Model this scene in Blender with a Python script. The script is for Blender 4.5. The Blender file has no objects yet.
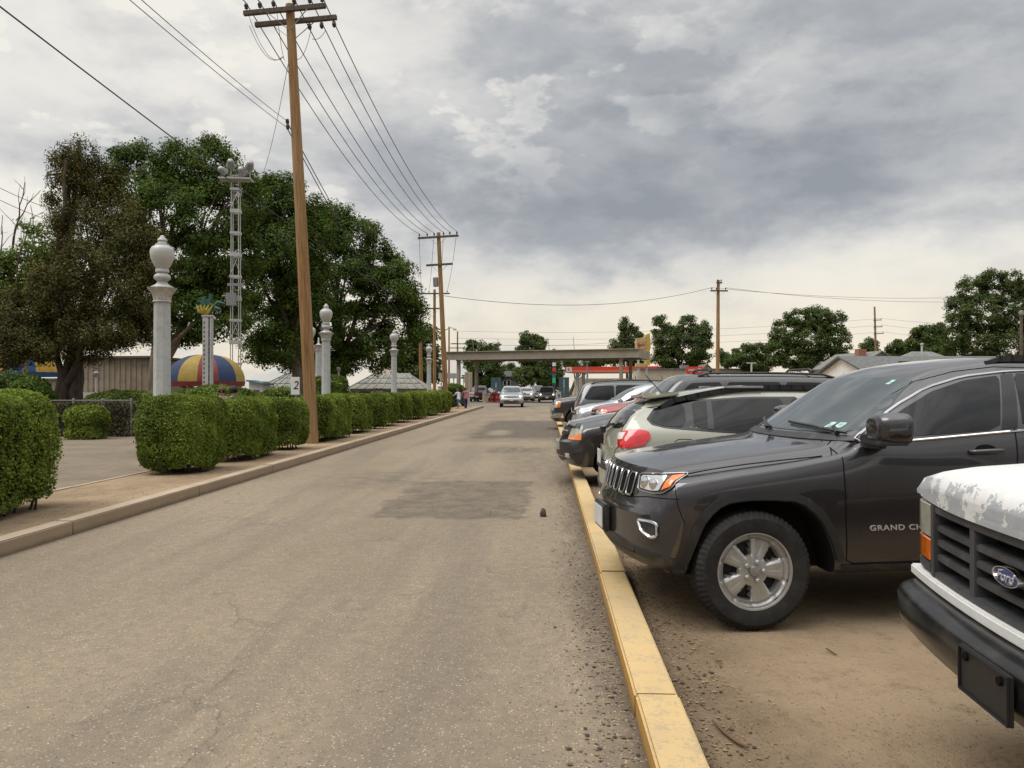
import bpy, bmesh, math, random
import numpy as np
from mathutils import Vector, Matrix
from mathutils.bvhtree import BVHTree
from mathutils.geometry import delaunay_2d_cdt

random.seed(7)
RNG = np.random.default_rng(11)
SC = bpy.context.scene
COL = SC.collection
PI = math.pi
R = math.radians

# ------------------------------------------------------------------ survey
# the camera stands at the origin on the road, eye 1.57 m; the road runs along +Y
EYE, FPX, U0, VH, TH = 1.57, 769.0, 512.0, 388.0, R(2.6)
CT, ST = math.cos(TH), math.sin(TH)

def at(u, v, d):
    """surveyed bearing (u, v) and measured distance d -> point of the place"""
    xc = (u - U0) / FPX * d
    return Vector((xc * CT - d * ST, xc * ST + d * CT, EYE - (v - VH) / FPX * d))

def gnd(u, d, z=0.0):
    p = at(u, 0, d)
    return Vector((p.x, p.y, z))

def y_of(u, x):
    k = (u - U0) / FPX
    return x * (CT + k * ST) / (k * CT - ST)

# ------------------------------------------------------------------ linking, tags
def tag(o, label=None, cat=None, group=None, kind=None):
    if label: o['label'] = label
    if cat: o['category'] = cat
    if group: o['group'] = group
    if kind: o['kind'] = kind
    return o

def empty(name, label, cat, loc=(0, 0, 0), rz=0.0, group=None, rot=None):
    o = bpy.data.objects.new(name, None)
    o.empty_display_size = 0.2
    COL.objects.link(o)
    o.location = loc
    o.rotation_euler = rot if rot else (0, 0, rz)
    return tag(o, label, cat, group)

def link(name, me, parent=None):
    o = bpy.data.objects.new(name, me)
    COL.objects.link(o)
    if parent is not None: o.parent = parent
    return o

def children(o):
    return [c for c in bpy.data.objects if c.parent == o]

def copy_tree(o, parent=None):
    c = o.copy(); COL.objects.link(c)
    if parent is not None: c.parent = parent
    for ch in children(o): copy_tree(ch, c)
    return c

# ------------------------------------------------------------------ mesh collector
class MB:
    def __init__(s): s.v = []; s.f = []; s.m = []
    def add(s, verts, faces, mi=0):
        b = len(s.v)
        s.v.extend([tuple(p) for p in verts])
        for f in faces:
            s.f.append([b + i for i in f]); s.m.append(mi)
        return s
    def box(s, c, size, mi=0, rot=None, taper=None):
        hx, hy, hz = size[0] / 2, size[1] / 2, size[2] / 2
        P = []
        for z in (-1, 1):
            k = 1 if (taper is None or z < 0) else taper
            for x, y in ((-1, -1), (1, -1), (1, 1), (-1, 1)):
                P.append(Vector((x * hx * k, y * hy * k, z * hz)))
        if rot is not None: P = [rot @ p for p in P]
        c = Vector(c)
        s.add([p + c for p in P], [(3, 2, 1, 0), (4, 5, 6, 7), (0, 1, 5, 4), (1, 2, 6, 5), (2, 3, 7, 6), (3, 0, 4, 7)], mi)
        return s
    def bar(s, a, b, w, h=None, mi=0):
        a, b = Vector(a), Vector(b); d = b - a
        q = d.to_track_quat('Z', 'Y').to_matrix()
        return s.box((a + b) / 2, (w, h or w, d.length), mi, q)
    def tube(s, pts, r, n=8, mi=0, cap=True):
        pts = [Vector(p) for p in pts]
        k = len(pts)
        rs = [r] * k if not hasattr(r, '__len__') else list(r)
        t0 = (pts[1] - pts[0]).normalized()
        nrm = t0.orthogonal().normalized()
        rings = []
        for i in range(k):
            if i == 0: t = t0
            elif i == k - 1: t = (pts[-1] - pts[-2]).normalized()
            else:
                t = (pts[i + 1] - pts[i - 1])
                t = t.normalized() if t.length > 1e-9 else t0
            nrm = (nrm - t * nrm.dot(t))
            nrm = nrm.normalized() if nrm.length > 1e-6 else t.orthogonal().normalized()
            bn = t.cross(nrm)
            rings.append([pts[i] + (nrm * math.cos(2 * PI * j / n) + bn * math.sin(2 * PI * j / n)) * rs[i] for j in range(n)])
        V = [p for rg in rings for p in rg]
        F = []
        for i in range(k - 1):
            for j in range(n):
                F.append((i * n + j, i * n + (j + 1) % n, (i + 1) * n + (j + 1) % n, (i + 1) * n + j))
        if cap:
            F.append(tuple(range(n))[::-1]); F.append(tuple((k - 1) * n + j for j in range(n)))
        return s.add(V, F, mi)
    def lathe(s, prof, n=16, c=(0, 0, 0), mi=0, rot0=0.0, axis='Z', cap=True):
        c = Vector(c); V = []; F = []
        for (r, z) in prof:
            for j in range(n):
                a = 2 * PI * j / n + rot0
                p = Vector((r * math.cos(a), r * math.sin(a), z))
                if axis == 'Y': p = Vector((p.x, -p.z, p.y))
                if axis == 'X': p = Vector((p.z, p.x, p.y))
                V.append(p + c)
        k = len(prof)
        for i in range(k - 1):
            for j in range(n):
                F.append((i * n + j, i * n + (j + 1) % n, (i + 1) * n + (j + 1) % n, (i + 1) * n + j))
        if cap:
            F.append(tuple(range(n))[::-1]); F.append(tuple((k - 1) * n + j for j in range(n)))
        return s.add(V, F, mi)
    def prism(s, poly, a, b, mi=0, axis='Y'):
        """2-D polygon extruded from a to b along axis; polygon is given in the two other axes in order"""
        n = len(poly)
        def P(p, t):
            return {'X': (t, p[0], p[1]), 'Y': (p[0], t, p[1]), 'Z': (p[0], p[1], t)}[axis]
        V = [P(p, a) for p in poly] + [P(p, b) for p in poly]
        F = [tuple(range(n)), tuple(range(n, 2 * n))[::-1]]
        F += [(i, n + i, n + (i + 1) % n, (i + 1) % n) for i in range(n)]
        return s.add(V, F, mi)
    def build(s, name, mats, parent=None, smooth=False, bevel=0.0, sharp=40, fix=True):
        me = bpy.data.meshes.new(name)
        me.from_pydata(s.v, [], s.f)
        if not isinstance(mats, (list, tuple)): mats = [mats]
        for m in mats: me.materials.append(m)
        me.polygons.foreach_set('material_index', s.m)
        if fix or bevel:
            bm = bmesh.new(); bm.from_mesh(me)
            if fix: bmesh.ops.recalc_face_normals(bm, faces=bm.faces)
            if bevel:
                es = [e for e in bm.edges if e.is_manifold and e.calc_face_angle(0) > R(30)]
                bmesh.ops.bevel(bm, geom=es, offset=bevel, segments=2, affect='EDGES', clamp_overlap=True)
            bm.to_mesh(me); bm.free()
        if smooth or bevel:
            me.polygons.foreach_set('use_smooth', [True] * len(me.polygons))
            me.set_sharp_from_angle(angle=R(sharp))
        me.update()
        return link(name, me, parent)

def quads_object(name, verts, nq, mat, parent=None, extra=None):
    """verts (nq*4,3) numpy -> one mesh of separate quads, plus an optional MB 'extra' in the same mesh"""
    ev = np.array(extra.v, dtype=np.float32).reshape(-1, 3) if extra else np.zeros((0, 3), np.float32)
    allv = np.concatenate([verts.astype(np.float32), ev])
    me = bpy.data.meshes.new(name)
    nl = nq * 4; ef = extra.f if extra else []
    me.vertices.add(len(allv)); me.vertices.foreach_set('co', allv.ravel())
    el = [i for f in ef for i in f]
    me.loops.add(nl + len(el))
    li = np.concatenate([np.arange(nl), np.array(el, dtype=np.int64) + nl]).astype(np.int32)
    me.loops.foreach_set('vertex_index', li)
    me.polygons.add(nq + len(ef))
    st = list(range(0, nl, 4)); p = nl
    for f in ef: st.append(p); p += len(f)
    me.polygons.foreach_set('loop_start', np.array(st, dtype=np.int32))
    mats = mat if isinstance(mat, (list, tuple)) else [mat]
    for m in mats: me.materials.append(m)
    if len(mats) > 1:
        me.polygons.foreach_set('material_index', np.array([0] * nq + [1 + i for i in extra.m], dtype=np.int32))
    me.update(calc_edges=True); me.validate()
    return link(name, me, parent)

def text_mesh(txt, size=1.0, shear=0.0, extrude=0.0, spacing=1.0, offset=0.0, sx=1.0):
    cu = bpy.data.curves.new('t', 'FONT')
    cu.body = txt; cu.size = size; cu.shear = shear; cu.extrude = extrude; cu.space_character = spacing; cu.offset = offset
    cu.align_x = 'CENTER'; cu.align_y = 'CENTER'; cu.resolution_u = 4
    o = bpy.data.objects.new('t', cu); COL.objects.link(o)
    dg = bpy.context.evaluated_depsgraph_get()
    me = bpy.data.meshes.new_from_object(o.evaluated_get(dg))
    bpy.data.objects.remove(o)
    if sx != 1.0: me.transform(Matrix.Diagonal((sx, 1, 1, 1)))
    return me

def text_obj(name, txt, mat, M, parent=None, **k):
    me = text_mesh(txt, **k); me.transform(M)
    me.materials.clear(); me.materials.append(mat)
    for p in me.polygons: p.material_index = 0
    return link(name, me, parent)

# ------------------------------------------------------------------ materials
class NT:
    def __init__(s, name):
        s.m = bpy.data.materials.new(name); s.m.use_nodes = True
        s.t = s.m.node_tree; s.n = s.t.nodes; s.l = s.t.links
        s.b = s.n.get('Principled BSDF'); s.out = s.n.get('Material Output')
        s.co = s.n.new('ShaderNodeTexCoord')
    def node(s, typ, **k):
        o = s.n.new(typ)
        for a, b in k.items(): setattr(o, a, b)
        return o
    def set(s, sock, val):
        if isinstance(val, bpy.types.NodeSocket): s.l.new(val, sock)
        elif isinstance(val, (tuple, list)) and len(val) == 3 and sock.type == 'RGBA': sock.default_value = (*val, 1)
        else: sock.default_value = val
    def noise(s, scale, detail=4, rough=.55, vec=None, dist=0.0, typ=None):
        n = s.node('ShaderNodeTexNoise'); n.inputs['Scale'].default_value = scale
        n.inputs['Detail'].default_value = detail; n.inputs['Roughness'].default_value = rough
        n.inputs['Distortion'].default_value = dist
        s.set(n.inputs['Vector'], vec if vec is not None else s.co.outputs['Object'])
        return n.outputs['Fac']
    def vor(s, scale, vec=None, feature='F1', out='Distance', rnd=1.0):
        n = s.node('ShaderNodeTexVoronoi', feature=feature); n.inputs['Scale'].default_value = scale
        n.inputs['Randomness'].default_value = rnd
        s.set(n.inputs['Vector'], vec if vec is not None else s.co.outputs['Object'])
        return n.outputs[out]
    def scale(s, sc, vec=None, loc=(0, 0, 0)):
        n = s.node('ShaderNodeMapping'); n.inputs['Scale'].default_value = sc; n.inputs['Location'].default_value = loc
        s.set(n.inputs['Vector'], vec if vec is not None else s.co.outputs['Object'])
        return n.outputs[0]
    def ramp(s, fac, lo, hi, a=0.0, b=1.0, smooth=True):
        n = s.node('ShaderNodeMapRange'); n.interpolation_type = 'SMOOTHSTEP' if smooth else 'LINEAR'
        for i, x in ((1, lo), (2, hi), (3, a), (4, b)): n.inputs[i].default_value = x
        s.set(n.inputs[0], fac); return n.outputs[0]
    def math(s, op, a, b=0.0, c=0.0, clamp=False):
        n = s.node('ShaderNodeMath', operation=op, use_clamp=clamp)
        s.set(n.inputs[0], a); s.set(n.inputs[1], b)
        if op in ('MULTIPLY_ADD',): s.set(n.inputs[2], c)
        return n.outputs[0]
    def mix(s, fac, a, b, blend='MIX'):
        n = s.node('ShaderNodeMix', data_type='RGBA', blend_type=blend)
        s.set(n.inputs['Factor'], fac)
        ia = [i for i in n.inputs if i.name == 'A' and i.type == 'RGBA'][0]
        ib = [i for i in n.inputs if i.name == 'B' and i.type == 'RGBA'][0]
        s.set(ia, a); s.set(ib, b)
        return [o for o in n.outputs if o.type == 'RGBA'][0]
    def bump(s, h, strength=.3, dist=.02):
        n = s.node('ShaderNodeBump'); n.inputs['Strength'].default_value = strength; n.inputs['Distance'].default_value = dist
        s.set(n.inputs['Height'], h); s.l.new(n.outputs[0], s.b.inputs['Normal'])
    def xyz(s, vec=None):
        n = s.node('ShaderNodeSeparateXYZ'); s.set(n.inputs[0], vec if vec is not None else s.co.outputs['Object'])
        return n.outputs
    def p(s, **k):
        for a, v in k.items():
            nm = {'color': 'Base Color', 'rough': 'Roughness', 'metal': 'Metallic', 'coat': 'Coat Weight', 'coatr': 'Coat Roughness', 'spec': 'Specular IOR Level',
                  'emit': 'Emission Color', 'es': 'Emission Strength', 'alpha': 'Alpha', 'trans': 'Transmission Weight', 'ior': 'IOR'}[a]
            s.set(s.b.inputs[nm], v)
        return s

def mat(name, color, rough=.6, metal=0.0, coat=0.0, var=.15, vs=3.0, spec=.5, dirt=None, bump=0.0, bs=40.0, emit=0.0):
    N = NT(name)
    c = Vector(color)
    f = N.noise(vs, 5, .6)
    f = N.ramp(f, .3, .7)
    col = N.mix(f, tuple(c * (1 - var)), tuple(min(1, x) for x in c * (1 + var)))
    if dirt:
        g = N.ramp(N.noise(vs * 2.7, 6, .65), .5, .72)
        col = N.mix(N.math('MULTIPLY', g, dirt[1]), col, dirt[0])
    N.p(color=col, rough=rough, metal=metal, coat=coat, spec=spec)
    if coat: N.p(coatr=.04)
    if emit: N.p(emit=tuple(color), es=emit)
    if bump: N.bump(N.noise(bs, 4, .6), bump, .01)
    return N.m

def paint(name, color, metal=.0, rough=.35, dust=.25, flake=.0):
    """car paint: clear coat, a film of road dust that thickens low on the body"""
    N = NT(name)
    z = N.xyz()[2]
    n = N.noise(2.2, 6, .65)
    low = N.ramp(z, .15, .9, 1.0, .15)
    d = N.math('MULTIPLY', N.math('MULTIPLY', N.ramp(n, .3, .75), low), dust)
    col = N.mix(d, color, (.30, .26, .20))
    N.p(color=col, metal=metal, rough=rough, coat=1.0)
    N.set(N.b.inputs['Coat Roughness'], N.ramp(N.noise(9, 4), .3, .7, .03, .09))
    return N.m

def leafmat(name, dark, light, hue=.55, trans=.25):
    N = NT(name)
    g = N.node('ShaderNodeNewGeometry')
    r = g.outputs['Random Per Island']
    big = N.ramp(N.noise(.9, 3, .5, g.outputs['Position']), .35, .65)
    f = N.math('ADD', N.math('MULTIPLY', r, .42), N.math('MULTIPLY', big, .58))
    col = N.mix(f, dark, light)
    fresh = N.math('MULTIPLY', N.ramp(N.noise(3.1, 4, .6, g.outputs['Position']), .52, .66), N.ramp(r, .35, .7))
    col = N.mix(N.math('MULTIPLY', fresh, hue), col, (light[0] * 1.75, light[1] * 1.35, light[2] * .9))
    col = N.mix(N.math('MULTIPLY', N.math('GREATER_THAN', r, .972), .8), col, (.14, .085, .035))
    df = N.node('ShaderNodeBsdfDiffuse'); tr = N.node('ShaderNodeBsdfTranslucent')
    N.set(df.inputs[0], col); N.set(tr.inputs[0], N.mix(.35, col, (light[0] * 1.3, light[1] * 1.3, light[2] * .6)))
    gl = N.node('ShaderNodeBsdfGlossy'); gl.inputs['Roughness'].default_value = .45
    m1 = N.node('ShaderNodeMixShader'); m1.inputs[0].default_value = trans
    N.l.new(df.outputs[0], m1.inputs[1]); N.l.new(tr.outputs[0], m1.inputs[2])
    m2 = N.node('ShaderNodeMixShader'); m2.inputs[0].default_value = .012
    N.l.new(m1.outputs[0], m2.inputs[1]); N.l.new(gl.outputs[0], m2.inputs[2])
    N.l.new(m2.outputs[0], N.out.inputs['Surface'])
    return N.m

def barkmat(name, a, b):
    N = NT(name)
    f = N.noise(14, 6, .7, N.scale((1, 1, .18)))
    N.p(color=N.mix(N.ramp(f, .3, .7), a, b), rough=.9, spec=.2); N.bump(f, .6, .03)
    return N.m

M = {}
M['black_plastic'] = mat('black_plastic', (.018, .018, .02), .45, var=.2, dirt=((.12, .1, .08), .35))
M['trim_plastic'] = mat('trim_plastic', (.016, .016, .017), .5, var=.2, dirt=((.10, .085, .07), .2))
M['rubber'] = mat('rubber', (.022, .021, .02), .8, var=.25, vs=8, dirt=((.085, .07, .055), .25), spec=.25)
M['well'] = mat('wheel_well', (.012, .012, .012), .9, spec=.2)
M['chrome'] = mat('chrome', (.75, .75, .76), .12, 1.0, var=.05)
M['alloy'] = mat('alloy', (.47, .465, .45), .38, .6, var=.12, vs=6, dirt=((.2, .17, .13), .35))
M['satin'] = mat('satin_chrome', (.42, .42, .42), .24, 1.0, var=.05)
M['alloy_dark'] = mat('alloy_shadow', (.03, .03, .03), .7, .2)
M['disc'] = mat('brake_disc', (.16, .15, .14), .4, .7)
M['seam'] = mat('seam', (.006, .006, .006), .8, spec=.1)
M['silver_letter'] = mat('silver_letter', (.68, .68, .68), .25, .6)
def glass(name, col, rough=.03, film=.05):
    N = NT(name)
    n = N.ramp(N.noise(3.5, 5, .6), .35, .75)
    N.p(color=N.mix(N.math('MULTIPLY', n, film), col, (.25, .24, .22)), rough=rough, spec=.27, coat=.0)
    return N.m
M['glass'] = glass('tinted_glass', (.005, .0055, .006), .03, .02)
M['gloss_black'] = mat('gloss_black', (.004, .004, .004), .12, var=.05)
M['screen'] = glass('windscreen_glass', (.060, .074, .080), .03, .15)
M['lens'] = NT('lamp_lens').p(color=(.55, .57, .58), rough=.08, metal=.35, coat=1.0).m
M['lens_old'] = mat('aged_lens', (.45, .43, .36), .25, .1, coat=.6, var=.15, vs=12)
M['amber'] = mat('amber_lens', (.75, .17, .01), .15, coat=1.0, var=.15, vs=18)
M['red_lens'] = mat('red_lens', (.55, .008, .012), .12, coat=1.0, var=.2, vs=14)
M['white_lens'] = mat('white_lens', (.6, .58, .57), .15, coat=1.0)
N = NT('lit_lamp'); N.p(color=(1, .95, .85), emit=(1, .88, .66), es=3.0); M['lit'] = N.m
M['plate'] = mat('licence_plate', (.55, .56, .55), .4, var=.1, vs=10)
M['plate_green'] = mat('plate_mountains', (.02, .12, .05), .5)
M['sticker'] = mat('sticker', (.3, .45, .42), .5, vs=30, var=.4)

# ground ------------------------------------------------------------------
def box_mask(N, x, y, x0, x1, y0, y1, ex, ey, w=None):
    if w is not None:
        x = N.math('ADD', x, w); y = N.math('MULTIPLY_ADD', w, 2.2, y)
    a = N.math('MULTIPLY', N.ramp(x, x0 - ex, x0 + ex), N.ramp(x, x1 - ex, x1 + ex, 1, 0))
    b = N.math('MULTIPLY', N.ramp(y, y0 - ey, y0 + ey), N.ramp(y, y1 - ey, y1 + ey, 1, 0))
    return N.math('MULTIPLY', a, b)

def road_material():
    N = NT('dusty_asphalt')
    x, y, z = N.xyz()
    big = N.noise(.35, 5, .6, N.scale((1.6, .5, 1)))
    mid = N.noise(2.0, 6, .65, N.scale((1.3, .8, 1)))
    col = N.mix(N.ramp(big, .32, .68), (.212, .168, .115), (.298, .238, .163))
    col = N.mix(N.math('MULTIPLY', N.ramp(mid, .42, .7), .55), col, (.285, .228, .160))
    # worn bare wheel tracks where the grey binder shows
    tr = N.noise(.8, 4, .6, N.scale((1.5, .12, 1)))
    col = N.mix(N.math('MULTIPLY', N.ramp(tr, .48, .66), .6), col, (.160, .132, .100))
    w = N.math('MULTIPLY', N.math('SUBTRACT', N.noise(1.3, 7, .8), .5), .9)
    w2 = N.math('MULTIPLY', N.math('SUBTRACT', N.noise(.6, 6, .7), .5), 2.4)
    fine = N.noise(3.2, 6, .75)
    dk = N.ramp(fine, .36, .62)
    p1 = N.math('MULTIPLY', box_mask(N, x, y, -2.2, -.25, 9.2, 12.9, .05, .10, w), N.math('MULTIPLY_ADD', dk, .45, .36))
    p2 = N.math('MULTIPLY', box_mask(N, x, y, -2.6, .9, 23.5, 37, .4, 1.2, w2), N.math('MULTIPLY_ADD', dk, .4, .62))
    p3 = N.math('MULTIPLY', box_mask(N, x, y, -1.5, -.05, 18.5, 20.5, .3, .5, w), dk)
    p4 = N.math('MULTIPLY', box_mask(N, x, y, -3.6, -1.6, 12.0, 14.5, .7, .8, w), N.math('MULTIPLY', dk, .6))
    p5 = N.math('MULTIPLY', box_mask(N, x, y, -.9, .5, 13.6, 18.2, .3, .5, w), N.math('MULTIPLY', dk, .45))
    pm = N.math('MAXIMUM', N.math('MAXIMUM', p1, p2), N.math('MAXIMUM', N.math('MAXIMUM', p3, p4), p5))
    col = N.mix(pm, col, (.070, .058, .046))
    # pale patch of dust inside the far patch
    p6 = N.math('MULTIPLY', box_mask(N, x, y, -2.0, -1.35, 25.5, 28.5, .25, .6, w), .8)
    col = N.mix(p6, col, (.29, .24, .175))
    # cracks
    cv = N.scale((1, .55, 1))
    ds = N.node('ShaderNodeVectorMath', operation='ADD'); N.set(ds.inputs[0], cv)
    nz = N.node('ShaderNodeTexNoise'); nz.inputs['Scale'].default_value = 1.8; nz.inputs['Detail'].default_value = 6
    N.set(nz.inputs['Vector'], cv); sc = N.node('ShaderNodeVectorMath', operation='SCALE'); sc.inputs['Scale'].default_value = .9
    N.l.new(nz.outputs['Color'], sc.inputs[0]); N.l.new(sc.outputs[0], ds.inputs[1])
    cr = N.vor(.75, ds.outputs[0], 'DISTANCE_TO_EDGE')
    crk = N.math('MULTIPLY', N.ramp(cr, .004, .016, 1, 0), N.ramp(N.noise(.7, 3), .50, .62))
    col = N.mix(N.math('MULTIPLY', crk, .22), col, (.06, .05, .042))
    # dark damp litter along the yellow kerb
    kn = N.math('MULTIPLY_ADD', N.noise(2.4, 6, .75, N.scale((1, .45, 1))), .75, N.math('MULTIPLY_ADD', x, 1.0, -.45))
    ke = N.math('MULTIPLY', N.ramp(kn, .02, .34), .78)
    col = N.mix(ke, col, (.085, .062, .045))
    # aggregate: bright and dark stones set in the binder
    v1 = N.node('ShaderNodeTexVoronoi'); v1.inputs['Scale'].default_value = 66; N.set(v1.inputs['Vector'], N.co.outputs['Object'])
    sx = N.node('ShaderNodeSeparateXYZ'); N.l.new(v1.outputs['Color'], sx.inputs[0])
    st = N.math('MULTIPLY', N.ramp(v1.outputs['Distance'], .30, .46, 1, 0), N.ramp(sx.outputs[0], .38, .68))
    st = N.math('MULTIPLY', st, N.math('SUBTRACT', 1.0, N.math('MULTIPLY', pm, .75)))
    col = N.mix(N.math('MULTIPLY', st, .80), col, N.mix(sx.outputs[2], (.30, .25, .18), (.54, .46, .34)))
    sd = N.math('MULTIPLY', N.ramp(v1.outputs['Distance'], .30, .5, 1, 0), N.ramp(sx.outputs[1], .78, .9))
    col = N.mix(N.math('MULTIPLY', sd, .75), col, (.085, .075, .066))
    v2 = N.node('ShaderNodeTexVoronoi'); v2.inputs['Scale'].default_value = 21; N.set(v2.inputs['Vector'], N.co.outputs['Object'])
    s2 = N.node('ShaderNodeSeparateXYZ'); N.l.new(v2.outputs['Color'], s2.inputs[0])
    pb = N.math('MULTIPLY', N.ramp(v2.outputs['Distance'], .16, .26, 1, 0), N.ramp(s2.outputs[0], .80, .86))
    col = N.mix(N.math('MULTIPLY', pb, .55), col, N.mix(s2.outputs[1], (.11, .095, .08), (.46, .40, .31)))
    mo = N.ramp(N.noise(9, 7, .85), .42, .62)
    col = N.mix(N.math('MULTIPLY', mo, .42), col, (.135, .112, .086))
    g = N.noise(160, 3, .7)
    col = N.mix(N.math('MULTIPLY', N.ramp(g, .40, .64), .5), col, (.095, .08, .062))
    N.p(color=col, rough=.9, spec=.25)
    h = N.math('ADD', N.math('MULTIPLY', st, .7), N.math('MULTIPLY', N.noise(75, 4, .7), .9))
    N.bump(N.math('SUBTRACT', h, N.math('MULTIPLY', crk, 1.5)), .55, .012)
    return N.m

def dirt_material(name, a, b, dark, peb=.5, kerb=None):
    N = NT(name)
    x, y, z = N.xyz()
    col = N.mix(N.ramp(N.noise(.8, 6, .65), .33, .67), a, b)
    col = N.mix(N.math('MULTIPLY', N.ramp(N.noise(5, 6, .7), .5, .72), .6), col, dark)
    if kerb is not None:
        k = N.math('ADD', N.math('SUBTRACT', kerb, x), N.math('MULTIPLY', N.noise(2.2, 6, .75), 1.2))
        col = N.mix(N.math('MULTIPLY', N.ramp(k, -.1, .75), .62), col, tuple(Vector(dark) * .55))
    v1 = N.node('ShaderNodeTexVoronoi'); v1.inputs['Scale'].default_value = 48; N.set(v1.inputs['Vector'], N.co.outputs['Object'])
    sx = N.node('ShaderNodeSeparateXYZ'); N.l.new(v1.outputs['Color'], sx.inputs[0])
    st = N.math('MULTIPLY', N.ramp(v1.outputs['Distance'], .18, .36, 1, 0), N.ramp(sx.outputs[0], .6, .9))
    col = N.mix(N.math('MULTIPLY', st, peb), col, (.42, .35, .26))
    sd = N.math('MULTIPLY', N.ramp(v1.outputs['Distance'], .2, .4, 1, 0), N.ramp(sx.outputs[1], .85, .95))
    col = N.mix(N.math('MULTIPLY', sd, .6), col, (.07, .055, .04))
    N.p(color=col, rough=.95, spec=.15)
    N.bump(N.math('ADD', N.math('ADD', N.noise(22, 6, .75), N.noise(5, 5, .7)), N.math('MULTIPLY', st, .4)), .9, .04)
    return N.m

def kerb_material(name, top, face, bare, wear, faceaxis=True):
    N = NT(name)
    g = N.node('ShaderNodeNewGeometry')
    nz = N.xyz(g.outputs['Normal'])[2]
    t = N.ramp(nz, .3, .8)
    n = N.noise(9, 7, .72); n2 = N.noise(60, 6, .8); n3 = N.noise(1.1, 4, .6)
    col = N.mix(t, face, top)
    wm = N.ramp(N.math('ADD', N.math('MULTIPLY', n, .45), N.math('MULTIPLY', n2, .55)), wear, wear + .035)
    col = N.mix(N.math('MULTIPLY', wm, .7), col, bare)
    col = N.mix(N.math('MULTIPLY', N.ramp(n3, .4, .7), .35), col, tuple(Vector(bare) * .8))
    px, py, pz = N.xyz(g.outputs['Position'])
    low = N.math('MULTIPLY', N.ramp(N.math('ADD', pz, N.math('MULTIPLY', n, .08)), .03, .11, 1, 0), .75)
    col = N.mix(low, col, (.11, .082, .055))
    N.p(color=col, rough=.85, spec=.25); N.bump(N.math('ADD', n2, N.math('MULTIPLY', wm, -.6)), .35, .008)
    return N.m

M['road'] = road_material()
M['lot'] = dirt_material('lot_dirt', (.285, .208, .132), (.37, .276, .178), (.175, .122, .077), .45, kerb=.70)
M['strip'] = dirt_material('strip_dirt', (.27, .195, .122), (.36, .268, .172), (.18, .126, .078), .3)
M['ground'] = dirt_material('ground_earth', (.17, .14, .10), (.22, .18, .125), (.1, .09, .06), .2)
M['path'] = dirt_material('old_path_asphalt', (.19, .155, .115), (.245, .20, .148), (.125, .10, .075), .35)
M['street'] = dirt_material('street_asphalt', (.16, .14, .12), (.21, .18, .145), (.12, .105, .09), .2)
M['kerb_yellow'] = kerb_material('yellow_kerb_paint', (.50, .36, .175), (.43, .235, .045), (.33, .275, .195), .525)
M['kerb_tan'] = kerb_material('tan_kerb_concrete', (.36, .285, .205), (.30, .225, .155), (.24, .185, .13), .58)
M['wood'] = None
def woodpole():
    N = NT('pole_wood')
    f = N.noise(9, 7, .72, N.scale((3, 3, .12)))
    big = N.ramp(N.noise(.9, 4, .6, N.scale((3, 3, .35))), .38, .62)
    col = N.mix(N.ramp(f, .32, .7), (.135, .072, .030), (.35, .200, .085))
    col = N.mix(N.math('MULTIPLY', big, .4), col, (.33, .235, .135))
    ck = N.noise(26, 4, .8, N.scale((2, 2, .03)))
    col = N.mix(N.ramp(ck, .62, .7), col, (.05, .03, .018))
    N.p(color=col, rough=.85, spec=.2); N.bump(f, .4, .02); return N.m
M['wood'] = woodpole()
M['arm_wood'] = mat('weathered_arm', (.085, .066, .05), .85, var=.35, vs=9)
M['ceramic'] = mat('insulator', (.035, .02, .018), .25, var=.2)
M['wire'] = mat('wire', (.015, .015, .016), .6)
M['galv'] = mat('galvanised', (.27, .27, .265), .5, .5, vs=8)
M['white'] = mat('white_paint', (.40, .40, .385), .5, var=.07, dirt=((.3, .27, .22), .4), vs=2.5)
M['white_post'] = mat('post_paint', (.37, .375, .365), .45, var=.07, dirt=((.22, .2, .17), .55), vs=4)
M['globe'] = mat('lamp_globe', (.40, .40, .375), .35, var=.08, dirt=((.4, .36, .28), .6), vs=6)
# ------------------------------------------------------------------ vehicles
def pchip(xs, ys, q):
    xs = np.asarray(xs, float); ys = np.asarray(ys, float); q = np.asarray(q, float)
    h = np.diff(xs); d = np.diff(ys) / h
    m = np.zeros_like(xs); m[0], m[-1] = d[0], d[-1]
    for i in range(1, len(xs) - 1):
        if d[i - 1] * d[i] > 0:
            w1, w2 = 2 * h[i] + h[i - 1], h[i] + 2 * h[i - 1]
            m[i] = (w1 + w2) / (w1 / d[i - 1] + w2 / d[i])
    k = np.clip(np.searchsorted(xs, q, side='right') - 1, 0, len(xs) - 2)
    t = (q - xs[k]) / h[k]
    return ((2 * t**3 - 3 * t**2 + 1) * ys[k] + (t**3 - 2 * t**2 + t) * h[k] * m[k] + (-2 * t**3 + 3 * t**2) * ys[k + 1] + (t**3 - t**2) * h[k] * m[k + 1])

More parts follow.
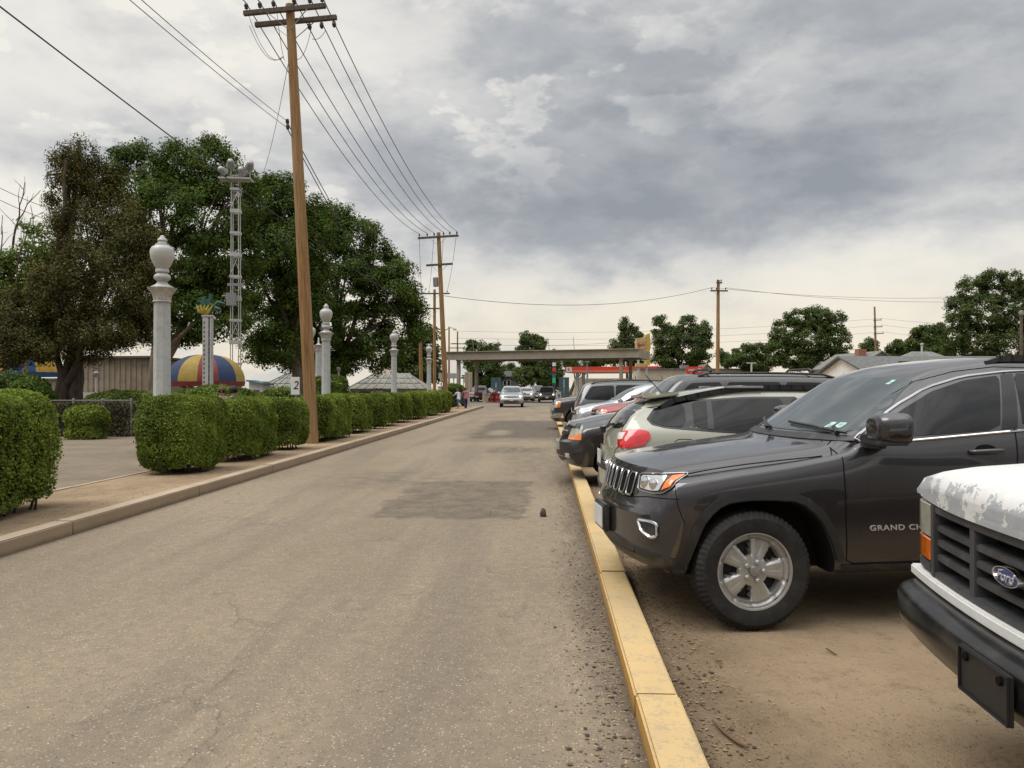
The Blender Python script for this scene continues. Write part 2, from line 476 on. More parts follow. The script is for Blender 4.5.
def catmull(P, n):
    P = np.asarray(P, float); out = []
    A = np.vstack([2 * P[0] - P[1], P, 2 * P[-1] - P[-2]])
    for i in range(1, len(A) - 2):
        p0, p1, p2, p3 = A[i - 1], A[i], A[i + 1], A[i + 2]
        # centripetal tangents
        t1 = max(np.linalg.norm(p1 - p0), 1e-6) ** .5; t2 = max(np.linalg.norm(p2 - p1), 1e-6) ** .5; t3 = max(np.linalg.norm(p3 - p2), 1e-6) ** .5
        m1 = t2 * ((p1 - p0) / t1 - (p2 - p0) / (t1 + t2) + (p2 - p1) / t2)
        m2 = t2 * ((p2 - p1) / t2 - (p3 - p1) / (t2 + t3) + (p3 - p2) / t3)
        for j in range(n):
            t = j / n
            out.append((2 * t**3 - 3 * t**2 + 1) * p1 + (t**3 - 2 * t**2 + t) * m1 + (-2 * t**3 + 3 * t**2) * p2 + (t**3 - t**2) * m2)
    out.append(A[-2]); return np.array(out)

COLS = ['x', 'bow', 'zb', 'wb', 'zm', 'wm', 'zs', 'ws', 'zt', 'wt', 'e', 'ct']

def body_mesh(keys, W2, mats, dx=.07, ns=6):
    K = np.array(keys, float)
    xs = K[:, 0]; q = []
    for i in range(len(xs) - 1):
        n = max(1, int(math.ceil((xs[i + 1] - xs[i]) / dx)))
        q += list(np.linspace(xs[i], xs[i + 1], n, endpoint=False))
    q.append(xs[-1]); q = np.array(q)
    C = {c: pchip(xs, K[:, j], q) for j, c in enumerate(COLS)}
    V = []; F = []; ring = None
    for j in range(len(q)):
        g = {c: C[c][j] for c in COLS}
        sec = catmull([(0, g['zb']), (g['wb'] * .6, g['zb']), (g['wb'] * .97, g['zb'] + .012), (g['wb'] + .35 * (g['wm'] - g['wb']), g['zb'] + .1 * (g['zm'] - g['zb']) + .02),
                       (g['wm'], g['zm']), (g['ws'], g['zs']), (g['wt'], g['zt'] - g['e']),
                       (g['wt'] - .75 * g['e'] - .01, g['zt'] - .12 * g['e']), (g['wt'] * .5, g['zt'] + g['ct'] * .78), (0, g['zt'] + g['ct'])], ns)
        half = sec
        full = [(-y, z) for y, z in half] + [(y, z) for y, z in half[1:-1][::-1]]
        ring = len(full)
        for y, z in full: V.append((q[j] + g['bow'] * (y / W2) ** 2, y, z))
    for j in range(len(q) - 1):
        for i in range(ring):
            a = j * ring + i; b = j * ring + (i + 1) % ring
            F.append((a, b, b + ring, a + ring))
    for j, flip in ((0, False), (len(q) - 1, True)):   # nose and tail
        base = j * ring; pts = V[base:base + ring]; bow = C['bow'][j]
        zc = (C['zb'][j] + C['zt'][j]) / 2
        prev = list(range(base, base + ring))
        for s in (.86, .7, .52, .34, .17):
            cur = []
            for (x, y, z) in pts:
                cur.append(len(V)); V.append((q[j] + bow * (y * s / W2) ** 2, y * s, zc + (z - zc) * s))
            for i in range(ring):
                f = (prev[i], prev[(i + 1) % ring], cur[(i + 1) % ring], cur[i])
                F.append(f[::-1] if not flip else f)
            prev = cur
        c = len(V); V.append((q[j], 0, zc))
        for i in range(ring):
            f = (prev[i], prev[(i + 1) % ring], c); F.append(f[::-1] if not flip else f)
    me = bpy.data.meshes.new('body'); me.from_pydata(V, [], F)
    for m in mats: me.materials.append(m)
    bm = bmesh.new(); bm.from_mesh(me)
    bmesh.ops.remove_doubles(bm, verts=bm.verts, dist=1e-5)
    bmesh.ops.recalc_face_normals(bm, faces=bm.faces)
    bm.to_mesh(me); bm.free()
    return me, q, C

def resample(P, step, closed):
    P = [Vector(p) for p in P]; out = []
    n = len(P)
    for i in range(n if closed else n - 1):
        a, b = P[i], P[(i + 1) % n]
        k = max(1, int(round((b - a).length / step)))
        for j in range(k): out.append(a.lerp(b, j / k))
    if not closed: out.append(P[-1])
    return out

def chaikin(P, it=2, closed=True, k=.22):
    P = [Vector(p) for p in P]
    for _ in range(it):
        Q = []
        n = len(P)
        if not closed: Q.append(P[0])
        for i in range(n if closed else n - 1):
            a, b = P[i], P[(i + 1) % n]
            Q += [a.lerp(b, k), a.lerp(b, 1 - k)]
        if not closed: Q.append(P[-1])
        P = Q
    return P

class Car:
    def __init__(s, name, label, keys, W, paintmat, loc, rz, cat='car', group=None, arches=(), dx=.07, ns=6, rot=None):
        s.root = empty(name, label, cat, loc, rz, group, rot)
        s.W2 = W / 2
        me, s.q, s.C = body_mesh(keys, s.W2, [paintmat, M['well']], dx, ns)
        s.paint = paintmat
        o = link('body', me, s.root)
        if arches:
            cut = MB()
            for poly in arches:
                for sd in (-1, 1):
                    cut.prism(poly, sd * (s.W2 - .33), sd * (s.W2 + .3), 0, 'Y')
            co = cut.build('cutter', [M['well']])
            md = o.modifiers.new('b', 'BOOLEAN'); md.object = co; md.operation = 'DIFFERENCE'; md.solver = 'EXACT'
            md.material_mode = 'TRANSFER'
            r0 = s.root.matrix_world.copy(); o.parent = None
            dg = bpy.context.evaluated_depsgraph_get()
            nm = bpy.data.meshes.new_from_object(o.evaluated_get(dg))
            o.modifiers.clear(); o.data = nm; o.parent = s.root
            bpy.data.objects.remove(co)
            names = [m.name for m in nm.materials if m]
        me = o.data
        me.polygons.foreach_set('use_smooth', [True] * len(me.polygons))
        me.set_sharp_from_angle(angle=R(38))
        s.body = o
        bm = bmesh.new(); bm.from_mesh(me); s.bvh = BVHTree.FromBMesh(bm); bm.free()
    def col(s, c, x): return float(np.interp(x, s.q, s.C[c]))
    @staticmethod
    def frame(D):
        D = Vector(D).normalized(); Rr = D.cross(Vector((0, 0, 1))).normalized()
        return D, Rr, Rr.cross(D).normalized()
    def hit(s, p, D, Rr, U, off):
        p = Vector(p)
        o = Rr * p.dot(Rr) + U * p.dot(U) - D * 12
        h, n, i, d = s.bvh.ray_cast(o, D, 30)
        if h is None:
            h, n, i, d = s.bvh.find_nearest(p)
        if n.dot(D) > 0: n = -n
        return h + n * off, n
    def panel(s, name, outline, D, m, off=.005, step=.06, parent=None, round_=0, skirt=.012, k=.22):
        D, Rr, U = s.frame(D)
        P = [Vector(p) for p in outline]
        if round_: P = chaikin(P, round_, True, k)
        P = resample(P, step, True)
        p2 = [Vector((p.dot(Rr), p.dot(U))) for p in P]
        nb = len(p2)
        x0, x1 = min(p.x for p in p2), max(p.x for p in p2); y0, y1 = min(p.y for p in p2), max(p.y for p in p2)
        def inside(x, y):
            c = False; j = nb - 1
            for i in range(nb):
                a, b = p2[i], p2[j]
                if (a.y > y) != (b.y > y) and x < (b.x - a.x) * (y - a.y) / (b.y - a.y) + a.x: c = not c
                j = i
            return c
        pts = list(p2)
        nx, ny = int((x1 - x0) / step), int((y1 - y0) / step)
        for i in range(nx + 1):
            for j in range(ny + 1):
                x, y = x0 + (i + .5) * step, y0 + (j + .5) * step
                if inside(x, y) and min((Vector((x, y)) - b).length_squared for b in p2) > (.45 * step) ** 2:
                    pts.append(Vector((x, y)))
        vs, es, fs, ov, oe, of = delaunay_2d_cdt(pts, [(i, (i + 1) % nb) for i in range(nb)], [], 1, 1e-6)
        mean = sum(P, Vector()) / len(P); md = mean.dot(D)
        V = []; Nn = []
        for v in vs:
            h, n = s.hit(Rr * v.x + U * v.y + D * md, D, Rr, U, off); V.append(h); Nn.append(n)
        F = [tuple(f) for f in fs]
        cnt = {}
        for f in F:
            for i in range(3):
                e = (f[i], f[(i + 1) % 3]); cnt[e] = 1
        edge = [e for e in cnt if (e[1], e[0]) not in cnt]
        b = {}
        for a, c in edge:
            for i in (a, c):
                if i not in b: b[i] = len(V); V.append(V[i] - Nn[i] * (off + skirt))
        F += [(c, a, b[a], b[c]) for a, c in edge]
        mb = MB(); mb.add(V, F)
        o = mb.build(name, m, parent or s.root, smooth=True, sharp=45, fix=True)
        return o
    def path(s, P, D, off, step=.05, closed=False, round_=0, k=.22):
        D, Rr, U = s.frame(D)
        if round_: P = chaikin(P, round_, closed, k)
        P = resample(P, step, closed)
        return [s.hit(p, D, Rr, U, off)[0] for p in P]
    def trim(s, name, P, D, r, m, closed=False, off=None, step=.05, round_=0, parent=None, n=6, k=.22, mb=None):
        pts = s.path(P, D, r * .3 if off is None else off, step, closed, round_, k)
        if closed: pts = pts + [pts[0], pts[1]]
        own = mb is None
        mb = mb or MB(); mb.tube(pts, r, n)
        return mb.build(name, m, parent or s.root, smooth=True) if own else None

WHEELS = {}
def wheel_meshes(key, r, w, rim, style, treaded=False, spokes=5):
    if key in WHEELS: return WHEELS[key]
    n = 260 if treaded else 40
    side = [(rim, -.38), (rim + .012, -.47), (rim + .35 * (r - rim), -.52), (rim + .7 * (r - rim), -.515), (r - .028, -.47), (r - .010, -.43)]
    tread = [(r, t) for t in ((-.36, -.22, -.2, -.07, -.05, .05, .07, .2, .22, .36) if treaded else (-.36, -.12, .12, .36))]
    prof = [(a, b * w) for a, b in side + tread] + [(a, -b * w) for a, b in side[::-1]]
    V = []; F = []
    for j in range(n):
        a = 2 * PI * j / n
        for i, (rr, y) in enumerate(prof):
            q = rr
            if treaded and rr > r - .05:
                row = int((y / w + .5) * 5)
                ph = (j + row * 2) % 4
                if rr >= r - .03 and ph < 2: q -= .006
                if i in (len(side) + 2, len(side) + 1, len(side) + 7, len(side) + 8): q -= .006
            elif not treaded and rr > r - .012: q -= .004 * (j % 2)
            V.append((q * math.cos(a), y, q * math.sin(a)))
    k = len(prof)
    for j in range(n):
        for i in range(k - 1):
            F.append((j * k + i, j * k + i + 1, ((j + 1) % n) * k + i + 1, ((j + 1) % n) * k + i))
    mb = MB().add(V, F); t = mb.build('tyre', M['rubber'], smooth=True, sharp=35); tm = t.data; bpy.data.objects.remove(t)
    # rim: a relief disc
    nt, nr = (200, 30) if treaded else (60, 14)
    V = []; F = []; mi = []
    def sm(a, b, x):
        t = min(1, max(0, (x - a) / (b - a))); return t * t * (3 - 2 * t)
    rad = [rim * (i / nr) for i in range(nr + 1)]
    def depth(rr, th):
        u = rr / rim
        base = .010 + .008 * sm(.25, .85, u) + .014 * sm(.84, .88, u) - .022 * sm(.92, .97, u) - .01 * (1 - sm(0, .18, u))
        pitch = 2 * PI / spokes
        ph = abs(((th - PI + pitch / 2) % pitch) - pitch / 2)    # 0 at a window's middle
        if style == 'five':
            hw = (.245 + .075 * sm(.4, .8, u)) * (pitch / 2) / .5 * .60
            win = (1 - sm(hw * .9, hw * 1.12, ph)) * sm(.42, .46, u) * (1 - sm(.79, .83, u))
            groove = (1 - sm(.02, .09, abs(ph - pitch / 2))) * sm(.35, .5, u) * (1 - sm(.75, .88, u)) * .003
            edge = .010 * math.exp(-((ph - hw * 1.2) / .06) ** 2) * sm(.3, .5, u)
            lug = 0
        else:
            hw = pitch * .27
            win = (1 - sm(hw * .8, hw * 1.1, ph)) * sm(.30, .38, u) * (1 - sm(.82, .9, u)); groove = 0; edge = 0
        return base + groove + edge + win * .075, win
    for i, rr in enumerate(rad):
        for j in range(nt):
            th = 2 * PI * j / nt
            d, wn = depth(rr, th)
            V.append((rr * math.cos(th), -.40 * w + d, rr * math.sin(th))); mi.append(wn)
    for i in range(nr):
        for j in range(nt):
            F.append((i * nt + j, i * nt + (j + 1) % nt, (i + 1) * nt + (j + 1) % nt, (i + 1) * nt + j))
    mb = MB()
    b = len(mb.v); mb.v.extend(V)
    for f in F:
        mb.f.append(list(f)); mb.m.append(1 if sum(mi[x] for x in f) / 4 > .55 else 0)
    # lip and barrel
    mb.lathe([(rim * .985, .385 * w), (rim * 1.0, .47 * w), (rim * 1.035, .47 * w), (rim * 1.03, .36 * w)], max(nt // 2, 40), axis='Y', cap=False)
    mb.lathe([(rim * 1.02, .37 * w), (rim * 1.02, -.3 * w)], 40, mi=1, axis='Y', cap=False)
    if treaded:
        for k in range(spokes):                        # lug nuts and centre cap
            a = PI + (k + .5) * 2 * PI / spokes
            mb.lathe([(.017, .40 * w - .004), (.017, .40 * w + .012), (.011, .40 * w + .02)], 6, (.062 * math.cos(a), 0, .062 * math.sin(a)), 0, axis='Y')
            a = PI + k * 2 * PI / spokes
        mb.lathe([(.036, .40 * w - .01), (.036, .40 * w + .006), (.030, .40 * w + .016), (.0, .40 * w + .019)], 24, mi=2, axis='Y')
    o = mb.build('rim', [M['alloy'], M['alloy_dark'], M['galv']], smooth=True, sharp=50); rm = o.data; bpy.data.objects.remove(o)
    WHEELS[key] = (tm, rm); return WHEELS[key]

def add_wheels(car, key, xs, r, w, rim, style='six', treaded=False, spokes=5, inset=.02, steer=0.0):
    tm, rm = wheel_meshes(key, r, w, rim, style, treaded, spokes)
    for i, x in enumerate(xs):
        for sd in (-1, 1):
            e = bpy.data.objects.new('wheel', None); COL.objects.link(e); e.parent = car.root
            e.location = (x, sd * (car.W2 - inset - w / 2), r - .006)
            e.rotation_euler = (0, random.uniform(0, 6) if not treaded else 0, (0 if sd < 0 else PI) + (steer if i == 0 else 0))
            link('tyre', tm, e); link('rim', rm, e)

def circle_arch(x, z, r, n=22):
    P = []
    for i in range(n + 1):
        a = PI * 1.12 - (PI * 1.24) * i / n
        P.append((x + r * math.cos(a), z + r * math.sin(a)))
    P += [(x + r * .93, z - r * 1.1), (x - r * .93, z - r * 1.1)]
    return P

def keys_from(s):
    """s: length, width, height and where bonnet, cowl, windscreen top, roof end and rear glass base lie"""
    L, w, H = s['L'], s['W'] / 2, s['H']
    zg, zc, xh, xc, xw, xr, xb, zd = s['zg'], s['zc'], s['xh'], s['xc'], s['xw'], s['xr'], s['xb'], s['zd']
    b0, b1 = s['b0'], s['b1']; cl = s.get('cl', .26); bt = s.get('bt', .62); rw = s.get('rw', .70); bn = s.get('bow', .18)
    zm = s.get('zm', .72); ch = s.get('chin', .42)
    rows = []
    def row(x, bow, zb, wb, zm_, wm, zs, ws, zt, wt, e, ct): rows.append((x, bow, zb, wb * w, zm_, wm * w, zs, ws * w, zt, wt * w, e, ct))
    row(0, bn, ch + .05, .74, ch + .11, .84, bt - .06, .86, bt, .82, .02, 0)
    row(.035, bn, ch, .80, ch + .10, .90, bt - .05, .90, bt + .03, .86, .02, 0)
    row(.07, bn, ch - .05, .84, .55, .92, bt - .02, .915, bt + .07, .87, .02, 0)
    row(xh - .02, bn, ch - .09, .87, .58, .945, zg - .16, .93, zg - .07, .86, .03, 0)
    row(xh + .04, bn, ch - .11, .88, .6, .95, zg - .10, .935, zg, .83, .045, .008)
    row(xh + .20, bn, cl + .05, .89, .63, .965, zg - .055, .94, zg + .025, .81, .05, .022)
    t = .5
    row(xh + (xc - xh) * .55, bn * .9, cl, .90, zm, .985, zg + (zc - zg) * .6 - .06, .955, zg + (zc - zg) * .62, .82, .05, .03)
    row(xc - .05, bn * .9, cl, .91, zm, .995, min(b0, zc - .05), .955, zc, .83, .05, .03)
    row(xc + .03, bn * .9, cl, .91, zm, 1.0, b0, .955, zc + .025, .82, .055, .03)
    row((xc + xw) / 2, bn * .65, cl, .915, zm, 1.0, b0 + .01, .955, zc + (H - zc) * .56, (rw + .82) / 2 + .01, .06, .03)
    row(xw - .04, bn * .4, cl, .92, zm, 1.0, b0 + .02, .955, H - .07, rw + .02, .07, .035)
    row(xw + .12, bn * .3, cl, .92, zm, 1.0, b0 + .025, .955, H - .035, rw + .01, .075, .03)
    row(xw + (xr - xw) * .45, 0, cl, .92, zm, 1.0, b0 + (b1 - b0) * .4, .955, H - .02, rw, .075, .02)
    row(xr - .15, -.06, cl + .02, .91, zm, .995, b1 - .02, .95, H - s.get('droop', .07), rw - .02, .075, .02)
    row(xr, -.07, cl + .03, .90, zm, .99, b1 - .01, .945, H - s.get('droop', .07) - .035, rw - .03, .07, .015)
    row(xb, -.09, cl + .06, .88, zm, .98, min(b1, zd - .05), .93, zd, .86, .05, .01)
    if s.get('deck'):
        row(L - .12, -.10, cl + .10, .86, zm, .96, zd - .08, .92, zd - .03, .82, .05, .01)
        row(L - .05, -.10, cl + .12, .85, zm, .94, bt + .12, .90, bt + .2, .82, .03, 0)
    else:
        row(max(xb + .05, L - .10), -.10, cl + .10, .86, zm, .96, zd - .22, .925, zd - .15, .87, .04, 0)
        row(L - .04, -.10, cl + .12, .85, .55, .94, bt + .00, .91, bt + .06, .86, .02, 0)
    row(L, -.10, cl + .16, .78, .52, .88, bt - .06, .88, bt, .84, .02, 0)
    rows.sort(key=lambda r: r[0])
    return rows

def std_car(name, label, s, color, loc, rz, wheel, cat='car', group=None, lit=False, detail=True, metal=.3, paintmat=None, dx=.08):
    pm = paintmat or paint('paint_' + name, color, metal)
    fx, rx = s['fx'], s['rx']; r = s['r']
    ar = [circle_arch(fx, r + .01, r + s.get('gap', .06)), circle_arch(rx, r + .01, r + s.get('gap', .06))]
    c = Car(name, label, keys_from(s), s['W'], pm, loc, rz, cat, group, ar, dx=dx)
    w, H, L = s['W'] / 2, s['H'], s['L']; rw = s.get('rw', .70)
    zg, zc, xh, xc, xw, xr, xb, zd = s['zg'], s['zc'], s['xh'], s['xc'], s['xw'], s['xr'], s['xb'], s['zd']
    b0, b1 = s['b0'], s['b1']; bn = s.get('bow', .18)
    add_wheels(c, wheel, (fx, rx), r, s.get('tw', .225), s.get('rim', .215), spokes=s.get('spokes', 5), style='five' if s.get('spokes', 5) == 5 else 'six')
    # windscreen and rear window
    zt = H - .115
    c.panel('windscreen', [(0, -.76 * w, zc + .07), (0, .76 * w, zc + .07), (0, (rw - .05) * w, zt), (0, -(rw - .05) * w, zt)], (1, 0, 0), M['screen'], .005, .07, round_=2, k=.12)
    zr = H - s.get('droop', .07) - s.get('rwt', .1); rwb = s.get('rwb', .72)
    c.panel('rear_window', [(L, -rwb * w, zd + .06), (L, rwb * w, zd + .06), (L, (rw - .09) * w, zr), (L, -(rw - .09) * w, zr)], (-1, 0, 0), M['glass'], .005, .07, round_=2, k=.14)
    # side windows
    A0, A1 = xc + bn * .9 * .8 + .10, xw + .10
    D0, D1 = s['dp']
    ztop = lambda x: c.col('zt', min(max(x - .03, xw + .05), xr)) - .115
    def win(x0b, x0t, x1t, x1b):
        pts = []
        for sd in (-1, 1):
            P = [(x0b, sd * w, b0 + .035 + (b1 - b0) * max(0, (x0b - A0)) / (D0 - A0)), (x0t, sd * w, ztop(x0t))]
            if x1t - x0t > .4: P.append(((x0t + x1t) / 2, sd * w, ztop((x0t + x1t) / 2)))
            P += [(x1t, sd * w, ztop(x1t)), (x1b, sd * w, b0 + .035 + (b1 - b0) * (x1b - A0) / (D0 - A0))]
            c.panel('side_window', P, (0, -sd, 0), M['glass'], .005, .08, round_=2, k=.1)
    B = s['pillars']
    win(A0, A1, B[0] - .04, B[0] - .03)
    for i in range(len(B) - 1): win(B[i] + .03, B[i] + .04, B[i + 1] - .03, B[i + 1] - .02)
    win(B[-1] + .03, B[-1] + .03, D1, D0)
    for sd in (-1, 1):                       # head lamps, tail lamps
        D = (.8, -sd * .6, 0)
        h0, h1 = zg - s.get('hl', .19), zg - .045
        P = [(.1, sd * w * .60, h0 + .02), (.1, sd * w * .60, h1 - .02), (.26, sd * w * .94, h1), (.34, sd * w * .97, h1 - .02), (.30, sd * w * .97, h0 + .02), (.14, sd * w * .86, h0)]
        hl = c.panel('headlight', P, D, M['lens'], .006, .05, round_=1)
        if s.get('amber'):
            P = [(.27, sd * w * .95, h1 - .03), (.36, sd * w * .98, h1 - .03), (.34, sd * w * .98, h0 + .03), (.25, sd * w * .95, h0 + .03)]
            c.panel('indicator', P, D, M['amber'], .010, .05, parent=hl)
        if lit:
            mb = MB(); p = c.hit((.12, sd * w * .76, (h0 + h1) / 2), Vector(D).normalized(), Car.frame(D)[1], Vector((0, 0, 1)), .0)[0]
            mb.lathe([(.0, .05), (.06, .03), (.085, -.02)], 12, p, axis='X'); mb.v = [(2 * p.x - a, b, q) for a, b, q in mb.v]
            mb.build('lamp', M['lit'], hl, smooth=True)
        D = (-.85, -sd * .5, 0)
        t0, t1 = s.get('tl', (.78, 1.0))
        P = [(L - .1, sd * w * .74, t0), (L - .1, sd * w * .74, t1), (L - .3, sd * w * .95, t1), (L - .3, sd * w * .97, t0 + .02)]
        c.panel('tail_light', P, D, M['red_lens'], .008, .06, round_=1)
    gw = s.get('gw', .52)
    c.panel('grille', [(0, -gw * w, zg - .20), (0, gw * w, zg - .20), (0, (gw + .03) * w, zg - .06), (0, -(gw + .03) * w, zg - .06)], (1, 0, 0), M['black_plastic'], .006, .06, round_=1)
    mb = MB(); c.trim('', [(0, -gw * w * .95, zg - .13), (0, gw * w * .95, zg - .13)], (1, 0, 0), .014, None, mb=mb, off=.012)
    mb.build('grille_bar', M['chrome'], c.root, smooth=True)
    c.panel('air_intake', [(0, -.6 * w, s.get('chin', .42) - .04), (0, .6 * w, s.get('chin', .42) - .04), (0, .66 * w, s.get('bt', .62) - .10), (0, -.66 * w, s.get('bt', .62) - .10)], (1, 0, 0), M['black_plastic'], .006, .07, round_=1)
    if not s.get('noplate'): MB().box((-.022, 0, s.get('bt', .62) - .05), (.012, .31, .155)).build('licence_plate', M['plate'], c.root)
    pl = MB().box((L + .012, 0, zd - .28), (.012, .31, .155)); pl.build('licence_plate', M['plate'], c.root)
    if detail:
        for sd in (-1, 1):
            y = sd * w; D = (0, -sd, 0)
            mb = MB()
            for xx in (A0 - .10, B[0], B[1] if len(B) > 1 else D0 - .2):
                c.trim('', [(xx, y, b0 + .02), (xx - .005, y, .75), (xx + .01, y, s.get('cl', .26) + .1)], D, .004, None, mb=mb, off=.0, n=5)
            mb.build('door_seam', M['seam'], c.root, smooth=True)
            for xx in (B[0] - .16, (B[1] if len(B) > 1 else D0) - .16):
                p = c.hit((xx, y, b0 - .1), Vector(D), Vector((1, 0, 0)), Vector((0, 0, 1)), .02)[0]
                MB().tube([p + Vector((-.09, -sd * -.02 * -1, 0)), p + Vector((-.07, sd * .018, 0)), p + Vector((.07, sd * .018, .003)), p + Vector((.09, 0, .003))], .013, 6).build('door_handle', pm, c.root, smooth=True)
    for sd in (-1, 1):
        x, y, z = A0 + .02, sd * (w * .955 + .09), b0 + .10
        mb = MB().lathe([(0, -.12), (.075, -.115), (.095, -.06), (.095, .06), (.08, .10), (0, .115)], 12)
        mb.v = [(x + a * .8, y + c_ * 1.0, z + b * .85) for (a, b, c_) in mb.v]
        mb.bar((x, sd * w * .9, b0 + .05), (x, y, z - .03), .06, .04)
        mb.build('mirror', pm, c.root, smooth=True, sharp=60)
    if s.get('rails'):
        for sd in (-1, 1):
            mb = MB(); P = []
            for k in range(13):
                x = xw + .25 + (xr - xw - .4) * k / 12
                h = c.hit((x, sd * (rw - .06) * w, H), Vector((0, 0, -1)), Vector((1, 0, 0)), Vector((0, 1, 0)), 0)[0]
                P.append(h + Vector((0, 0, .005 if k in (0, 12) else .045)))
            mb.tube(P, .018, 8); 
            mb.build('roof_rail', M['black_plastic'], c.root, smooth=True)
        if s['rails'] == 'cross':
            for x in (xw + .45, xr - .5):
                mb = MB().tube([(x, -(rw - .06) * w, H + .035), (x, -(rw - .2) * w, H + .075), (x, (rw - .2) * w, H + .075), (x, (rw - .06) * w, H + .035)], .02, 8)
                mb.build('roof_bar', M['black_plastic'], c.root, smooth=True)
    return c
# ------------------------------------------------------------------ the dark grey SUV in front
ROW = 'cars parked nose to the yellow kerb'
def make_jeep():
    w = .965
    K = [
     # x    bow  zb   wb   zm   wm   zs   ws   zt   wt   e    ct
     (.00, .20, .50, .64, .56, .74, .66, .77, .72, .74, .02, .00),
     (.025,.20, .45, .72, .55, .82, .68, .83, .755,.80, .02, .00),
     (.06, .20, .41, .78, .56, .86, .72, .86, .79, .83, .02, .00),
     (.085,.20, .38, .81, .58, .885,.80, .875,.86, .80, .03, .00),
     (.115,.20, .36, .83, .60, .90, .86, .885,.95, .79, .03, .00),
     (.16, .20, .34, .84, .62, .92, .92, .89, 1.01,.78, .035,.008),
     (.26, .20, .33, .86, .64, .935,.95, .90, 1.025,.77, .045,.012),
     (.50, .20, .33, .88, .70, .95, .99, .91,1.055,.79, .05, .018),
     (.85, .20, .33, .89, .84, .957,1.03,.915,1.092,.80, .05, .024),
     (1.16,.20, .33, .90, .93, .962,1.08,.92,1.128,.81, .05, .028),
     (1.42,.20, .33, .885, .965, .965,1.14,.92,1.165,.81, .045,.030),
     (1.48,.20, .33, .885, .97, .967,1.18,.915,1.20, .80, .05, .034),
     (1.86,.14, .33, .885, .975, .968,1.205,.915,1.42,.745,.06, .036),
     (2.20,.08, .33, .885, .975, .968,1.22,.915,1.615,.69,.068,.036),
     (2.40,.06, .33, .885, .975, .968,1.23,.915,1.680,.67,.072,.036),
     (2.64,.03, .33, .885, .975, .968,1.24,.915,1.717,.66,.075,.034),
     (2.90,.00, .33, .885, .975, .968,1.27,.912,1.740,.66,.075,.03),
     (3.50,-.04,.33, .885, .98, .968,1.30,.91,1.73,.65,.075,.025),
     (4.15,-.08,.36, .89, .84, .96, 1.34,.90,1.69,.63,.07, .02),
     (4.40,-.09,.38, .88, .84, .955,1.34,.895,1.65,.62,.065,.015),
     (4.62,-.10,.42, .86, .80, .94, 1.15,.88,1.22,.82,.05, .01),
     (4.76,-.10,.45, .84, .66, .91, .90, .87, .95,.83,.03, .0),
     (4.82,-.10,.48, .78, .58, .86, .66, .84, .72,.80,.02, .0)]
    fx, rx, r = .93, 3.845, .385
    sq = lambda x: x if x > .85 else .15 + x * .70 / .85
    K = [(sq(k[0]),) + k[1:] for k in K]
    def shift(P): return [(sq(p[0]), p[1], p[2]) for p in P]
    def arch(cx, g=0.0):
        P = [(-.445, -.40), (-.44, -.02), (-.365, .20), (-.30, .335), (-.19, .425), (-.05, .45), (.12, .45), (.30, .43), (.42, .335), (.50, .19), (.565, .0), (.575, -.40)]
        return [(cx + x * (1 + g / .5), r + z * (1 + g / .45) if z > 0 else r + z) for x, z in P]
    pm = paint('charcoal_paint', (.040, .037, .040), .6, .27, .04)
    a1 = [tuple(p) for p in [(v.x, v.y) for v in chaikin([(x, z, 0) for x, z in arch(fx)], 1)]]
    a2 = [(x, z) for x, z in arch(rx)]
    root = at(0, 0, 1)
    loc = JEEP_LOC
    c = Car('parked_suv', 'dark charcoal SUV parked at the yellow kerb with silver five spoke wheel and dusty tyres', K, 2 * w, pm, loc, JEEP_RZ, 'SUV', ROW, [a1, a2], dx=.05, ns=8, rot=(0, R(-.6), JEEP_RZ))
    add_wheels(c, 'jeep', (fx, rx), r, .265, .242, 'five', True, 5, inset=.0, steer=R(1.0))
    for sd in (-1, 1):
        y = sd * w; D = (0, -sd, 0)
        # flares round the wheel openings
        for cx in (fx, rx):
            inn = [(x, z) for x, z in arch(cx) if z > r - .30 + 0]
            inn = [(v.x, v.y) for v in chaikin([(x, z, 0) for x, z in arch(cx)], 1)]
            inn = [p for p in inn if p[1] > r - .06]
            out = []; i2 = []
            for (x, z) in inn:
                dx, dz = (x - cx - .05) / .5, max(0, z - r) / .45
                l = math.hypot(dx, dz); i2.append((x + .010 * dx / l, z + .010 * dz / l))
            inn = i2
            for (x, z) in inn:
                dx, dz = (x - cx - .05) / .5, max(0, z - r) / .45
                l = math.hypot(dx, dz); out.append((x + .052 * dx / l, z + .05 * dz / l))
            P = [(x, y, z) for x, z in inn] + [(x, y, z) for x, z in out[::-1]]
            c.panel('wheel_flare', P, D, M['trim_plastic'], .014, .03, skirt=.03)
        # glass house
        F = [(1.75, y, 1.212), (2.05, y, 1.40), (2.28, y, 1.52), (2.54, y, 1.595), (2.80, y, 1.628), (2.64, y, 1.265)]
        Rw = [(2.80, y, 1.278), (2.91, y, 1.64), (3.2, y, 1.635), (3.62, y, 1.61), (3.58, y, 1.325)]
        Qw = [(3.66, y, 1.335), (3.72, y, 1.60), (4.02, y, 1.56), (4.3, y, 1.40)]
        for P in (F, Rw, Qw): c.panel('side_window', P, D, M['glass'], .004, .05, round_=1, k=.08)
        c.panel('pillar_cover', [(2.655, y, 1.265), (2.815, y, 1.632), (2.905, y, 1.639), (2.765, y, 1.277)], D, M['gloss_black'], .005, .05)
        T = [(2.70, y, 1.25), (1.79, y, 1.185), (1.70, y, 1.182), (1.70, y, 1.21), (2.02, y, 1.425), (2.26, y, 1.548), (2.54, y, 1.622), (2.85, y, 1.655), (3.1, y, 1.662), (3.56, y, 1.635), (4.04, y, 1.582), (4.36, y, 1.41), (4.30, y, 1.37), (3.6, y, 1.31), (2.70, y, 1.25)]
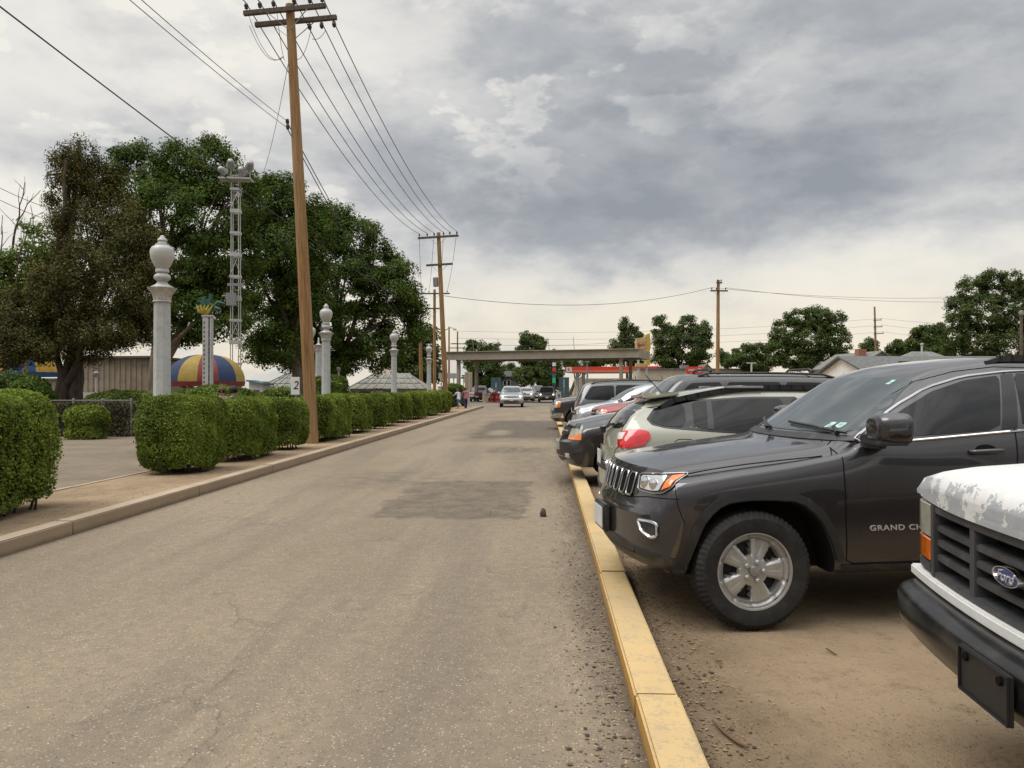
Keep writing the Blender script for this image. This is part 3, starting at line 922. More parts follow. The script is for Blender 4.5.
        c.trim('window_trim', T, D, .0095, M['chrome'], False, .004, .04, round_=1, k=.15)
        # seams: bonnet side, fender, doors
        mb = MB()
        c.trim('', [(1.535, y, 1.20), (1.53, y, 1.0), (1.54, y, .7), (1.56, y, .43), (1.60, y, .405), (2.55, y, .41), (2.62, y, .5), (2.70, y, .9), (2.74, y, 1.26), (2.85, y, 1.66)], D, .0045, None, mb=mb, off=0, n=5)
        c.trim('', [(2.66, y, .41), (3.4, y, .43), (3.58, y, .75), (3.72, y, .95), (3.66, y, 1.33), (3.62, y, 1.62)], D, .0045, None, mb=mb, off=0, n=5)
        c.trim('', [(1.535, y, 1.17), (1.63, y, 1.235), (1.97, y, 1.465), (2.21, y, 1.592), (2.50, y, 1.66), (2.8, y, 1.69), (3.6, y, 1.66)], D, .0035, None, mb=mb, off=0, n=5)
        mb.build('door_seam', M['seam'], c.root, smooth=True)
        mb = MB()
        c.trim('', [(.36, sd * .80, 1.03), (.46, sd * .80, 1.05), (.66, sd * .805, 1.07), (.95, sd * .815, 1.11), (1.30, sd * .835, 1.15), (1.46, sd * .845, 1.17)], (0, -sd * .5, -.86), .004, None, mb=mb, off=0, n=5)
        c.trim('', [(.37, sd * .88, .985), (.42, sd * .90, .93), (.44, sd * .92, .80), (.475, sd * .935, .70)], (.5, -sd * .86, 0), .0035, None, mb=mb, off=0, n=5)
        c.trim('', [(.10, sd * .05, .805), (.12, sd * .52, .80), (.22, sd * .76, .835), (.36, sd * .88, .845), (.45, sd * .91, .85)], (.7, -sd * .71, 0), .0035, None, mb=mb, off=0, n=5)
        mb.build('bonnet_seam', M['seam'], c.root, smooth=True)
        # sill and lower black cladding
        c.panel('sill_cover', [(1.53, y, .335), (1.53, y, .395), (3.28, y, .40), (3.28, y, .335)], D, M['black_plastic'], .008, .06)
        # bumper side lower
        Dd = (.62, -sd * .78, 0)
        c.panel('bumper_cover', shift([(.10, sd * .60, .385), (.10, sd * .60, .50), (.22, sd * .86, .47), (.42, sd * .93, .455), (.45, sd * .93, .31), (.34, sd * .90, .315)]), Dd, M['black_plastic'], .007, .05)
        # fog lamp
        P = [(.11, sd * .73, .615), (.08, sd * .70, .685), (.15, sd * .78, .690), (.22, sd * .83, .68), (.22, sd * .83, .60), (.18, sd * .80, .585)]; P = shift(P)
        f = c.panel('fog_light', P, Dd, M['black_plastic'], .004, .03, round_=1)
        c.trim('fog_bezel', P, Dd, .011, M['chrome'], True, .008, .03, round_=2, parent=f, k=.16)
        # head lamp
        P = [(.165, sd * .53, .865), (.15, sd * .53, .97), (.22, sd * .74, .993), (.37, sd * .865, .998), (.375, sd * .87, .983), (.335, sd * .86, .915), (.27, sd * .82, .875), (.21, sd * .74, .862)]; P = shift(P)
        Dh = (.70, -sd * .71, 0)
        h = c.panel('headlight', P, Dh, M['black_plastic'], .006, .03, round_=1, k=.12)
        Pl = [(.17, sd * .56, .880), (.16, sd * .56, .960), (.22, sd * .74, .978), (.285, sd * .815, .982), (.25, sd * .785, .888), (.20, sd * .73, .878)]; Pl = shift(Pl)
        c.panel('lens', Pl, Dh, M['lens'], .011, .03, h, round_=1, k=.12)
        c.panel('indicator', shift([(.30, sd * .825, .98), (.355, sd * .86, .988), (.36, sd * .862, .981), (.32, sd * .85, .918), (.265, sd * .80, .892)]), Dh, M['amber'], .012, .03, h)
        c.trim('lamp_bezel', P, Dh, .0055, M['satin'], True, .008, .03, round_=1, parent=h, k=.12)
        for (px, py, rr) in ((.18, .63, .034), (.22, .735, .030)):
            q, n = c.hit((sq(px), sd * py, .925), *Car.frame(Dh), .0)
            mb = MB(); 
            nn = Vector((-.8, sd * .6, 0)).normalized()
            qm = nn.to_track_quat('Z', 'Y').to_matrix()
            l = MB().lathe([(rr * 1.25, .006), (rr * 1.25, .022), (rr, .024), (rr * .7, .030), (0, .034)], 18)
            mb.add([qm @ Vector(v) + q for v in l.v], l.f)
            mb.build('projector', M['chrome'], h, smooth=True)
        # door handles, mirror
        for hx, hz in ((2.51, 1.125), (3.50, 1.165)):
            q = c.hit((hx, y, hz), *Car.frame(D), .0)[0]
            hd = MB().tube([q + Vector((-.115, sd * .004, 0)), q + Vector((-.10, sd * .03, .0)), q + Vector((0, sd * .036, .004)), q + Vector((.09, sd * .032, .006)), q + Vector((.11, sd * .004, .006))], [.012, .016, .017, .017, .012], 10).build('door_handle', pm, c.root, smooth=True)
            cup = [(hx + .075 * math.cos(a), y, hz + .012 + .034 * math.sin(a)) for a in np.linspace(0, 2 * PI, 14)[:-1]]
            c.panel('handle_recess', cup, D, M['seam'], .0015, .03, hd, skirt=.002)
        mx, my, mz = (1.74 if sd < 0 else 2.05), sd * 1.085, 1.29
        mb = MB()
        prof = []
        ring = []
        Vv = []; Ff = []
        S = [(-.085, .55, .62), (-.07, .8, .85), (-.02, .96, .97), (.07, 1.0, 1.0), (.105, .985, .985), (.112, .93, .93)]
        n = 24
        for dx, sy, sz in S:
            for j in range(n):
                a = 2 * PI * j / n
                ca, sa = math.cos(a), math.sin(a)
                yy = math.copysign(abs(ca) ** .62, ca) * .135 * sy; zz = math.copysign(abs(sa) ** .62, sa) * .10 * sz
                Vv.append((mx + dx + (yy * sd) * -.12 * 0, my + yy * 1.0, mz + zz + .004))
        for i in range(len(S) - 1):
            for j in range(n): Ff.append((i * n + j, i * n + (j + 1) % n, (i + 1) * n + (j + 1) % n, (i + 1) * n + j))
        Ff.append(tuple(range(n))); Ff.append(tuple((len(S) - 1) * n + j for j in range(n)))
        mb.add(Vv, Ff)
        mir = mb.build('mirror', pm, c.root, smooth=True, sharp=50)
        mb = MB().box((mx + .0, my - sd * .01, mz - .083), (.19, .24, .03)).bar((mx - .05, sd * .90, mz - .085), (mx - .01, my, mz - .08), .05, .09)
        mb.prism([(1.75, 1.206), (1.93, 1.22), (1.93, 1.33)], sd * .895, sd * .915, 0, 'Y')
        mb.build('mirror_base', M['black_plastic'], mir, bevel=.008)
    # front: grille slots, bars, plate
    Dx = (1, 0, 0)
    c.panel('grille_surround', [(0, -.53, .80), (0, .53, .80), (0, .53, .985), (0, -.53, .985)], Dx, pm, .004, .05, round_=1)
    for k in range(7):
        y = (k - 3) * .138
        P = [(0, y - .046, .815), (0, y + .046, .815), (0, y + .050, .965), (0, y - .050, .965)]
        g = c.panel('grille_slot', P, Dx, M['seam'], .008, .03, round_=1, k=.12)
        c.trim('slot_frame', P, Dx, .0075, M['satin'], True, .012, .03, round_=1, parent=g, k=.12)
    c.panel('air_intake', [(0, -.55, .43), (0, .55, .43), (0, .62, .52), (0, -.62, .52)], Dx, M['black_plastic'], .006, .05, round_=1)
    c.panel('bumper_cover', [(0, -.66, .37), (0, .66, .37), (0, .74, .44), (0, -.74, .44)], Dx, M['black_plastic'], .008, .05)
    q = MB().box((.125, 0, .61), (.05, .36, .20)).build('plate_bracket', M['black_plastic'], c.root, bevel=.012)
    MB().box((.096, 0, .612), (.006, .305, .152)).build('licence_plate', M['plate'], q, bevel=.002)
    text_obj('plate_text', 'QRZ 418', M['plate_green'], Matrix.Translation((-.064, 0, .632)) @ Matrix.Rotation(-PI / 2, 4, 'Z') @ Matrix.Rotation(PI / 2, 4, 'X'), q, size=.07) if False else None
    # bonnet badge, washer nozzles
    p = c.hit((.27, 0, 1.2), Vector((0, 0, -1)), Vector((1, 0, 0)), Vector((0, 1, 0)), .002)[0]
    # windscreen, wipers, stickers
    ws = c.panel('windscreen', [(0, -.80, 1.245), (0, .80, 1.245), (0, .62, 1.625), (0, -.62, 1.625)], Dx, M['screen'], .004, .05, round_=2, k=.08)
    c.panel('cowl_cover', [(0, -.80, 1.195), (0, .80, 1.195), (0, .80, 1.23), (0, -.80, 1.23)], Dx, M['black_plastic'], .006, .04)
    for (y0, z0, y1, z1) in ((-.74, 1.255, -.10, 1.27), (.05, 1.255, .66, 1.27)):
        mb = MB(); c.trim('', [(0, y0, z0 - .02), (0, (y0 + y1) / 2, z0 + .01), (0, y1, z1 + .012)], Dx, .011, None, mb=mb, off=.022)
        p = c.hit((0, y0 + .03, z0 - .03), *Car.frame(Dx), .03)[0]
        mb.tube([p, p + Vector((.03, .10, .035))], .014, 8)
        mb.build('wiper', M['black_plastic'], c.root, smooth=True)
    for (y, z, a, b) in ((-.62, 1.29, .06, .035), (-.54, 1.29, .05, .035), (-.50, 1.585, .04, .03)):
        c.panel('sticker', [(0, y - a / 2, z - b / 2), (0, y + a / 2, z - b / 2), (0, y + a / 2, z + b / 2), (0, y - a / 2, z + b / 2)], Dx, M['sticker'], .007, .03, ws, skirt=.001)
    for sd in (-1, 1):                                   # roof rails
        mb = MB(); P = []
        for k in range(17):
            x = 2.78 + 1.4 * k / 16
            h = c.hit((x, sd * .60, 2), Vector((0, 0, -1)), Vector((1, 0, 0)), Vector((0, 1, 0)), 0)[0]
            P.append(h + Vector((0, 0, .0 if k in (0, 16) else .022)))
        for k in range(len(P) - 1): mb.bar(P[k] - (P[k + 1] - P[k]) * .1, P[k + 1] + (P[k + 1] - P[k]) * .1, .035, .045 if 0 < k < 15 else .03)
        rl = mb.build('roof_rail', M['black_plastic'], c.root)
        b = MB().tube([p + Vector((0, 0, .024)) for p in P[4:13]], .013, 8).build('rail_trim', M['alloy'], rl, smooth=True)
    # rear
    c.panel('rear_window', [(5, -.66, 1.27), (5, .66, 1.27), (5, .54, 1.55), (5, -.54, 1.55)], (-1, 0, 0), M['glass'], .005, .06, round_=1)
    for sd in (-1, 1):
        c.panel('tail_light', [(4.7, sd * .70, .98), (4.7, sd * .70, 1.12), (4.5, sd * .92, 1.14), (4.5, sd * .93, 1.0)], (-.85, -sd * .5, 0), M['red_lens'], .008, .05, round_=1)
    # door lettering on both front doors
    for sd in (-1, 1):
        me = text_mesh('GRAND CHEROKEE', size=.049, extrude=.002, spacing=1.12, offset=.0008, sx=1.30)
        xs = [v.co.x for v in me.vertices]; cx = min(xs)
        q = c.hit((1.9, sd * w, .64), *Car.frame((0, -sd, 0)), .004)[0]
        if sd < 0:
            T = Matrix.Translation((1.70 - cx, q.y, .64)) @ Matrix.Rotation(PI / 2, 4, 'X')
        else:
            T = Matrix.Translation((1.70 - cx, q.y, .64)) @ Matrix.Rotation(PI, 4, 'Z') @ Matrix.Rotation(PI / 2, 4, 'X')
        me.transform(T); me.materials.clear(); me.materials.append(M['silver_letter'])
        link('lettering', me, c.root)
    return c

# ------------------------------------------------------------------ the old white pickup
def make_truck():
    w = 1.0
    N = NT('peeling_white_paint')
    x, y, z = N.xyz()
    n = N.noise(5.5, 7, .68); n2 = N.noise(18, 5, .7)
    xe = N.math('SUBTRACT', x, N.math('MULTIPLY', N.math('MULTIPLY', y, y), .10))
    edge = N.math('ADD', N.math('MULTIPLY', N.math('SUBTRACT', .082, xe), 7.0), N.math('MULTIPLY', N.math('SUBTRACT', n, .5), 2.6))
    edge = N.math('ADD', edge, N.math('MULTIPLY', N.math('SUBTRACT', n2, .5), .35))
    pe = N.math('MULTIPLY', N.ramp(edge, .16, .18), N.ramp(z, .98, 1.0))
    spots = N.ramp(N.noise(7, 6, .75, N.scale((.5, 1, 1))), .80, .815)
    pe = N.math('MAXIMUM', pe, N.math('MULTIPLY', spots, N.ramp(x, .55, 1.0, 1, 0)))
    col = N.mix(N.ramp(n2, .3, .7), (.60, .60, .585), (.66, .66, .65))
    col = N.mix(pe, col, N.mix(n2, (.27, .29, .32), (.40, .41, .42)))
    N.p(color=col, rough=N.math('MULTIPLY_ADD', pe, .25, .38), spec=.45)
    N.bump(N.math('MULTIPLY', pe, -1.0), .5, .004)
    pm = N.m
    K = [
     # x    bow  zb   wb   zm   wm   zs   ws   zt   wt   e    ct
     (.04, .10, 1.045,.90, 1.062,.955,1.078,.960,1.095,.94, .015,.025),
     (.06, .10, 1.040,.93, 1.062,.972,1.088,.972,1.135,.94, .03, .035),
     (.12, .10, 1.03, .94, 1.060,.978,1.100,.975,1.160,.92, .04, .05),
     (.20, .10, 1.01, .94, 1.050,.98, 1.105,.975,1.175, .91, .045, .055),
     (.22, .10, .60, .93, .80, .98, 1.105,.975,1.178, .91, .045, .058),
     (.34, .10, .52, .93, .80, .985,1.11,.98,1.19, .90, .05, .06),
     (.70, .09, .48, .93, .78, .995,1.14,.985,1.22, .88, .05, .06),
     (1.20,.07, .46, .93, .76, 1.0, 1.16,.985,1.245, .88, .05, .05),
     (1.45,.06, .45, .93, .76, 1.0, 1.19,.98,1.265, .88, .05, .04),
     (1.50,.06, .45, .93, .76, 1.0, 1.21,.975,1.29, .87, .05, .03),
     (1.95,.03, .45, .93, .76, 1.0, 1.21,.975,1.66, .74, .06, .03),
     (2.05,.02, .45, .93, .76, 1.0, 1.21,.975,1.74, .71, .06, .03),
     (2.25,.0, .45, .93, .76, 1.0, 1.21,.975,1.79, .70, .07, .03),
     (2.95,.0, .45, .93, .76, 1.0, 1.20,.975,1.78, .70, .07, .03),
     (3.05,.0, .45, .93, .76, 1.0, 1.18,.975,1.72, .71, .07, .02),
     (3.12,.0, .46, .93, .76, 1.0, 1.16,.98,1.26, .90, .05, .0),
     (3.16,.0, .46, .93, .76, 1.0, 1.15,.98,1.22, .94, .03, .0),
     (5.40,.0, .48, .93, .76, 1.0, 1.15,.98,1.21, .95, .03, .0),
     (5.46,.0, .50, .90, .76, .97, 1.13,.95,1.18, .92, .03, .0)]
    r = .37
    c = Car('pickup_truck', 'old white pickup truck with peeling bonnet edge and grey grille at the frame edge', K, 2 * w, pm, TRUCK_LOC, TRUCK_RZ, 'pickup truck', ROW,
            [circle_arch(1.02, r + .02, .45), circle_arch(4.38, r + .02, .45)], dx=.06, ns=8)
    add_wheels(c, 'truck', (1.02, 4.38), .385, .235, .205, 'six', False, 8)
    for o in children(c.root):
        if o.name.startswith('wheel'): o.location.z -= .03
    # grille: frame, rails, uprights, set in a dark opening, slightly bowed
    zt, zb = 1.043, .735
    bx = lambda y: .055 + .08 * y * y
    gp = MB()
    def rail(y0, y1, z0, z1, d0, d1, mb, n=8):
        for k in range(n):
            a, b = y0 + (y1 - y0) * k / n, y0 + (y1 - y0) * (k + 1) / n
            P = [(bx(a) + d0, a, z0), (bx(b) + d0, b, z0), (bx(b) + d0, b, z1), (bx(a) + d0, a, z1), (bx(a) + d1, a, z0), (bx(b) + d1, b, z0), (bx(b) + d1, b, z1), (bx(a) + d1, a, z1)]
            mb.add(P, [(0, 3, 2, 1), (4, 5, 6, 7), (0, 1, 5, 4), (3, 7, 6, 2)] + ([(0, 4, 7, 3)] if k == 0 else []) + ([(1, 2, 6, 5)] if k == n - 1 else []))
    for (z0, z1) in ((zt - .035, zt), (zb, zb + .026)): rail(-.70, .70, z0, z1, .0, .09, gp, 14)
    hh = (zt - .035 - zb - .026) / 4
    for k in (1, 2, 3):
        zz = zb + .026 + hh * k
        rail(-.70, .70, zz - .014, zz + .014, .010, .09, gp, 14)
    for yy in (-.70, .70): rail(yy - .022, yy + .022, zb, zt, -.004, .09, gp, 1)
    for yy in (-.30, .30): rail(yy - .024, yy + .024, zb + .01, zt - .01, .004, .09, gp, 1)
    GM = mat('grille_grey', (.045, .046, .049), .55, var=.2, vs=5, dirt=((.14, .12, .1), .35))
    g = gp.build('grille', GM, c.root, bevel=.004)
    bk = MB(); rail(-.70, .70, zb, zt, .088, .12, bk, 14); bk.build('grille_back', M['seam'], g)
    # slanted louvre floors inside the openings
    lv = MB()
    for k in range(4):
        zz = zb + .026 + hh * k + .006
        for (a, b) in ((-.68, -.33), (-.27, .27), (.33, .68)):
            for q in range(4):
                ya, yb = a + (b - a) * q / 4, a + (b - a) * (q + 1) / 4
                lv.add([(bx(ya) + .02, ya, zz), (bx(yb) + .02, yb, zz), (bx(yb) + .085, yb, zz + .012), (bx(ya) + .085, ya, zz + .012)], [(0, 1, 2, 3)])
    # oval badge
    q = MB().lathe([(.0, .018), (.06, .0165), (.084, .012), (.09, 0)], 36, axis='X'); 
    bl = mat('badge_blue', (.012, .035, .17), .2, .2, 1.0, var=.1)
    bz = zb + .026 + hh * 2.3
    e = MB().lathe([(.0, .020), (.072, .0175), (.077, .014)], 40, axis='X'); rim = MB().lathe([(.077, .012), (.080, .019), (.086, .019), (.09, .0)], 40, axis='X')
    place = lambda mb: MB().add([(bx(0) - .004 - v[0], v[1] * .98, bz + v[2] * .37) for v in mb.v], mb.f)
    rm = place(rim).build('badge_rim', M['chrome'], g, smooth=True)
    place(e).build('badge', bl, rm, smooth=True) if False else place(e).build('badge', bl, g, smooth=True)
    text_obj('badge_script', 'Ford', M['silver_letter'], Matrix.Translation((bx(0) - .0235, .0, bz)) @ Matrix.Rotation(-PI / 2, 4, 'Z') @ Matrix.Rotation(PI / 2, 4, 'X'), g, size=.052, shear=.35, extrude=.002, sx=1.05)
    # head lamps and stacked indicators at the corners
    for sd in (-1, 1):
        P = [(.1, sd * .735, .90), (.1, sd * .735, 1.035), (.14, sd * .93, 1.04), (.19, sd * .965, 1.03), (.19, sd * .965, .90)]
        def corner(name, z0, z1, m, par):
            mb = MB(); pts = [(bx(.74) + .0, .735), (bx(.86) + .0, .86), (bx(.93) + .012, .935), (bx(.96) + .04, .965), (bx(.97) + .10, .975)]
            V = []; n = len(pts)
            for z in (z0, z1):
                for (px, py) in pts: V.append((px - .002, sd * py, z))
                V.append((.26, sd * .93, z)); V.append((.26, sd * .735, z))
            k = n + 2
            F = [(i, (i + 1) % k, k + (i + 1) % k, k + i) for i in range(k)] + [tuple(range(k)), tuple(range(k, 2 * k))]
            return mb.add(V, F).build(name, m, par, bevel=.005)
        h = corner('headlight', .895, 1.038, M['lens_old'], c.root)
        corner('indicator', .792, .888, M['amber'], c.root)
        corner('lamp_frame', .745, .785, GM, c.root)
    # white valance strip below the grille
    vs = MB(); rail(-.97, .97, .690, .734, -.022, .14, vs, 20); vs.build('valance', pm, c.root, bevel=.006)
    # black steel bumper, rounded ends
    V = []; n = 41
    prof = [(.10, .50), (-.02, .485), (-.055, .51), (-.07, .56), (-.07, .64), (-.055, .665), (-.035, .675), (.00, .685), (.12, .69)]
    for k in range(n):
        t = -1 + 2 * k / (n - 1); y = 1.0 * t
        push = .10 * t * t + .22 * max(0, abs(t) - .86) ** 1.5 / .14 ** 1.5 * .8
        sh = 1 - .12 * max(0, abs(t) - .9) / .1
        for (px, pz) in prof: V.append((px + .0 + push, y * (1 if abs(t) < .999 else .995), .585 + (pz - .585) * sh))
    m_ = len(prof); F = [(k * m_ + i, k * m_ + i + 1, (k + 1) * m_ + i + 1, (k + 1) * m_ + i) for k in range(n - 1) for i in range(m_ - 1)]
    F += [(k * m_, (k + 1) * m_, (k + 1) * m_ + m_ - 1, k * m_ + m_ - 1) for k in range(n - 1)]
    F += [tuple(range(m_)), tuple((n - 1) * m_ + i for i in range(m_))]
    BM = NT('bumper_black'); nz = BM.noise(7, 6, .7); sc = BM.ramp(BM.noise(13, 5, .8, BM.scale((1, 2.5, .6))), .69, .72)
    colb = BM.mix(BM.ramp(nz, .4, .75), (.006, .006, .0065), (.028, .026, .023)); colb = BM.mix(BM.math('MULTIPLY', sc, .7), colb, (.22, .21, .19))
    BM.p(color=colb, rough=.24, spec=.5); BM.bump(nz, .15, .01)
    b = MB().add(V, F).build('bumper', BM.m, c.root, smooth=True, sharp=45)
    pad = MB()
    # plate holder hanging from the bumper
    SH = -.11; ph = MB().prism([(-.16, .445), (.16, .445), (.16, .60), (-.16, .60)], -.090, -.076, 0, 'X')
    ph.prism([(-.16, .445), (.16, .445), (.16, .453), (-.16, .453)], -.098, -.0901, 0, 'X').prism([(-.16, .592), (.16, .592), (.16, .60), (-.16, .60)], -.098, -.0901, 0, 'X')
    ph.prism([(-.16, .4531), (-.152, .4531), (-.152, .5919), (-.16, .5919)], -.098, -.0901, 0, 'X').prism([(.152, .4531), (.16, .4531), (.16, .5919), (.152, .5919)], -.098, -.0901, 0, 'X')
    ph.v = [(a_, b_ + SH, c_ + .06) for a_, b_, c_ in ph.v]
    pb = ph.build('plate_holder', mat('holder_black', (.014, .014, .015), .5), b, bevel=.002)
    for yy in (-.11, .11):
        MB().lathe([(.014, 0), (.014, .01), (.008, .012)], 10, (0, 0, 0), axis='X').build('bolt', M['seam'], b).location = (-.100, yy + SH, .63)
    # glass and seams
    c.panel('windscreen', [(0, -.80, 1.30), (0, .80, 1.30), (0, .66, 1.68), (0, -.66, 1.68)], (1, 0, 0), M['screen'], .005, .07, round_=1, k=.1)
    for sd in (-1, 1):
        D = (0, -sd, 0); y = sd * w
        c.panel('side_window', [(1.72, y, 1.25), (2.08, y, 1.66), (2.88, y, 1.68), (2.90, y, 1.24)], D, M['glass'], .005, .07, round_=1, k=.08)
        mb = MB(); c.trim('', [(1.55, y, 1.2), (1.55, y, .50), (2.95, y, .50), (2.98, y, 1.24), (2.95, y, 1.7)], D, .005, None, mb=mb, off=0, n=5)
        mb.build('door_seam', M['seam'], c.root)
        q = c.hit((2.8, y, 1.09), *Car.frame(D), .012)[0]; MB().box(q, (.16, .03, .04)).build('door_handle', M['black_plastic'], c.root, bevel=.006)
        MB().box((1.88, sd * 1.14, 1.36), (.08, .2, .22)).bar((1.85, sd * .93, 1.28), (1.88, sd * 1.08, 1.33), .03).build('mirror', M['black_plastic'], c.root, bevel=.02)
        c.panel('tail_light', [(5.45, sd * .78, .80), (5.45, sd * .78, 1.1), (5.4, sd * .97, 1.1), (5.4, sd * .97, .80)], (-1, 0, 0), M['red_lens'], .006, .06)
    mb = MB().box((4.30, 0, 1.2), (2.2, 1.70, .03))
    mb.build('truck_bed', M['black_plastic'], c.root)
    rb = MB().prism([(-.95, .52), (.95, .52), (.95, .68), (-.95, .68)], 5.462, 5.60, 0, 'X').build('rear_bumper', M['chrome'], c.root, bevel=.02)
    return c
JEEP_LOC = at(586.5, 0, 5.83); JEEP_LOC.z = 0; JEEP_RZ = R(7.0)
TRUCK_LOC = at(994, 0, 2.60); TRUCK_LOC.z = .03; TRUCK_RZ = R(-3.5)
# ------------------------------------------------------------------ setting
def sheet(name, x0, x1, y0, y1, z, m, nx=1, ny=1):
    V = [(x0 + (x1 - x0) * i / nx, y0 + (y1 - y0) * j / ny, z) for j in range(ny + 1) for i in range(nx + 1)]
    F = [(j * (nx + 1) + i, j * (nx + 1) + i + 1, (j + 1) * (nx + 1) + i + 1, (j + 1) * (nx + 1) + i) for j in range(ny) for i in range(nx)]
    return tag(MB().add(V, F).build(name, m, fix=False), kind='structure')
sheet('ground', -700, 700, -60, 1400, -.02, M['ground'])
sheet('road', -5.12, .50, -14, 64, .0, M['road'])
sheet('street', -60, 70, 64.001, 150, -.004, M['street'])
sheet('parking_lot', .52, 62, -14, 64, .0, M['lot'])
sheet('park_ground', -60, -6.98, -14, 64, .02, M['path'])
def kerb(name, x0, x1, y0, y1, z, m, seg=2.4, gap=.003):
    mb = MB(); y = y0
    while y < y1:
        e = min(y + seg, y1); j = random.uniform(-.006, .006); h = random.uniform(-.004, .004)
        mb.box(((x0 + x1) / 2 + j, (y + e) / 2, z / 2 - .02 + h / 2), (x1 - x0, e - y - gap, z + .04 + h)); y = e
    return tag(mb.build(name, m, bevel=.012), kind='structure')
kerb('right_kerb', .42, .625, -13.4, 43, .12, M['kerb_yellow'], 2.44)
kerb('left_kerb', -5.27, -5.06, -13, 61.5, .15, M['kerb_tan'], 3.0)
kerb('inner_kerb', -7.02, -6.92, -13, 61, .125, M['kerb_tan'], 3.0)
sheet('planting_strip', -6.93, -5.26, -13, 61.5, .11, M['strip'])
make_jeep(); make_truck()
# ------------------------------------------------------------------ foliage
M['leaf_park'] = leafmat('leaf_park', (.022, .045, .008), (.088, .140, .022))
M['leaf_far'] = leafmat('leaf_far', (.026, .046, .011), (.090, .130, .030))
M['leaf_juniper'] = leafmat('leaf_juniper', (.036, .040, .011), (.105, .102, .030), trans=.1)
M['leaf_hedge'] = leafmat('leaf_hedge', (.050, .084, .014), (.215, .28, .045))
M['leaf_shrub'] = leafmat('leaf_shrub', (.048, .082, .018), (.160, .220, .045))
M['leaf_vine'] = leafmat('leaf_vine', (.05, .045, .03), (.12, .10, .06), trans=.1)
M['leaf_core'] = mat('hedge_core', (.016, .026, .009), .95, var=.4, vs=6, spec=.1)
M['bark'] = barkmat('bark', (.05, .038, .028), (.13, .10, .075))
M['bark_pale'] = barkmat('bark_pale', (.10, .075, .055), (.22, .17, .125))

def unit(a): return a / np.maximum(np.linalg.norm(a, axis=1, keepdims=True), 1e-9)

def leaf_quads(P, N_, size, aspect=1.7, jit=.4):
    n = len(P)
    r = RNG.normal(size=(n, 3))
    N_ = unit(N_ + RNG.normal(size=(n, 3)) * jit)
    t = unit(r - N_ * np.sum(r * N_, 1, keepdims=True)); b = np.cross(N_, t)
    s = (size * RNG.uniform(.5, 1.45, (n, 1)))
    fold = N_ * s * .18
    V = np.stack([P - t * s * .5, P + b * s * .5 / aspect + fold * .5, P + t * s * .5, P - b * s * .5 / aspect + fold * .5], 1)
    return V.reshape(-1, 3)

def crown_leaves(blobs, n, clump, size, up=.5, shell=.55, flat=.75):
    B = np.array([[b[0].x, b[0].y, b[0].z, b[1], b[2], b[3]] for b in blobs], float)
    wt = (B[:, 3] * B[:, 4] + B[:, 3] * B[:, 5] + B[:, 4] * B[:, 5]); wt /= wt.sum()
    area = sum(4.2 * (b[3] * b[4] + b[3] * b[5] + b[4] * b[5]) for b in B)
    nc = int(min(3400, max(24, area / (clump * clump) * .62)))
    bi = RNG.choice(len(B), nc, p=wt)
    d = unit(RNG.normal(size=(nc, 3))); rad = RNG.uniform(shell, 1.0, (nc, 1)) ** .7
    c = B[bi, :3] + d * rad * B[bi, 3:]
    keep = np.ones(nc, bool)
    for k in range(len(B)):
        q = np.linalg.norm((c - B[k, :3]) / B[k, 3:], axis=1)
        keep &= ~((q < .62) & (bi != k))
    c = c[keep]; bi = bi[keep]; d = d[keep]; nc = len(c)
    cs = clump * RNG.uniform(.55, 1.35, nc)
    p = cs ** 2; p /= p.sum()
    li = RNG.choice(nc, n, p=p)
    o = unit(RNG.normal(size=(n, 3))) * (RNG.uniform(0, 1, (n, 1)) ** .45)
    P = c[li] + o * cs[li, None] * np.array([1, 1, flat])
    Nn = o * 1.0 + d[li] * .5 + np.array([0, 0, up])
    return leaf_quads(P, unit(Nn), size), c

def limb(mb, a, b, r0, r1, wob=.12, n=7, seg=7):
    a, b = Vector(a), Vector(b); L = (b - a).length; P = []
    o1 = Vector((random.uniform(-1, 1), random.uniform(-1, 1), random.uniform(-.3, .8))) * L * wob
    for i in range(n + 1):
        t = i / n
        P.append(a.lerp(b, t) + o1 * math.sin(PI * t) + Vector((random.uniform(-1, 1), random.uniform(-1, 1), 0)) * L * .012 * (0 < i < n))
    mb.tube(P, [r0 + (r1 - r0) * (i / n) ** .8 for i in range(n + 1)], seg)
    return P

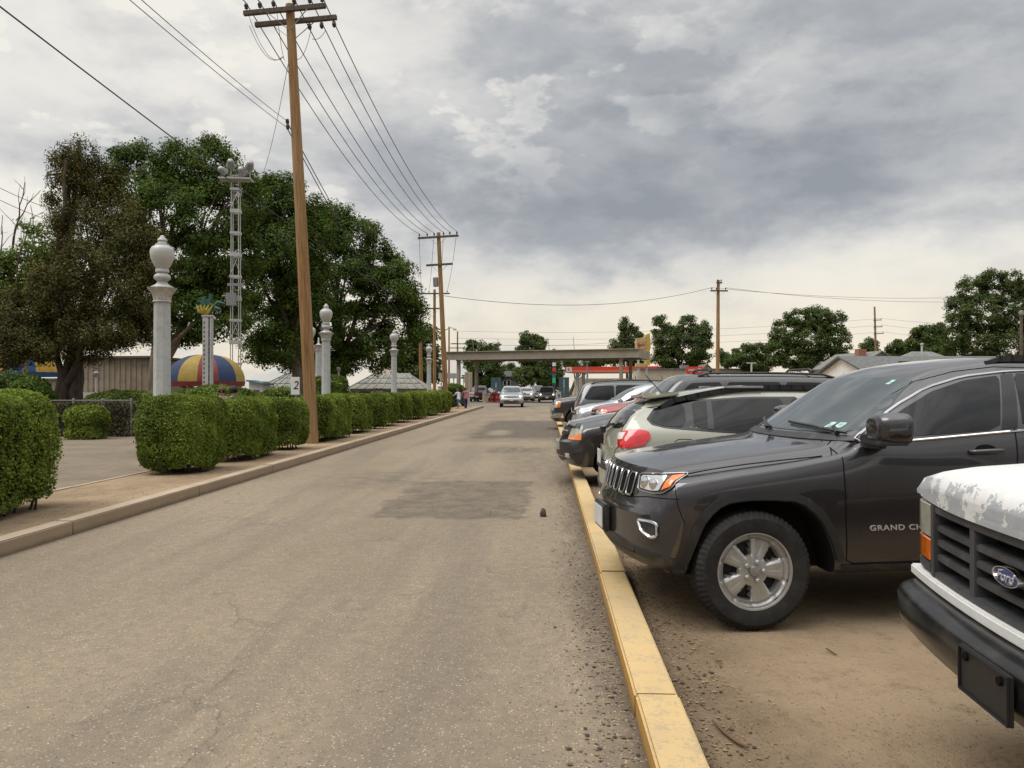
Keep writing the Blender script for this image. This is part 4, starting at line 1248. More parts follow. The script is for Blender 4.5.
def tree(name, label, base, blobs, n, clump, size, leaf, bark, r0, trunk_h=.35, lean=(0, 0), group=None, limbs=9, cat='tree', extra_trunks=(), shell=.55, flat=.75):
    base = Vector(base)
    root = empty(name, label, cat, base, 0, group)
    zt = max(b[0].z + b[3] for b in blobs)
    mid = sum((b[0] for b in blobs), Vector()) / len(blobs)
    top = Vector((base.x + (mid.x - base.x) * .3 + lean[0], base.y + (mid.y - base.y) * .3 + lean[1], base.z + (zt - base.z) * trunk_h))
    mb = MB()
    rel = lambda p: Vector(p) - base
    flare = [rel(base) + Vector((0, 0, -.05)), rel(base) + Vector((0, 0, r0 * .9)), rel(base).lerp(rel(top), .5), rel(top)]
    mb.tube(flare, [r0 * 1.45, r0 * 1.05, r0 * .9, r0 * .72], 10)
    V, cl = crown_leaves(blobs, n, clump, size, shell=shell, flat=flat)
    bl = sorted(blobs, key=lambda b: -b[1] * b[3])[:limbs]
    for b in bl:
        e = b[0] + Vector((0, 0, b[3] * .25))
        P = limb(mb, rel(top) - Vector((0, 0, random.uniform(0, .3) * (top.z - base.z))), rel(e), r0 * .48, r0 * .10)
        for k in range(3):
            q = P[random.randint(3, 6)]; dd = unit(RNG.normal(size=(1, 3)))[0]
            limb(mb, q, rel(b[0] + Vector((dd[0] * b[1], dd[1] * b[2], abs(dd[2]) * b[3])) * 1.0 * 1) if True else q, r0 * .16, r0 * .03, .08, 5, 5)
    for (p0, p1, ra, rb) in extra_trunks: limb(mb, rel(p0), rel(p1), ra, rb, .05, 8, 8)
    mb.build('trunk', bark, root, smooth=True, sharp=70)
    V = V - np.array(base)
    quads_object('crown', V, len(V) // 4, leaf, root)
    return root

def pxblobs(L, d, depth=None, dj=.25):
    """blobs from surveyed bearings: (u, v, half width px, half height px [, d offset m])"""
    out = []
    for b in L:
        dd = d + (b[4] if len(b) > 4 else random.uniform(-1, 1) * dj * b[2] / FPX * d)
        s = dd / FPX
        c = at(b[0], b[1], dd); rx, rz = b[2] * s, b[3] * s
        out.append((c, rx, depth if depth else max(.75 * rx, .8 * rz) if rx < rz * 2 else rx * .6, rz))
    return out

def wob(p, seed, f):
    s = seed * 12.9
    return (np.sin(p[:, 0] * f + s) * np.cos(p[:, 1] * f * 1.3 + s * 2) + np.sin(p[:, 2] * f * 1.7 + p[:, 1] * f * .7 + s * 3) + .6 * np.sin(p[:, 1] * f * 2.3 - p[:, 0] * f * 1.9 + s)) / 2.2

def hedge(label, x0, x1, y0, y1, h, n, size, seed, group='clipped hedge bushes along the left kerb', z0=.11, name='hedge', leaf='leaf_hedge', cat='hedge', foot=.80, k=4.2, amp=.06, stems=True):
    c = Vector(((x0 + x1) / 2, (y0 + y1) / 2, z0)); hx, hy, hz = (x1 - x0) / 2, (y1 - y0) / 2, (h - .06) / 2
    root = empty(name, label, cat, c, 0, group)
    A = np.array([hy * hz, hy * hz, hx * hz * 1.3, hx * hz * .6, hx * hy * 1.3]) * np.array([.35, 1.5, 1, 1, 1])
    fc = RNG.choice(5, n, p=A / A.sum())
    a, b = RNG.uniform(-1, 1, n), RNG.uniform(-1, 1, n)
    p = np.zeros((n, 3))
    one = np.ones(n)
    for f_, (ax, sg) in enumerate(((0, -1), (0, 1), (1, -1), (1, 1), (2, 1))):
        m = fc == f_
        o = [i for i in range(3) if i != ax]
        p[m, ax] = sg; p[m, o[0]] = a[m]; p[m, o[1]] = b[m]
    def shape(p, inset=0.0):
        kh = min(k, 3.3); kz = np.where(p[:, 2] < 0, 11.0, k + 1.0)
        rxy = (np.abs(p[:, 0]) ** kh + np.abs(p[:, 1]) ** kh) ** (1 / kh)
        q = p / ((rxy ** kz + np.abs(p[:, 2]) ** kz) ** (1 / kz))[:, None]
        w_ = np.clip(rxy, 1e-6, None)
        gxy = (rxy ** (kz - 1))[:, None] * np.sign(p[:, :2]) * (np.abs(p[:, :2]) / w_[:, None]) ** (kh - 1)
        nn = unit(np.concatenate([gxy, (np.sign(p[:, 2]) * np.abs(p[:, 2]) ** (kz - 1))[:, None]], 1) / np.array([hx, hy, hz]))
        P = q * np.array([hx, hy, hz])
        zz = (q[:, 2] + 1) / 2
        tp = foot + (1 - foot) * np.clip(zz / .55, 0, 1) ** .7
        P[:, 0] *= tp; P[:, 1] *= (1 - (1 - tp) * hx / max(hx, hy) * .8)
        P[:, 2] += hz + (.06 if stems else -.03)
        P += nn * (wob(P + np.array(c), seed, 2.6) * amp + wob(P + np.array(c), seed + 3, 7.0) * amp * .55)[:, None]
        return P - nn * inset, nn
    P, nn = shape(p)
    ins = RNG.exponential(.035, n) - .03
    sp = RNG.random(n) < .02                                   # shoots standing proud of the clipping
    ins[sp] = -RNG.uniform(.02, .07, sp.sum())
    P = P - nn * ins[:, None]
    V = leaf_quads(P, nn * .8 + np.array([0, 0, .35]), size, 1.6, .75)
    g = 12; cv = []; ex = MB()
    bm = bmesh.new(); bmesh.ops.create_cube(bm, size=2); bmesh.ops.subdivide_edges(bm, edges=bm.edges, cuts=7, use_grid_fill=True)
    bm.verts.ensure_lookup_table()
    cp = np.array([v.co[:] for v in bm.verts]); cP, _ = shape(cp, .085)  # dark inner core, added to block light and view through the leaves
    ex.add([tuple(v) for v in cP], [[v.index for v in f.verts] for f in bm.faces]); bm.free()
    if stems:
        mb = ex
        for i in range(int(6 + 5 * hy)):
            x, y = random.uniform(-hx, hx) * foot * .8, random.uniform(-hy, hy) * foot * .9
            nf = len(mb.f); limb(mb, (x * .8, y, -.02), (x, y + random.uniform(-.1, .1), .45), .018, .01, .1, 4, 5); mb.m[nf:] = [1] * (len(mb.f) - nf)
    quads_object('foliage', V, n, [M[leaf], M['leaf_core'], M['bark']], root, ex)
    return root

# hedge blocks along the strip, each its own plant
HX0, HX1 = -6.84, -5.86
hl = [  # bearing of near front corner, of far end, leaves, leaf size
 ('large clipped hedge bush cut off by the frame, before the driveway gap', None, 90, 42000, .034),
 ('clipped hedge block at the far side of the driveway gap', 189, 240, 46000, .036),
 ('second hedge block beyond the driveway gap, left of the numbered board', 242, 290, 36000, .04),
 ('third hedge block beyond the gap, just before the big utility pole', 292, 313, 18000, .048),
 ('wide hedge block just beyond the big utility pole', 323, 358, 26000, .05),
 ('narrow hedge bush, second beyond the big utility pole', 360, 379, 12000, .055),
 ('small hedge bush, third beyond the big utility pole, before the third urn lamp', 380, 388, 7000, .06),
 ('hedge bush in front of the third urn lamp', 389, 403, 9000, .065),
 ('hedge bush just beyond the third urn lamp', 404, 416, 8000, .07),
 ('hedge bush before the fourth urn lamp', 417, 431, 8000, .075),
 ('hedge bush beside the fourth urn lamp', 432, 444, 7000, .08),
 ('last hedge bush of the row beside two walkers', 445, 454.5, 7000, .085)]
for i, (lb, ua, ub, n, sz) in enumerate(hl):
    ya = 5.6 if ua is None else y_of(ua, HX1)
    yb = y_of(ub, HX1 + .02)
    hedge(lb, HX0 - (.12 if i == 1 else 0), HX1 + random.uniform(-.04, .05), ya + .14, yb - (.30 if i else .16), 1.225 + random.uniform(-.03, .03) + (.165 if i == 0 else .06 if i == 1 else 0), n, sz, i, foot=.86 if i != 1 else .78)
# shrubs and creeper mounds behind the hedge row
sh = [('low spreading shrub behind the hedge left of the nearest urn lamp', 84, 160, 26.5, 1.52, 9000),
      ('bushy shrub at the foot of the nearest urn lamp', 150, 190, 18.5, 1.54, 9000),
      ('mounded green shrub in front of the striped canopy', 176, 262, 21.5, 1.66, 16000),
      ('low shrub behind the hedge left of the numbered board', 262, 302, 27, 1.62, 7000),
      ('round shrub between the big utility pole and the second urn lamp', 308, 346, 31, 2.05, 8000)]
for i, (lb, u0, u1, d, h, n) in enumerate(sh):
    a, b = gnd(u0, d), gnd(u1, d)
    cx, cy = (a.x + b.x) / 2, (a.y + b.y) / 2; wd = (b - a).length
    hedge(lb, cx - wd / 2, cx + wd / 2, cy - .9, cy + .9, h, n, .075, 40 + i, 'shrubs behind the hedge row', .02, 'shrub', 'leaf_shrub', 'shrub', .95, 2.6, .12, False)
hedge('dark bush at the foot of the chain link fence', *(lambda a: (a.x - .58, a.x + .55, a.y - .4, a.y + .5))(gnd(87, 23.4)), 1.0, 6000, .07, 50, None, .02, 'shrub', 'leaf_hedge', 'shrub', .95, 2.8, .1, False)
hedge('dark evergreen shrub under the blue and yellow tent', *(lambda a: (a.x - 1.6, a.x + 1.3, a.y - .6, a.y + .6))(gnd(12, 25)), 2.1, 9000, .08, 52, None, .02, 'shrub', 'leaf_park', 'shrub', .95, 2.5, .16, False)
hedge('clipped bush behind the two walkers', *(lambda a: (a.x - .9, a.x + .9, a.y - 1, a.y + 1))(gnd(453, 62)), 1.95, 4000, .11, 53, None, .0, 'shrub', 'leaf_shrub', 'shrub', .95, 3, .1, False)

# trees -----------------------------------------------------------------
J = [(15, 335, 30, 20), (35, 318, 34, 24), (112, 325, 42, 22), (150, 328, 18, 18), (70, 300, 40, 34), (95, 265, 44, 30), (30, 350, 30, 13), (95, 352, 32, 10), (60, 350, 30, 10), (125, 335, 26, 14), (20, 300, 24, 16), (72, 151, 9, 17), (84, 161, 9, 24), (60, 170, 9, 20), (53, 196, 7, 14), (95, 176, 10, 24), (107, 182, 13, 24), (75, 180, 14, 26), (90, 205, 18, 24), (112, 215, 24, 26), (118, 245, 42, 34), (85, 235, 40, 38), (58, 285, 34, 34), (105, 290, 50, 34), (140, 300, 28, 30), (150, 262, 18, 28), (158, 305, 14, 26), (132, 218, 14, 20),
     (25, 320, 32, 22), (60, 330, 45, 20), (100, 330, 40, 22), (8, 350, 26, 16), (148, 245, 20, 22), (45, 345, 36, 14), (60, 222, 9, 14)]
jb = pxblobs(J, 27, None, .5)
b0 = gnd(56, 27, .0); b1 = gnd(73, 27.4, .0)
jt = []
for (ua, ub, vb) in ((57, 66, 160), (60, 78, 140), (72, 90, 165), (74, 112, 215), (58, 40, 300), (70, 98, 240), (76, 140, 290), (66, 69, 175)):
    jt.append((at(ua, 345, 27), at(ub, vb, 27 + random.uniform(-.6, .6)), .20, .05))
jt.append((gnd(73, 27.3, -.05), at(78, 330, 27.3), .27, .22))
tree('juniper_tree', 'tall brownish juniper with several stems standing at far left', b0, jb, 190000, .27, .070, M['leaf_juniper'], M['bark'], .27, .20, limbs=5, extra_trunks=jt, shell=.4, flat=1.25)
tree('small_tree', 'bright green small tree half hidden behind the juniper at far left', gnd(28, 33), pxblobs([(12, 270, 22, 22), (38, 245, 16, 20), (5, 300, 30, 26), (45, 285, 22, 28), (-25, 285, 28, 30), (30, 222, 10, 10)], 33), 13000, .5, .15, M['leaf_shrub'], M['bark_pale'], .17, .3)
# dead branches over it
dead = empty('dead_tree', 'bare leafless branches reaching over the small green tree at far left', 'tree', gnd(8, 35))
mb = MB(); o = Vector(dead.location)
P = limb(mb, Vector((0, 0, 0)), at(12, 250, 35) - o, .14, .07, .03)
for (u, v) in ((24, 182), (40, 190), (2, 215), (-14, 232), (30, 205)):
    q = limb(mb, P[-1 - random.randint(0, 2)], at(u, v, 35 + random.uniform(-1, 1)) - o, .05, .012, .12)
    for k in range(4):
        s = q[random.randint(2, 6)]; limb(mb, s, s + Vector((random.uniform(-.9, .9), random.uniform(-.5, .5), random.uniform(.1, 1.1))), .018, .006, .1, 4, 5)
mb.build('trunk', M['bark'], dead, smooth=True)

T1 = [(215, 325, 34, 15), (182, 335, 24, 9), (240, 250, 20, 30), (140, 178, 28, 34), (178, 165, 26, 28), (208, 172, 32, 34), (160, 215, 40, 40), (205, 220, 40, 40), (235, 200, 26, 34), (180, 265, 50, 36), (225, 262, 34, 32), (138, 250, 26, 36), (195, 310, 38, 20), (155, 295, 30, 28), (122, 160, 12, 14), (228, 300, 20, 22)]
lim = [(at(158, 372, 42), at(186, 318, 42), .30, .2), (at(186, 318, 42), at(210, 240, 42), .2, .08), (at(165, 350, 42), at(182, 335, 41), .16, .1), (at(182, 335, 41), at(222, 300, 41), .12, .05)]
tree('shade_tree', 'broad dark green shade tree behind the nearest urn lamp', gnd(151, 42), pxblobs(T1, 42), 125000, .62, .135, M['leaf_park'], M['bark_pale'], .42, .38, extra_trunks=lim)
T2 = [(262, 348, 22, 16), (285, 345, 22, 20), (258, 200, 26, 28), (282, 200, 24, 26), (300, 215, 22, 26), (262, 245, 32, 34), (295, 255, 34, 34), (270, 290, 34, 26), (305, 295, 28, 28), (318, 240, 16, 24), (250, 225, 18, 26), (265, 325, 24, 12)]
tree('shade_tree', 'dark leafy tree behind the floodlight tower and big utility pole', gnd(300, 50), pxblobs(T2, 50), 95000, .66, .15, M['leaf_park'], M['bark'], .36, .35)
T3 = [(300, 358, 20, 14), (365, 362, 28, 12), (340, 364, 22, 10), (335, 225, 22, 22), (352, 240, 28, 26), (318, 262, 26, 34), (375, 262, 26, 24), (345, 285, 46, 34), (392, 290, 26, 22), (300, 320, 36, 32), (345, 330, 50, 30), (390, 325, 30, 26), (408, 305, 16, 16), (275, 345, 26, 20), (372, 352, 30, 16), (322, 355, 36, 16), (415, 325, 10, 14), (400, 268, 12, 12)]
tree('shade_tree', 'wide round dark tree spreading behind the second urn lamp', gnd(338, 56), pxblobs(T3, 56), 125000, .74, .165, M['leaf_park'], M['bark'], .5, .3)
tree('street_tree', 'smaller dark tree behind the fourth urn lamp', gnd(412, 78), pxblobs([(410, 355, 16, 20), (425, 345, 12, 22), (398, 365, 14, 16), (432, 365, 10, 16), (420, 372, 18, 12)], 78), 9000, .9, .32, M['leaf_far'], M['bark'], .25, .3)
far = [
 ('round green tree seen under the left half of the overpass', 483, 130, [(478, 352, 11, 10), (490, 356, 12, 10), (472, 362, 8, 10), (483, 370, 17, 12), (494, 372, 10, 10), (480, 382, 14, 7), (497, 347, 4, 4), (472, 346, 5, 6)], 9000),
 ('tall narrow poplar rising over the middle of the overpass', 532, 135, [(526, 338, 5, 7), (534, 342, 7, 9), (530, 353, 12, 12), (540, 350, 6, 12), (523, 356, 6, 9), (534, 368, 14, 12)], 8000),
 ('bushy tree behind the headlights of the waiting cars', 547, 128, [(547, 366, 9, 12), (540, 376, 14, 10), (555, 372, 8, 12), (524, 376, 12, 9), (550, 382, 12, 6)], 6500),
 ('pale green bush behind the small grey house', 508, 150, [(506, 370, 8, 4), (514, 368, 6, 4)], 1500),
 ('low pale green tree behind the fuel station canopy', 570, 160, [(570, 363, 8, 5), (578, 366, 10, 5), (595, 360, 12, 7), (608, 357, 8, 6)], 3500),
 ('dark tree left of the yellow sign', 628, 150, [(626, 328, 6, 9), (630, 340, 12, 14), (618, 350, 9, 10), (635, 356, 14, 12), (612, 358, 8, 6)], 7000),
 ('tall dark twin topped tree behind the yellow sign', 680, 140, [(660, 328, 8, 12), (668, 342, 14, 18), (686, 326, 10, 11), (690, 345, 18, 18), (704, 336, 7, 14), (676, 358, 24, 12), (700, 360, 12, 10)], 12000),
 ('small tree beside the right hand utility pole', 727, 150, [(727, 360, 5, 8), (722, 352, 4, 5)], 1200),
 ('low rounded green tree left of the large round tree', 748, 112, [(746, 354, 14, 9), (760, 352, 10, 8), (738, 362, 12, 7), (758, 364, 18, 8)], 6000),
 ('large round dark tree beyond the white gable', 810, 105, [(800, 318, 14, 10), (818, 318, 16, 12), (832, 322, 12, 12), (788, 334, 18, 16), (812, 340, 26, 20), (836, 342, 14, 18), (780, 350, 14, 16), (800, 358, 26, 12), (830, 358, 18, 10)], 17000),
 ('small dark tree beside the distant power pole', 872, 150, [(870, 346, 6, 6), (874, 350, 7, 6)], 1500),
 ('dark small tree right of the distant power pole', 897, 130, [(896, 349, 8, 8), (890, 353, 6, 5), (903, 352, 7, 6)], 2200),
 ('loose green tree left of the tallest right hand tree', 930, 112, [(926, 338, 14, 12), (940, 334, 10, 9), (914, 346, 9, 9), (932, 350, 18, 10), (912, 334, 5, 6)], 7000),
 ('tall leafy tree at the right edge of the frame', 990, 92, [(972, 290, 16, 14), (992, 280, 14, 11), (1012, 284, 14, 14), (960, 312, 14, 18), (985, 312, 26, 22), (1015, 312, 22, 22), (1040, 300, 22, 26), (956, 338, 12, 14), (978, 342, 24, 18), (1008, 345, 26, 18), (1042, 340, 24, 22), (966, 352, 24, 10)], 26000)]
for lb, u, d, bl, n in far:
    tree('tree', lb, gnd(u, d), pxblobs(bl, d), int(n * 2.8), int(1) * (.0052 * d + .1), .0024 * d, M['leaf_far'], M['bark'], .0022 * d, .35, group='trees beyond the parking lot', limbs=6)

# ------------------------------------------------------------------ urn lamps
M['stone_cap'] = mat('capital_paint', (.42, .40, .36), .6, var=.2, vs=14, dirt=((.2, .18, .14), .5))
def lamp_post(label, loc, group='white urn topped lamp posts', h=4.2, top=True):
    root = empty('lamp_post', label, 'lamp post', loc, R(11), group)
    zc = h - .945                                  # capital top
    mb = MB().lathe([(.22, -.05), (.22, .25), (.17, .32), (.152, .36), (.14, zc - .25)], 8, rot0=PI / 8)
    mb.build('shaft', M['white_post'], root, bevel=.004)
    n = 32; V = []; prof = [(.145, zc - .26), (.165, zc - .245), (.15, zc - .225), (.165, zc - .13), (.205, zc - .06), (.245, zc - .02), (.25, zc)]
    F = []
    for i, (r, z) in enumerate(prof):
        for j in range(n):
            k = 1 - (.13 if j % 4 in (1, 2) else 0) * (1 if 1 < i < 6 else 0)
            V.append((r * k * math.cos(2 * PI * j / n), r * k * math.sin(2 * PI * j / n), z))
    for i in range(len(prof) - 1):
        for j in range(n): F.append((i * n + j, i * n + (j + 1) % n, (i + 1) * n + (j + 1) % n, (i + 1) * n + j))
    F.append(tuple((len(prof) - 1) * n + j for j in range(n)))
    MB().add(V, F).build('capital', M['stone_cap'], root, smooth=True, sharp=35)
    if top:
        MB().lathe([(.20, zc), (.195, zc + .02), (.12, zc + .06), (.085, zc + .10), (.085, zc + .125), (.125, zc + .15), (.142, zc + .175), (.142, zc + .20), (.128, zc + .235), (.09, zc + .26), (.09, zc + .275), (.115, zc + .285), (.115, zc + .33), (.10, zc + .345)], 28).build('pedestal', M['white_post'], root, smooth=True, sharp=55)
        MB().lathe([(.10, zc + .345), (.13, zc + .39), (.17, zc + .47), (.197, zc + .55), (.206, zc + .62), (.20, zc + .68), (.175, zc + .73), (.115, zc + .765)], 32).build('lamp_shade', M['globe'], root, smooth=True)
        MB().lathe([(.12, zc + .765), (.118, zc + .785), (.08, zc + .80), (.07, zc + .84), (.085, zc + .85), (.078, zc + .88), (.045, zc + .905), (.042, zc + .925), (.02, zc + .945), (0, zc + .95)], 20).build('finial', M['white_post'], root, smooth=True, sharp=50)
    else:
        MB().lathe([(.16, zc), (.05, zc + .06), (.02, zc + .32), (0, zc + .34)], 10).build('finial', M['stone_cap'], root, smooth=True)
    return root
for lb, u, d in (('nearest urn lamp post, beside the striped canopy', 162, 13.75), ('second urn lamp post, right of the big utility pole', 326, 24.9), ('third urn lamp post along the hedge', 394, 36.2), ('farthest urn lamp post, left of the second utility pole', 429, 47.5)):
    p = gnd(u, d, .1); lamp_post(lb, p)
lamp_post('urn lamp post half hidden behind the big utility pole', gnd(310.3, 30.5), h=4.15)
lamp_post('white post with spiked top and no urn behind the second urn lamp', gnd(318.5, 34.5), h=4.45, top=False)

# ------------------------------------------------------------------ utility poles and wires
def util_pole(label, loc, h, r0, r1, arms, lean=3.4, rz=0.0, group='wooden utility poles', yoff=0):
    root = empty('utility_pole', label, 'utility pole', loc, 0, group, (R(yoff), -R(lean), rz))
    MB().tube([(0, 0, -.2), (0, 0, h * .33), (0, 0, h * .66), (0, 0, h)], [r0, r0 * .9 + r1 * .1, (r0 + r1) / 2, r1], 16).build('pole', M['wood'], root, smooth=True, sharp=60)
    pts = []
    for (z, x0, x1, y, ins, up) in arms:
        a = MB().box(((x0 + x1) / 2, y, z), (x1 - x0, .10, .125)).build('crossarm', M['arm_wood'], root, bevel=.008)
        mb = MB(); q = min(.55, (x1 - x0) * .3)
        for s in (-1, 1): mb.bar((s * q, y + (.055 if y > 0 else -.055), z - .05), (s * .04, y * .7, z - .5), .03, .012)
        mb.build('brace', M['galv'], a)
        for x in ins:
            mb = MB().lathe([(.012, 0), (.012, .06), (.05, .065), (.045, .10), (.06, .12), (.055, .16), (.035, .20), (.02, .215), (0, .217)], 12)
            i = mb.build('insulator', M['ceramic'], a, smooth=True, sharp=50); i.location = (x, y, z + .06 if up else z - .05); 
            if not up: i.rotation_euler = (PI, 0, 0)
            pts.append((x, y, z + (.27 if up else -.26)))
    Mx = Matrix.LocRotScale(root.location, root.rotation_euler, None)
    return root, [Mx @ Vector(p) for p in pts], Mx

def wire(label, a, b, sag, r=.011, group='overhead wires', n=22, name='wire'):
    a, b = Vector(a), Vector(b); P = []
    for i in range(n + 1):
        t = i / n; p = a.lerp(b, t); p.z -= sag * 4 * t * (1 - t); P.append(p)
    c = (a + b) / 2
    o = MB().tube(P, r, 5).build(name, M['wire'], smooth=True)
    return tag(o, label, 'wire', group)

A1 = [(11.45, -1.2, 1.02, -.17, (-1.12, -.75, -.38, .18, .6, .93), True), (11.29, -1.04, 1.2, .17, (.45, .78, 1.12), False)]
p1, w1, m1 = util_pole('tall weathered utility pole in the hedge with two crossarms at its top', gnd(312.5, 20.3, .1), 11.65, .165, .112, A1, 3.1, R(-2))
p2, w2, m2 = util_pole('second utility pole with two crossarms standing beyond the hedge row', gnd(446.5, 48.5, .0), 11.4, .17, .12, [(11.1, -1.3, 1.3, -.16, (-1.2, -.7, -.25, .35, .75, 1.2), True), (9.35, -.85, .85, -.16, (), True)], 2.6, R(-3))
MB().lathe([(.0, 0), (.16, 0), (.17, .05), (.17, .55), (.12, .6), (0, .62)], 14, (-.32, 0, 8.0)).build('transformer', M['galv'], p2, smooth=True, sharp=40)
MB().tube([(.12, 0, 5.2), (.5, -.1, 5.35), (.75, -.15, 5.3)], .025, 6).lathe([(.02, -.02), (.10, -.06), (.12, -.12), (.0, -.14)], 10, (.8, -.16, 5.3)).build('street_light', M['galv'], p2, smooth=True)
p3, w3, m3 = util_pole('third utility pole, thin, just left of the second one', gnd(434.5, 72), 10.8, .16, .12, [(10.4, -1.45, 1.45, -.16, (-1.2, -.5, .5, 1.2), True), (9.0, -.7, .7, -.16, (), True)], .0)
p4, w4, m4 = util_pole('short brown utility pole in front of the small dark tree', gnd(421.5, 66), 7.3, .17, .13, [(6.3, -1.3, 1.1, -.16, (-.9, .9), True), (5.7, -1.1, 1.0, -.16, (), True)], 1.0)
util_pole('thin dark pole behind the left end of the overpass', gnd(449, 108), 10.2, .14, .10, [(6.6, -.6, .6, -.15, (), True)], 0)
util_pole('pole with two short crossarms behind the left end of the overpass', gnd(457.5, 112), 9.8, .14, .10, [(8.0, -1.0, 1.1, -.15, (), True), (7.4, -1.1, 1.3, -.15, (), True)], 0)
p5, w5, m5 = util_pole('utility pole with one crossarm behind the parking lot', gnd(717.5, 66), 10.85, .17, .125, [(9.9, -.72, .78, -.16, (-.6, -.2, .6), True), (10.6, -.2, .3, -.16, (-.1, .2), True)], -.4, R(4))
p6, w6, m6 = util_pole('distant power pole behind the roofs with stacked side arms', gnd(877, 125), 14.8, .2, .13, [(12.6, -.3, 1.0, -.15, (.9,), True), (11.5, -.3, 1.1, -.15, (1.0,), True), (10.4, -.3, 1.3, -.15, (1.2,), True)], 1.4)
# six conductors between the two near poles, and on towards the camera
for k in range(6):
    a = w1[k]; b = w2[k]
    wire('dark power line strung between the crossarms of the two nearest utility poles', a, b, .95, .014, 'power lines between the two near poles')
    wire('dark power line running overhead from the near crossarm toward the viewer', a, a + Vector((-.1 * (k - 2), -30, .5)), .9, .014, 'power lines toward the viewer')
for k, j in ((0, 0), (2, 1), (3, 2), (5, 3)):
    wire('thin power line between the second and third utility pole', w2[k], w3[j], .5, .013, 'power lines beyond the second pole')
q1 = m1 @ Vector((-.22, -.1, 8.55)); q1b = m1 @ Vector((-.22, -.1, 8.37))
MB().lathe([(.0, -.14), (.04, -.13), (.05, -.05), (.03, 0), (.05, .05), (.04, .13), (0, .14)], 10, (-.2, -.08, 8.46)).build('insulator', M['ceramic'], p1, smooth=True)
wire('upper of two parallel cables reaching the bracket on the near pole from upper left', at(110, -28, 10), q1, .05, .007)
wire('lower of two parallel cables reaching the bracket on the near pole from upper left', at(95, -30, 10), q1b, .05, .007)
wire('twin telephone cable running from the near pole bracket behind the trees', q1, m4 @ Vector((0, 0, 6.4)), .9, .014)
wire('second telephone cable running from the near pole bracket behind the trees', q1b, m4 @ Vector((0, 0, 5.8)), .9, .014)
wire('thick cable crossing the sky from the top left corner to the far poles', at(-70, -47, 12.5), m3 @ Vector((0, 0, 8.2)), .55, .017, n=30)
wire('thin service drop from the near pole down to the floodlight tower', m1 @ Vector((-.1, 0, 10.2)), at(263, 172, 36), .3, .008)
mb = MB()
for (x0, z0, x1, z1, s) in ((-1.12, 11.6, -.16, 10.2, .55), (-.3, 11.6, -.14, 10.1, .35), (.62, 10.9, .15, 10.1, .25), (1.0, 10.8, .62, 10.6, .1), (-1.05, 11.1, -.2, 10.2, .4)):
    P = [Vector((x0 + (x1 - x0) * t, -.2, z0 + (z1 - z0) * t - s * 4 * t * (1 - t))) for t in np.linspace(0, 1, 12)]
    mb.tube(P, .007, 5)
mb.build('jumper_cable', M['wire'], p1, smooth=True)
wire('long thin line from the second pole across to the pole behind the parking lot', m2 @ Vector((.1, 0, 7.4)), w5[0], 1.0, .016)
wire('line leaving the parking lot pole toward the tall tree at the right edge', w5[0], at(1060, 291, 74), .8, .013)
wire('line leaving the parking lot pole, lower of the pair', w5[2], at(1060, 297, 72), .8, .013)
for k, (va, vb) in enumerate(((331, 318), (338, 326), (344, 337))):
    wire('faint wire high over the overpass, stretched toward the distant power pole', at(455, va, 125), w6[k] if k < len(w6) else at(880, vb, 125), 1.0, .016, 'faint wires over the overpass')
    wire('faint wire running right from the distant power pole', w6[k], at(1080, vb + 4, 122), .8, .016, 'faint wires right of the distant pole')
wire('faint wire over the overpass rising toward the yellow sign', at(452, 343, 100), at(700, 334, 100), .8, .016)
wire('upper faint cable entering from the left edge behind the juniper', at(-20, 178, 45), at(120, 222, 60), .6, .018)
wire('lower faint cable entering from the left edge behind the juniper', at(-20, 190, 45), at(120, 234, 60), .6, .018)
# ------------------------------------------------------------------ park things on the left
def tower(loc, h):
    root = empty('floodlight_tower', 'slender white lattice tower carrying four floodlights', 'light tower', loc, R(8))
    mb = MB()
    legs = lambda z: .20 - .035 * z / h
    for sx in (-1, 1):
        for sy in (-1, 1):
            P = [(sx * legs(z), sy * legs(z), z) for z in np.linspace(0, h, 9)]
            mb.tube(P, .027, 6)
    for k, z in enumerate(np.arange(.6, h - .2, 1.05)):
        l = legs(z) + .05
        hh = .17 if k % 2 else .11
        for s in (-1, 1):
            mb.box((0, s * l, z), (2 * l, .03, hh)); mb.box((s * l, 0, z), (.03, 2 * l - .07, hh))
        if z + 1.05 < h:
            l2 = legs(z + 1.05)
            if k % 3 == 0:
                mb.bar((-l, -l, z), (l2, -l2, z + 1.05), .03); mb.bar((l, l, z), (-l2, l2, z + 1.05), .03)
    mb.build('mast', M['white'], root)
    MB().box((0, 0, h + .04), (1.5, .7, .07)).bar((-.7, 0, h + .08), (.7, 0, h + .4), .04).bar((.7, .1, h + .08), (-.7, .1, h + .4), .04).build('platform', M['white'], root)
    MB().box((.1, -.42, h * .56), (.75, .08, .14)).box((-.1, -.38, h * .5), (.42, .26, .6)).build('junction_box', M['galv'], root, bevel=.01)
    for i, (x, z, a) in enumerate(((-.60, .42, -35), (-.22, .78, 10), (.30, .42, -10), (.68, .72, 30))):
        q = Matrix.Rotation(R(a), 4, 'Z') @ Matrix.Rotation(R(62), 4, 'X')
        l = MB().lathe([(.07, .24), (.13, .2), (.17, .07), (.21, -.12), (.23, -.14), (.2, -.16), (.0, -.13)], 18)
        l.v = [tuple((q @ Vector(v)) + Vector((x, -.1, h + z))) for v in l.v]
        l.bar((x, -.05, h + .08), (x, -.05, h + z), .05)
        l.build('floodlight', M['galv'], root, smooth=True, sharp=50)
tower(gnd(235.5, 37, .02), 11.55)

